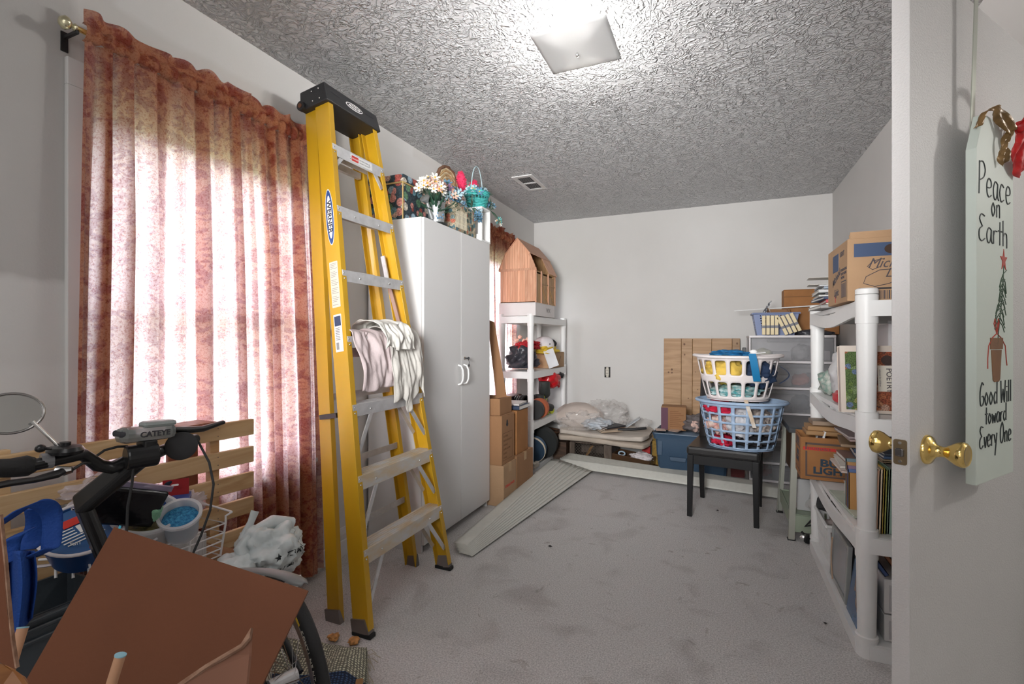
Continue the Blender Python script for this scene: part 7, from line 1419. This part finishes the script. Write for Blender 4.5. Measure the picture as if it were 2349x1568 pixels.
for pts in ([(448, 1000, 1.22), (480, 1060, 1.20), (490, 1110, 1.18), (482, 1170, 1.16), (460, 1230, 1.14), (440, 1275, 1.12)], [(307, 1055, 1.08), (303, 1110, 1.08), (293, 1160, 1.07), (290, 1230, 1.06)], [(215, 1050, 1.04), (240, 1032, 1.06), (270, 1024, 1.08), (292, 1023, 1.10)], [(166, 1077, 0.965), (190, 1062, 1.0), (215, 1060, 1.04)]):
    b = MB(); b.tube([at_d(*p) for p in pts], 0.0028, 8); b.build('cable', BLKR, bk_, world=True, smooth=True)

# ------------------------------------------------------------------ pile of craft things behind the bicycle
bn = thing('storage_bin', 'dark slate open bin in front of the headboard, holding loose clips', 'bin', (-1.47, 0.46, 0))
BINM = mat('dark_slate_plastic', (0.045, 0.055, 0.065), 0.45, bump=0.1, bscale=60)
b = MB(); x0, x1, y0, y1, h = -1.58, -1.385, 0.16, 0.715, 0.552
b.box(x0, x1, y0, y1, 0, 0.01); b.box(x0, x0+0.006, y0, y1, 0.01, h); b.box(x1-0.006, x1, y0, y1, 0.01, h); b.box(x0+0.006, x1-0.006, y0, y0+0.006, 0.01, h); b.box(x0+0.006, x1-0.006, y1-0.006, y1, 0.01, h); b.build('bin_body', BINM, bn, world=True)
b = MB()
for z in (0.552, 0.53, 0.505): b.box(x1, x1+0.016 if z > 0.54 else x1+0.008, y0, y1, z-0.012, z)
b.build('rim', BINM, bn, world=True, bevel=0.004)
b = MB(); b.box(x0+0.01, x1-0.01, y0+0.01, y1-0.01, 0.02, 0.40); solo(b, 'dark_cloth', 'black cloth filling the lower part of the slate bin', 'cloth', BKF, bevel=0.02)
rg = random.Random(21)
HC = mat('greyish_pink_plastic', (0.36, 0.29, 0.27), 0.5)
for i in range(14):
    cx, cy, cz = rg.uniform(x0+0.05, x1-0.04), rg.uniform(0.30, 0.68), 0.415+0.012*(i % 4); a0 = rg.uniform(0, PI); l_ = rg.uniform(0.03, 0.05)
    b = MB(); pts = [(cx+l_*math.cos(a)*math.cos(a0)-0.012*math.sin(a)*math.sin(a0), cy+l_*math.cos(a)*math.sin(a0)+0.012*math.sin(a)*math.cos(a0), cz+0.012*math.sin(a*2+i)) for k in range(16) for a in [2*PI*k/16]]
    b.tube(pts, 0.0045, 6, closed=True); solo(b, 'plastic_clip', 'pale looped plastic clip lying on the black cloth in the slate bin', 'clip', HC, 'looped clips in the slate bin', smooth=True)
sb = carton('cardboard_box', 'brown cardboard box under the craft tubs beside the slatted headboard', (0.22, 0.33, 0.50), (-1.495, 0.895, 0), 0, CARD, tape=False)
cbx = thing('cream_box', 'cream box under the knotted white shopping bag', 'box', (-1.36, 1.06, 0)); b = MB(); b.box(-1.375, -1.30, 1.02, 1.11, 0, 0.40); b.build('body', mat('cream_card', (0.66, 0.60, 0.48), 0.6), cbx, world=True, bevel=0.003)
# knotted grocery bag
BG = mat('white_grocery_plastic', (0.62, 0.665, 0.665), 0.3, var=0.04, vscale=20, bump=0.5, bscale=22, alpha=0.97)
gb = thing('shopping_bag', 'knotted white plastic shopping bag with black star print on a cream box', 'bag', (-1.33, 1.10, 0.402))
gc = V((-1.325, 1.115, 0.485))
b = MB(); b.blob(gc, (0.095, 0.112, 0.085), 0.30, 61, 5, 2.0, flatb=0.078); b.build('bag_body', BG, gb, world=True, smooth=True)
b = MB(); b.tube([gc+V((-0.03, -0.06, 0.02)), gc+V((-0.02, -0.065, 0.07)), gc+V((-0.02, -0.045, 0.105)), gc+V((-0.02, -0.03, 0.135))], [0.035, 0.020, 0.012, 0.015], 14, flat=0.6); b.build('knotted_neck', BG, gb, world=True, smooth=True)
b = MB(); b.tube([gc+V((0.02, -0.08, 0.0)), gc+V((0.0, -0.095, 0.045)), gc+V((-0.01, -0.05, 0.075)), gc+V((-0.01, 0.02, 0.082)), gc+V((0.0, 0.08, 0.05))], [0.03, 0.028, 0.02, 0.028, 0.035], 12, flat=0.7); b.build('handle_loop', BG, gb, world=True, smooth=True)
b = MB(); b.blob(gc+V((0.01, -0.115, -0.02)), (0.06, 0.06, 0.065), 0.28, 63, 4, 2.0, flatb=0.06); b.build('side_fold', BG, gb, world=True, smooth=True)
Mg = frame_m(gc+V((0.108, -0.03, -0.03)), (-0.30, 0.95, 0.0), (-0.25, 0, 0.96)); 
star = [(0.014*(1 if k % 2 == 0 else 0.4)*math.cos(PI/2+k*PI/5), 0.014*(1 if k % 2 == 0 else 0.4)*math.sin(PI/2+k*PI/5)) for k in range(10)]
# fender-side pile: tubs
def tub(name, label, cen, r, h, m, tilt, inner=None, lip=0.006):
    t = thing(name, label, 'tub', cen); M = Matrix.Translation(cen) @ Euler(tilt).to_matrix().to_4x4()
    b = MB(); b.lathe([(r*0.82, 0), (r, h), (r+lip, h), (r+lip, h+0.008), (r-0.002, h+0.008), (r*0.80, 0.004), (0, 0.004)], 36, M); b.build('tub_wall', m, t, world=True, smooth=35)
    if inner is not None:
        b = MB(); b.lathe([(0, h*0.15), (r*0.84, h*0.15), (r*0.93, h*0.8), (r*0.7, h*0.90), (0, h*0.93)], 30, M); b.build('contents', inner, t, world=True, smooth=40)
    return t, M
CLR = mat('clear_grey_tub', (0.80, 0.80, 0.82), 0.15, alpha=0.55, spec=0.8)
BRUSH = mat('blue_glitter_sponge', (0.01, 0.14, 0.33), 0.7, vscale=160, col2=(0.05, 0.33, 0.58), bump=0.8, bscale=200)
tub('craft_tub', 'clear tub filled with bright blue glitter beads, tilted towards the room', at_d(418, 1222, 1.36), 0.047, 0.075, CLR, (0.35, 0.45, 0), BRUSH)
t2, Mb = tub('craft_bucket', 'clear oval bucket with a green sponge, behind the black pouch', at_d(322, 1245, 1.34), 0.075, 0.10, CLR, (0.1, 0.45, 0), mat('dark_green_beads', (0.03, 0.03, 0.012), 0.3, vscale=60, col2=(0.16, 0.14, 0.05)))
b = MB(); b.box(-0.022, 0.022, -0.014, 0.014, -0.022, 0.022, Matrix.Translation(at_d(347, 1172, 1.285)) @ Euler((0.3, 0.5, 0.4)).to_matrix().to_4x4()); solo(b, 'green_sponge', 'pale green sponge leaning in the clear oval bucket', 'sponge', mat('pale_green_sponge', (0.22, 0.45, 0.28), 0.8, bump=0.5, bscale=120), bevel=0.006)
t3, Mb = tub('blue_bucket', 'clear round tub with blue striped lid and red patch, beside the blue straps', at_d(195, 1262, 1.25), 0.082, 0.075, mat('blue_printed_tub', (0.02, 0.07, 0.22), 0.3, spec=0.6), (0.25, 0.45, 0), None)
b = MB(); b.lathe([(0.078, 0.079), (0, 0.081)], 36, Mb); b.build('lid', mat('lid_blue', (0.03, 0.10, 0.26), 0.3), t3, world=True)
b = MB(); b.tube([Mb @ V((0.086*math.cos(2*PI*k/40), 0.086*math.sin(2*PI*k/40), 0.083)) for k in range(40)], 0.0045, 8, closed=True); b.build('lid_rim', mat('clear_rim', (0.66, 0.62, 0.64), 0.2), t3, world=True, smooth=True)
b = MB(); b.box(-0.045, -0.02, -0.03, 0.03, 0.0815, 0.083, Mb); b.build('red_patch', REDI, t3, world=True); b = MB(); b.box(-0.015, 0.012, -0.01, 0.035, 0.0815, 0.083, Mb); b.build('white_patch', WH, t3, world=True)
for k in range(6): b = MB(); b.box(-0.015+k*0.010, -0.012+k*0.010, -0.065+0.004*k, -0.015 if k < 3 else 0.03, 0.0815, 0.083, Mb); b.build('pale_stripe', WH, t3, world=True)
text('fun', t3, frame_m(at_d(160, 1252, 1.16), (0.5, 0.85, 0), (0, 0, 1)), 0.016, WH, world=True); text('play', t3, frame_m(at_d(205, 1252, 1.17), (0.5, 0.85, 0), (0, 0, 1)), 0.018, REDI, world=True, bold=0.001)
# black zip pouch
pc = at_d(298, 1158, 1.24); Mp = Matrix.Translation(pc) @ Euler((0.35, 0.35, 1.25)).to_matrix().to_4x4()
t = thing('black_pouch', 'glossy black zip pouch with clear edge behind the handlebar stem', 'pouch', pc)
b = MB(); b.box(-0.075, 0.07, -0.012, 0.012, -0.055, 0.05, Mp); b.build('pouch', mat('glossy_black_vinyl', (0.006, 0.006, 0.008), 0.15, bump=0.2, bscale=15), t, world=True, bevel=0.008)
b = MB(); b.box(-0.078, 0.073, -0.003, 0.003, 0.05, 0.064, Mp); b.build('clear_edge', mat('clear_lilac_edge', (0.25, 0.22, 0.32), 0.15, alpha=0.8), t, world=True)
# blue carton + red hang card
c0 = at_d(400, 1152, 1.42); Mc = Matrix.Translation(c0) @ Euler((0.1, 0, 0.9)).to_matrix().to_4x4()
t = thing('blue_carton', 'small blue carton with yellow word First and red hang tag', 'box', c0)
b = MB(); b.box(-0.05, 0.04, -0.03, 0.03, -0.03, 0.018, Mc); b.build('carton', mat('carton_blue', (0.02, 0.06, 0.24), 0.4), t, world=True, bevel=0.002)
text('First!', t, Mc @ frame_m((-0.045, -0.0305, -0.018), (1, 0, 0), (0, 0, 1)), 0.024, mat('yellow_print', (0.7, 0.5, 0.03), 0.5), world=True)
b = MB(); b.prism([(-0.035, 0), (0.03, 0), (0.03, 0.052), (-0.035, 0.052)], 0, 0.0015, Mc @ frame_m((0.005, 0.01, 0.012), (1, 0, 0), (0, 0.2, 1))); b.build('hang_tag', mat('dark_red_card', (0.30, 0.01, 0.015), 0.4), t, world=True)
b = MB(); b.prism(rr(0.018, 0.005, 0.002), 0.0, 0.002, Mc @ frame_m((0.002, 0.002, 0.052), (1, 0, 0), (0, 0.2, 1))); b.build('hang_hole', WH, t, world=True)
b = MB(); b.sweep([(-0.009, -0.005), (0.009, -0.005), (0.009, 0.005), (-0.009, 0.005)], at_d(358, 1140, 1.36), at_d(388, 1106, 1.36), V((0.5, 0.8, 0.3)), V((0, 0, 1))); b.build('dark_handle', mat('dark_navy_plastic', (0.01, 0.015, 0.035), 0.4), t, world=True, bevel=0.003)
for c, r, s, lab in ((at_d(435, 1152, 1.47), (0.035, 0.045, 0.03), 3, 'crumpled clear bag to the right of the small blue carton'), (at_d(225, 1120, 1.42), (0.06, 0.09, 0.04), 5, 'large clear plastic bag standing behind the striped-lid tub')):
    b = MB(); b.blob(c, r, 0.5, s, 4, 2.6); solo(b, 'clear_bag', lab, 'bag', clear_film('clear_pink_film', (0.78, 0.70, 0.74), 0.45), smooth=True)
# white wire basket
WW = mat('white_coated_wire', (0.74, 0.72, 0.72), 0.35)
t = thing('wire_basket', 'white coated wire basket of cartons at the right end of the craft pile', 'wire basket', (-1.42, 0.98, 0.502))
wx0, wx1, wy0, wy1 = -1.56, -1.385, 0.80, 1.015
for z, k in ((0.505, 0.9), (0.525, 0.92), (0.548, 0.95), (0.572, 0.98), (0.60, 1.0)):
    cx, cy = (wx0+wx1)/2, (wy0+wy1)/2; p = [(cx+(x-cx)*k, cy+(y-cy)*k, z) for x, y in ((wx0, wy0), (wx1, wy0), (wx1, wy1), (wx0, wy1))]
    b = MB(); b.tube([p[0], p[1], p[2], p[3], p[0]], 0.0024, 8); b.build('wire', WW, t, world=True)
for x, y in ((wx1, wy1), (wx1, wy0), (wx0, wy1), (wx1, (wy0+wy1)/2)):
    b = MB(); b.tube([((x*0.9+0.1*(wx0+wx1)/2), y*0.9+0.1*(wy0+wy1)/2, 0.503), (x, y, 0.60), (x, y, 0.622), (x+0.012, y+0.012, 0.632)], 0.0032, 8); b.build('corner_wire', WW, t, world=True)
b = MB(); b.tube([(wx1+0.012, wy1+0.012, 0.632), (wx1-0.08, wy1+0.012, 0.638), (wx0, wy1+0.01, 0.642)], 0.0032, 8); b.build('wire', WW, t, world=True)
b = MB(); b.box(-1.50, -1.405, 0.84, 0.97, 0.51, 0.585); solo(b, 'white_carton', 'white carton with grey barcode inside the white wire basket', 'box', mat('white_grey_carton', (0.62, 0.60, 0.59), 0.6, vscale=60, col2=(0.50, 0.48, 0.47), stretch=(1, 4, 0.1)), bevel=0.003)
t = thing('wire_basket', 'white zigzag wire basket edge above the slate bin', 'wire basket', (-1.50, 0.66, 0.552))
pz = [(90, 1283, 1.22), (130, 1280, 1.22), (165, 1276, 1.22), (172, 1290, 1.2), (190, 1297, 1.2), (205, 1290, 1.2), (207, 1303, 1.2), (225, 1300, 1.2)]
b = MB(); b.tube([at_d(*p) for p in pz], 0.0035, 8); b.build('wire', WW, t, world=True, smooth=True)
for u in (128, 168, 204): b = MB(); b.cyl(at_d(u, 1282, 1.215), at_d(u, 1325, 1.20), 0.0032, seg=8); b.build('wire', WW, t, world=True)
b = MB(); b.tube([at_d(75, 1300, 1.18), at_d(110, 1296, 1.19), at_d(160, 1285, 1.19), at_d(215, 1262, 1.19), at_d(240, 1255, 1.2)], [0.006, 0.007, 0.006, 0.005, 0.004], 8, flat=0.5); solo(b, 'plastic_strap', 'twisted clear plastic band lying over the zigzag wire basket', 'band', clear_film('clear_band', (0.60, 0.55, 0.58), 0.8), smooth=True)
# blue tote straps
BT = mat('royal_blue_nonwoven', (0.008, 0.06, 0.30), 0.75, bump=0.3, bscale=160)
t = thing('blue_tote_bag', 'royal blue fabric tote bag with looping straps hanging at the left edge', 'bag', at_d(45, 1460, 0.98))
def strapf(pts, wd, wdir, name, th=0.002):
    P_ = [at_d(*p) for p in pts]; n = len(P_)
    def fn(u, v):
        f_ = u*(n-1); i = min(int(f_), n-2); q = f_-i; p0, p1, p2, p3 = P_[max(i-1, 0)], P_[i], P_[i+1], P_[min(i+2, n-1)]
        c = 0.5*(2*p1+(-p0+p2)*q+(2*p0-5*p1+4*p2-p3)*q*q+(-p0+3*p1-3*p2+p3)*q**3); return c+V(wdir).normalized()*(v-0.5)*wd
    b = MB(); b.sheet(fn, 40, 4); b.build(name, BT, t, world=True, smooth=60, solid=th)
b = MB(); b.sheet(lambda u, v: at_d(5+u*75+6*math.sin(v*4), 1262+v*225-u*v*70, 1.0+0.02*math.sin(u*9)+0.02*v), 24, 20); b.build('bag_front', BT, t, world=True, smooth=60, solid=0.002)
strapf([(-15, 1210, 1.0), (30, 1180, 1.0), (65, 1158, 1.0), (100, 1158, 1.02), (119, 1180, 1.04), (119, 1225, 1.04), (112, 1262, 1.03), (75, 1268, 1.0)], 0.036, (0.55, 0.75, 0.35), 'strap')
strapf([(88, 1165, 1.06), (90, 1200, 1.08), (75, 1240, 1.08), (50, 1262, 1.06)], 0.045, (0.5, 0.85, -0.1), 'strap')
strapf([(60, 1215, 1.02), (35, 1230, 1.0), (22, 1255, 1.0), (20, 1290, 1.0)], 0.035, (0.5, 0.8, 0.3), 'strap')

# ------------------------------------------------------------------ big open carton in the foreground
ct = thing('open_carton', 'large open brown carton in the foreground with one flap standing up', 'box', (-0.82, 0.32, 0))
BL, BR, TL_, TR_ = at_d(40, 1605, 0.80), at_d(588, 1605, 0.80), at_d(265, 1209, 0.945), at_d(708, 1356, 0.925)
BL.z = BR.z = 0.565
nrm = (BR-BL).cross(TL_-BL).normalized(); nrm = nrm if nrm.dot(V((0, 0, H))-BL) > 0 else -nrm
b = MB(); th = nrm*(-0.005)
def flapf(u, v): bot = BL.lerp(BR, u); top = TL_.lerp(TR_, u); return bot.lerp(top, v)
b.sheet(flapf, 12, 10); b.build('standing_flap', CARDR, ct, world=True, solid=0.005, smooth=False)
b = MB(); b.hexa([flapf(0.035, 0)+nrm*0.0003, flapf(0.045, 0)+nrm*0.0003, flapf(0.045, 0)+nrm*0.0012, flapf(0.035, 0)+nrm*0.0012, flapf(0.06, 1)+nrm*0.0003, flapf(0.07, 1)+nrm*0.0003, flapf(0.07, 1)+nrm*0.0012, flapf(0.06, 1)+nrm*0.0012]); b.build('crease', mat('crease_light_brown', (0.30, 0.15, 0.08), 0.8), ct, world=True)
off = V((0.394, -0.92, 0))*0.34; c4 = [V((p.x, p.y, 0)) for p in (BL, BR, BR+off, BL+off)]
ctm = (c4[0]+c4[1]+c4[2]+c4[3])/4
for i in range(4):
    p, q = c4[i], c4[(i+1) % 4]; inn = ((ctm-(p+q)/2).normalized())*0.004
    b = MB(); z = 0.562; b.hexa([p, q, q+inn, p+inn, p+V((0, 0, z)), q+V((0, 0, z)), q+inn+V((0, 0, z)), p+inn+V((0, 0, z))]); b.build('carton_side', CARDR, ct, world=True)
b = MB(); b.hexa([c4[0], c4[1], c4[2], c4[3]]+[p+V((0, 0, 0.005)) for p in c4]); b.build('carton_bottom', CARDR, ct, world=True)
def poly_at(pts, name, m, parent, t_=0.005):
    P_ = [at_d(*p) for p in pts]; n = (P_[1]-P_[0]).cross(P_[2]-P_[0]).normalized()*t_
    if n.dot(V((0, 0, H))-P_[0]) > 0: n = -n
    b = MB(); a = [b.bm.verts.new(p) for p in P_]; c = [b.bm.verts.new(p+n) for p in P_]; b.f(a); b.f(c[::-1])
    for i in range(len(P_)): b.f([a[i], a[(i+1) % len(P_)], c[(i+1) % len(P_)], c[i]])
    return b.build(name, m, parent, world=True)
CEDGE = mat('torn_cardboard_edge', (0.36, 0.22, 0.15), 0.9, vscale=60, col2=(0.20, 0.10, 0.06))
poly_at([(330, 1620, 0.60), (420, 1563, 0.61), (470, 1527, 0.62), (510, 1505, 0.625), (553, 1478, 0.63), (575, 1440, 0.635), (572, 1500, 0.63), (560, 1620, 0.60)], 'torn_flap', mat('reddish_cardboard', (0.19, 0.082, 0.048), 0.8, var=0.05), ct)
poly_at([(400, 1572, 0.607), (470, 1524, 0.618), (552, 1476, 0.628), (576, 1438, 0.634), (572, 1462, 0.628), (553, 1484, 0.625), (470, 1533, 0.615), (405, 1580, 0.605)], 'torn_edge', CEDGE, ct)
lf = poly_at([(-30, 1090, 0.62), (0, 1180, 0.62), (12, 1290, 0.61), (20, 1400, 0.60), (28, 1470, 0.595), (40, 1532, 0.59), (-30, 1500, 0.60)], 'side_flap', CARDR, ct)
poly_at([(0, 1180, 0.6185), (12, 1290, 0.6085), (20, 1400, 0.5985), (28, 1470, 0.5935), (38, 1532, 0.5885), (34, 1532, 0.5885), (24, 1470, 0.5935), (16, 1400, 0.5985), (8, 1290, 0.6085), (-3, 1182, 0.6185)], 'torn_edge', CEDGE, ct)
b = MB(); b.prism([(0, 0), (0.012, 0.028), (0.016, 0.026), (0.005, -0.002)], 0, 0.001, frame_m(at_d(262, 1240, 0.96), (1, 0.3, 0.2), (0, 0.2, 1))); solo(b, 'turquoise_tab', 'small turquoise tab behind the corner of the standing flap', 'tab', mat('turquoise_card', (0.05, 0.45, 0.60), 0.4))
DOW = mat('pale_dowel_wood', (0.50, 0.27, 0.155), 0.6, var=0.06); BTIP = mat('pale_blue_felt', (0.25, 0.45, 0.53), 0.8)
for i, (pa_, pb2, lab) in enumerate((((276, 1503, 0.62), (196, 1760, 0.60), 'pale wooden dowel with blue felt tip standing in the open carton'), ((52, 1440, 0.66), (-10, 1640, 0.62), 'pale wooden dowel with blue felt tip at the left edge beside the slate bin'))):
    A, B_ = at_d(*pa_), at_d(*pb2); d_ = (A-B_).normalized(); B2 = A-d_*(A.z-0.01)/d_.z if i == 0 else A-d_*0.35
    t = thing('wooden_dowel', lab, 'dowel', B2); b = MB(); b.cyl(B2, A, 0.0062, seg=16); b.build('rod', DOW, t, world=True, smooth=40)
    b = MB(); b.cyl(A, A+d_*0.0015, 0.0066, seg=16); b.build('felt_tip', BTIP, t, world=True, smooth=40)
t = thing('chair_arm', 'polished brown wooden armrest rounding into the bottom left corner', 'armrest', at_d(20, 1600, 0.5))
arm = [at_d(-60, 1508, 0.47), at_d(0, 1512, 0.48), at_d(35, 1528, 0.48), at_d(62, 1548, 0.48), at_d(85, 1585, 0.47), at_d(60, 1660, 0.45), at_d(-60, 1660, 0.45)]
b = MB(); a = [b.bm.verts.new(p) for p in arm]; c = [b.bm.verts.new(p-V((0, 0, 0.022))) for p in arm]; b.f(a); b.f(c[::-1])
for i in range(7): b.f([a[i], a[(i+1) % 7], c[(i+1) % 7], c[i]])
b.build('armrest', wood_mat('polished_oak', (0.20, 0.075, 0.02), (0.33, 0.14, 0.035), 5, (5, 5, 1)), t, world=True, bevel=0.005)
pp_ = at_d(0, 1600, 0.46); b = MB(); b.cyl((pp_.x, pp_.y, 0), (pp_.x, pp_.y, pp_.z-0.02), 0.016); b.build('support', _m['polished_oak'], t, world=True)

# ------------------------------------------------------------------ woven rug by the ladder foot
def rug_mat():
    m = bpy.data.materials.new('blue_striped_weave'); m.use_nodes = True; N = m.node_tree.nodes; L = m.node_tree.links; p = N['Principled BSDF']; p.inputs['Roughness'].default_value = 0.95
    uv = N.new('ShaderNodeUVMap'); sp_ = N.new('ShaderNodeSeparateXYZ'); L.new(uv.outputs[0], sp_.inputs[0])
    r = N.new('ShaderNodeValToRGB'); r.color_ramp.interpolation = 'CONSTANT'; L.new(sp_.outputs[1], r.inputs[0]); e_ = r.color_ramp.elements
    cols_ = [(0, (0.02, 0.045, 0.13)), (0.36, (0.30, 0.29, 0.25)), (0.46, (0.02, 0.04, 0.09)), (0.62, (0.31, 0.31, 0.24))]
    e_[0].color = (*cols_[0][1], 1); e_[1].position = cols_[1][0]; e_[1].color = (*cols_[1][1], 1)
    for q, c in cols_[2:]: n_e = e_.new(q); n_e.color = (*c, 1)
    v = N.new('ShaderNodeTexVoronoi'); v.inputs['Scale'].default_value = 52; v.inputs['Randomness'].default_value = 0.25; L.new(uv.outputs[0], v.inputs['Vector'])
    r2 = N.new('ShaderNodeValToRGB'); r2.color_ramp.elements[0].position = 0.18; r2.color_ramp.elements[0].color = (2.6, 2.6, 2.6, 1); r2.color_ramp.elements[1].position = 0.42; r2.color_ramp.elements[1].color = (0.55, 0.55, 0.55, 1); L.new(v.outputs['Distance'], r2.inputs[0])
    mu = N.new('ShaderNodeMixRGB'); mu.blend_type = 'MULTIPLY'; mu.inputs[0].default_value = 1; L.new(r.outputs[0], mu.inputs[1]); L.new(r2.outputs[0], mu.inputs[2]); L.new(mu.outputs[0], p.inputs['Base Color'])
    bp = N.new('ShaderNodeBump'); bp.inputs['Strength'].default_value = 0.8; bp.inputs['Distance'].default_value = 0.004; bp.invert = True; L.new(v.outputs['Distance'], bp.inputs['Height']); L.new(bp.outputs[0], p.inputs['Normal']); return m
RGM = rug_mat()
rg0 = thing('woven_rug', 'blue and grey striped woven rug with fringe, rumpled at the ladder foot', 'rug', (-1.15, 1.2, 0))
def rugp(u, v):
    a = V((-1.62, 1.30)).lerp(V((-1.195, 1.43)), u); c = V((-1.55, 0.72)).lerp(V((-0.86, 1.02)), u); q = c.lerp(a, v)
    ed = min(1, 7*min(u, 1-u, v, 1-v)+0.12)
    return V((q.x, q.y, 0.012+0.085*ed*(0.55+0.5*noise.noise(V((u*2.4, v*2.6, 3))))+0.008*noise.noise(V((u*9, v*9, 1)))))
b = MB(); nu, nv = 40, 40; b.sheet(rugp, nu, nv); uvl = b.bm.loops.layers.uv.new('UVMap')
b.bm.verts.ensure_lookup_table(); b.bm.verts.index_update()
for f in b.bm.faces:
    for l in f.loops: i, j = divmod(l.vert.index, nv+1); l[uvl].uv = (i/nu, j/nv)
b.build('rug_weave', RGM, rg0, world=True, smooth=True, solid=0.006)
b = MB(); rg = random.Random(8)
for i in range(46):
    v_ = rg.random(); p = rugp(1.0, v_*0.8+0.2); d_ = V((0.55+rg.uniform(-0.3, 0.3), 0.1+rg.uniform(-0.6, 0.5), 0)).normalized()*rg.uniform(0.015, 0.05); b.tube([p, p+d_*0.5+V((0, 0, 0.005)), V((p.x+d_.x, p.y+d_.y, 0.004))], 0.0014, 4)
b.build('fringe', mat('cream_fringe', (0.48, 0.43, 0.34), 0.9), rg0, world=True, kind='stuff')
for i, (p, lab) in enumerate(((Z_ := at_d(808, 1575, 1.56), 'small pale wooden block beside the rug at the bottom edge'),)):
    M = Matrix.Translation((p.x, p.y, 0)) @ Matrix.Rotation(0.6, 4, 'Z'); b = MB(); b.box(-0.032, 0.032, -0.03, 0.03, 0, 0.045, M); blk = solo(b, 'wooden_block', lab, 'block', PINE, bevel=0.003)
for i, (u, v, lab) in enumerate(((765, 1450, 'orange scrap by the rear ladder foot'), (812, 1462, 'orange and cream scrap at the top corner of the rug'))):
    p = at_d(u, v, 1.86-0.02*i); b = MB(); b.blob((p.x, p.y, p.z), (0.022, 0.02, 0.012), 0.4, 90+i, 3); s_ = solo(b, 'orange_scrap', lab, 'scrap', mat('orange_scrap', (0.62, 0.30, 0.10), 0.8, var=0.3, vscale=60), smooth=True); s_.location.z = 0.002
# lint specks on the carpet
for i, (u, v, r) in enumerate(((1262, 1252, 0.010), (1646, 1170, 0.007), (1893, 1428, 0.006))):
    d = ray(u, v); p = d*(-(H-0.004)/d.z)+V((0, 0, H)); b = MB(); b.blob(p, (r, r*0.7, 0.004), 0.8, 70+i, 2); solo(b, 'carpet_lint', ['dark lint speck in the middle of the carpet', 'dark lint speck between the chair legs', 'dark lint speck near the right shelving'][i], 'lint', mat('dark_lint', (0.05, 0.045, 0.045), 0.9))
# printed star and words on the shopping bag, laid on its surface
PRB = mat('black_bag_print', (0.02, 0.025, 0.03), 0.6)
bpy.context.view_layer.update()
dg = bpy.context.evaluated_depsgraph_get()
body = [o for o in gb.children if o.name.startswith('bag_body')][0].evaluated_get(dg)
inv = (root_m(gb)).inverted()
def project(M, me):
    dirn = (M.to_3x3() @ V((0, 0, -1))).normalized(); li = (inv.to_3x3() @ dirn).normalized()
    for v in me.vertices:
        p = V(v.co); ok, hit, n, _ = body.ray_cast(p - li*0.12, li)
        if ok: v.co = hit - li*0.0012*(1 if v.co.z > -99 else 1)
Mg = frame_m(gc+V((0.12, -0.045, 0.0)), (-0.25, 0.96, 0.0), (-0.05, 0, 1))
for s_, sz, dx, dz in (('★ THANK', 0.024, 0.0, 0.004), ('YOU', 0.026, 0.085, -0.012), ('% LU   Moments', 0.015, 0.0, -0.032)):
    o = text(s_.replace('★ ', ''), gb, Mg @ Matrix.Translation((dx+0.03 if 'THANK' in s_ else dx, dz, 0)), sz, PRB, world=True, bold=0.0006, shear=0.2); project(Mg, o.data)
b = MB(); b.prism(star, 0, 0.0004, Mg @ Matrix.Translation((0.008, 0.014, 0))); o = b.build('printed_star', PRB, gb, world=True); project(Mg, o.data)
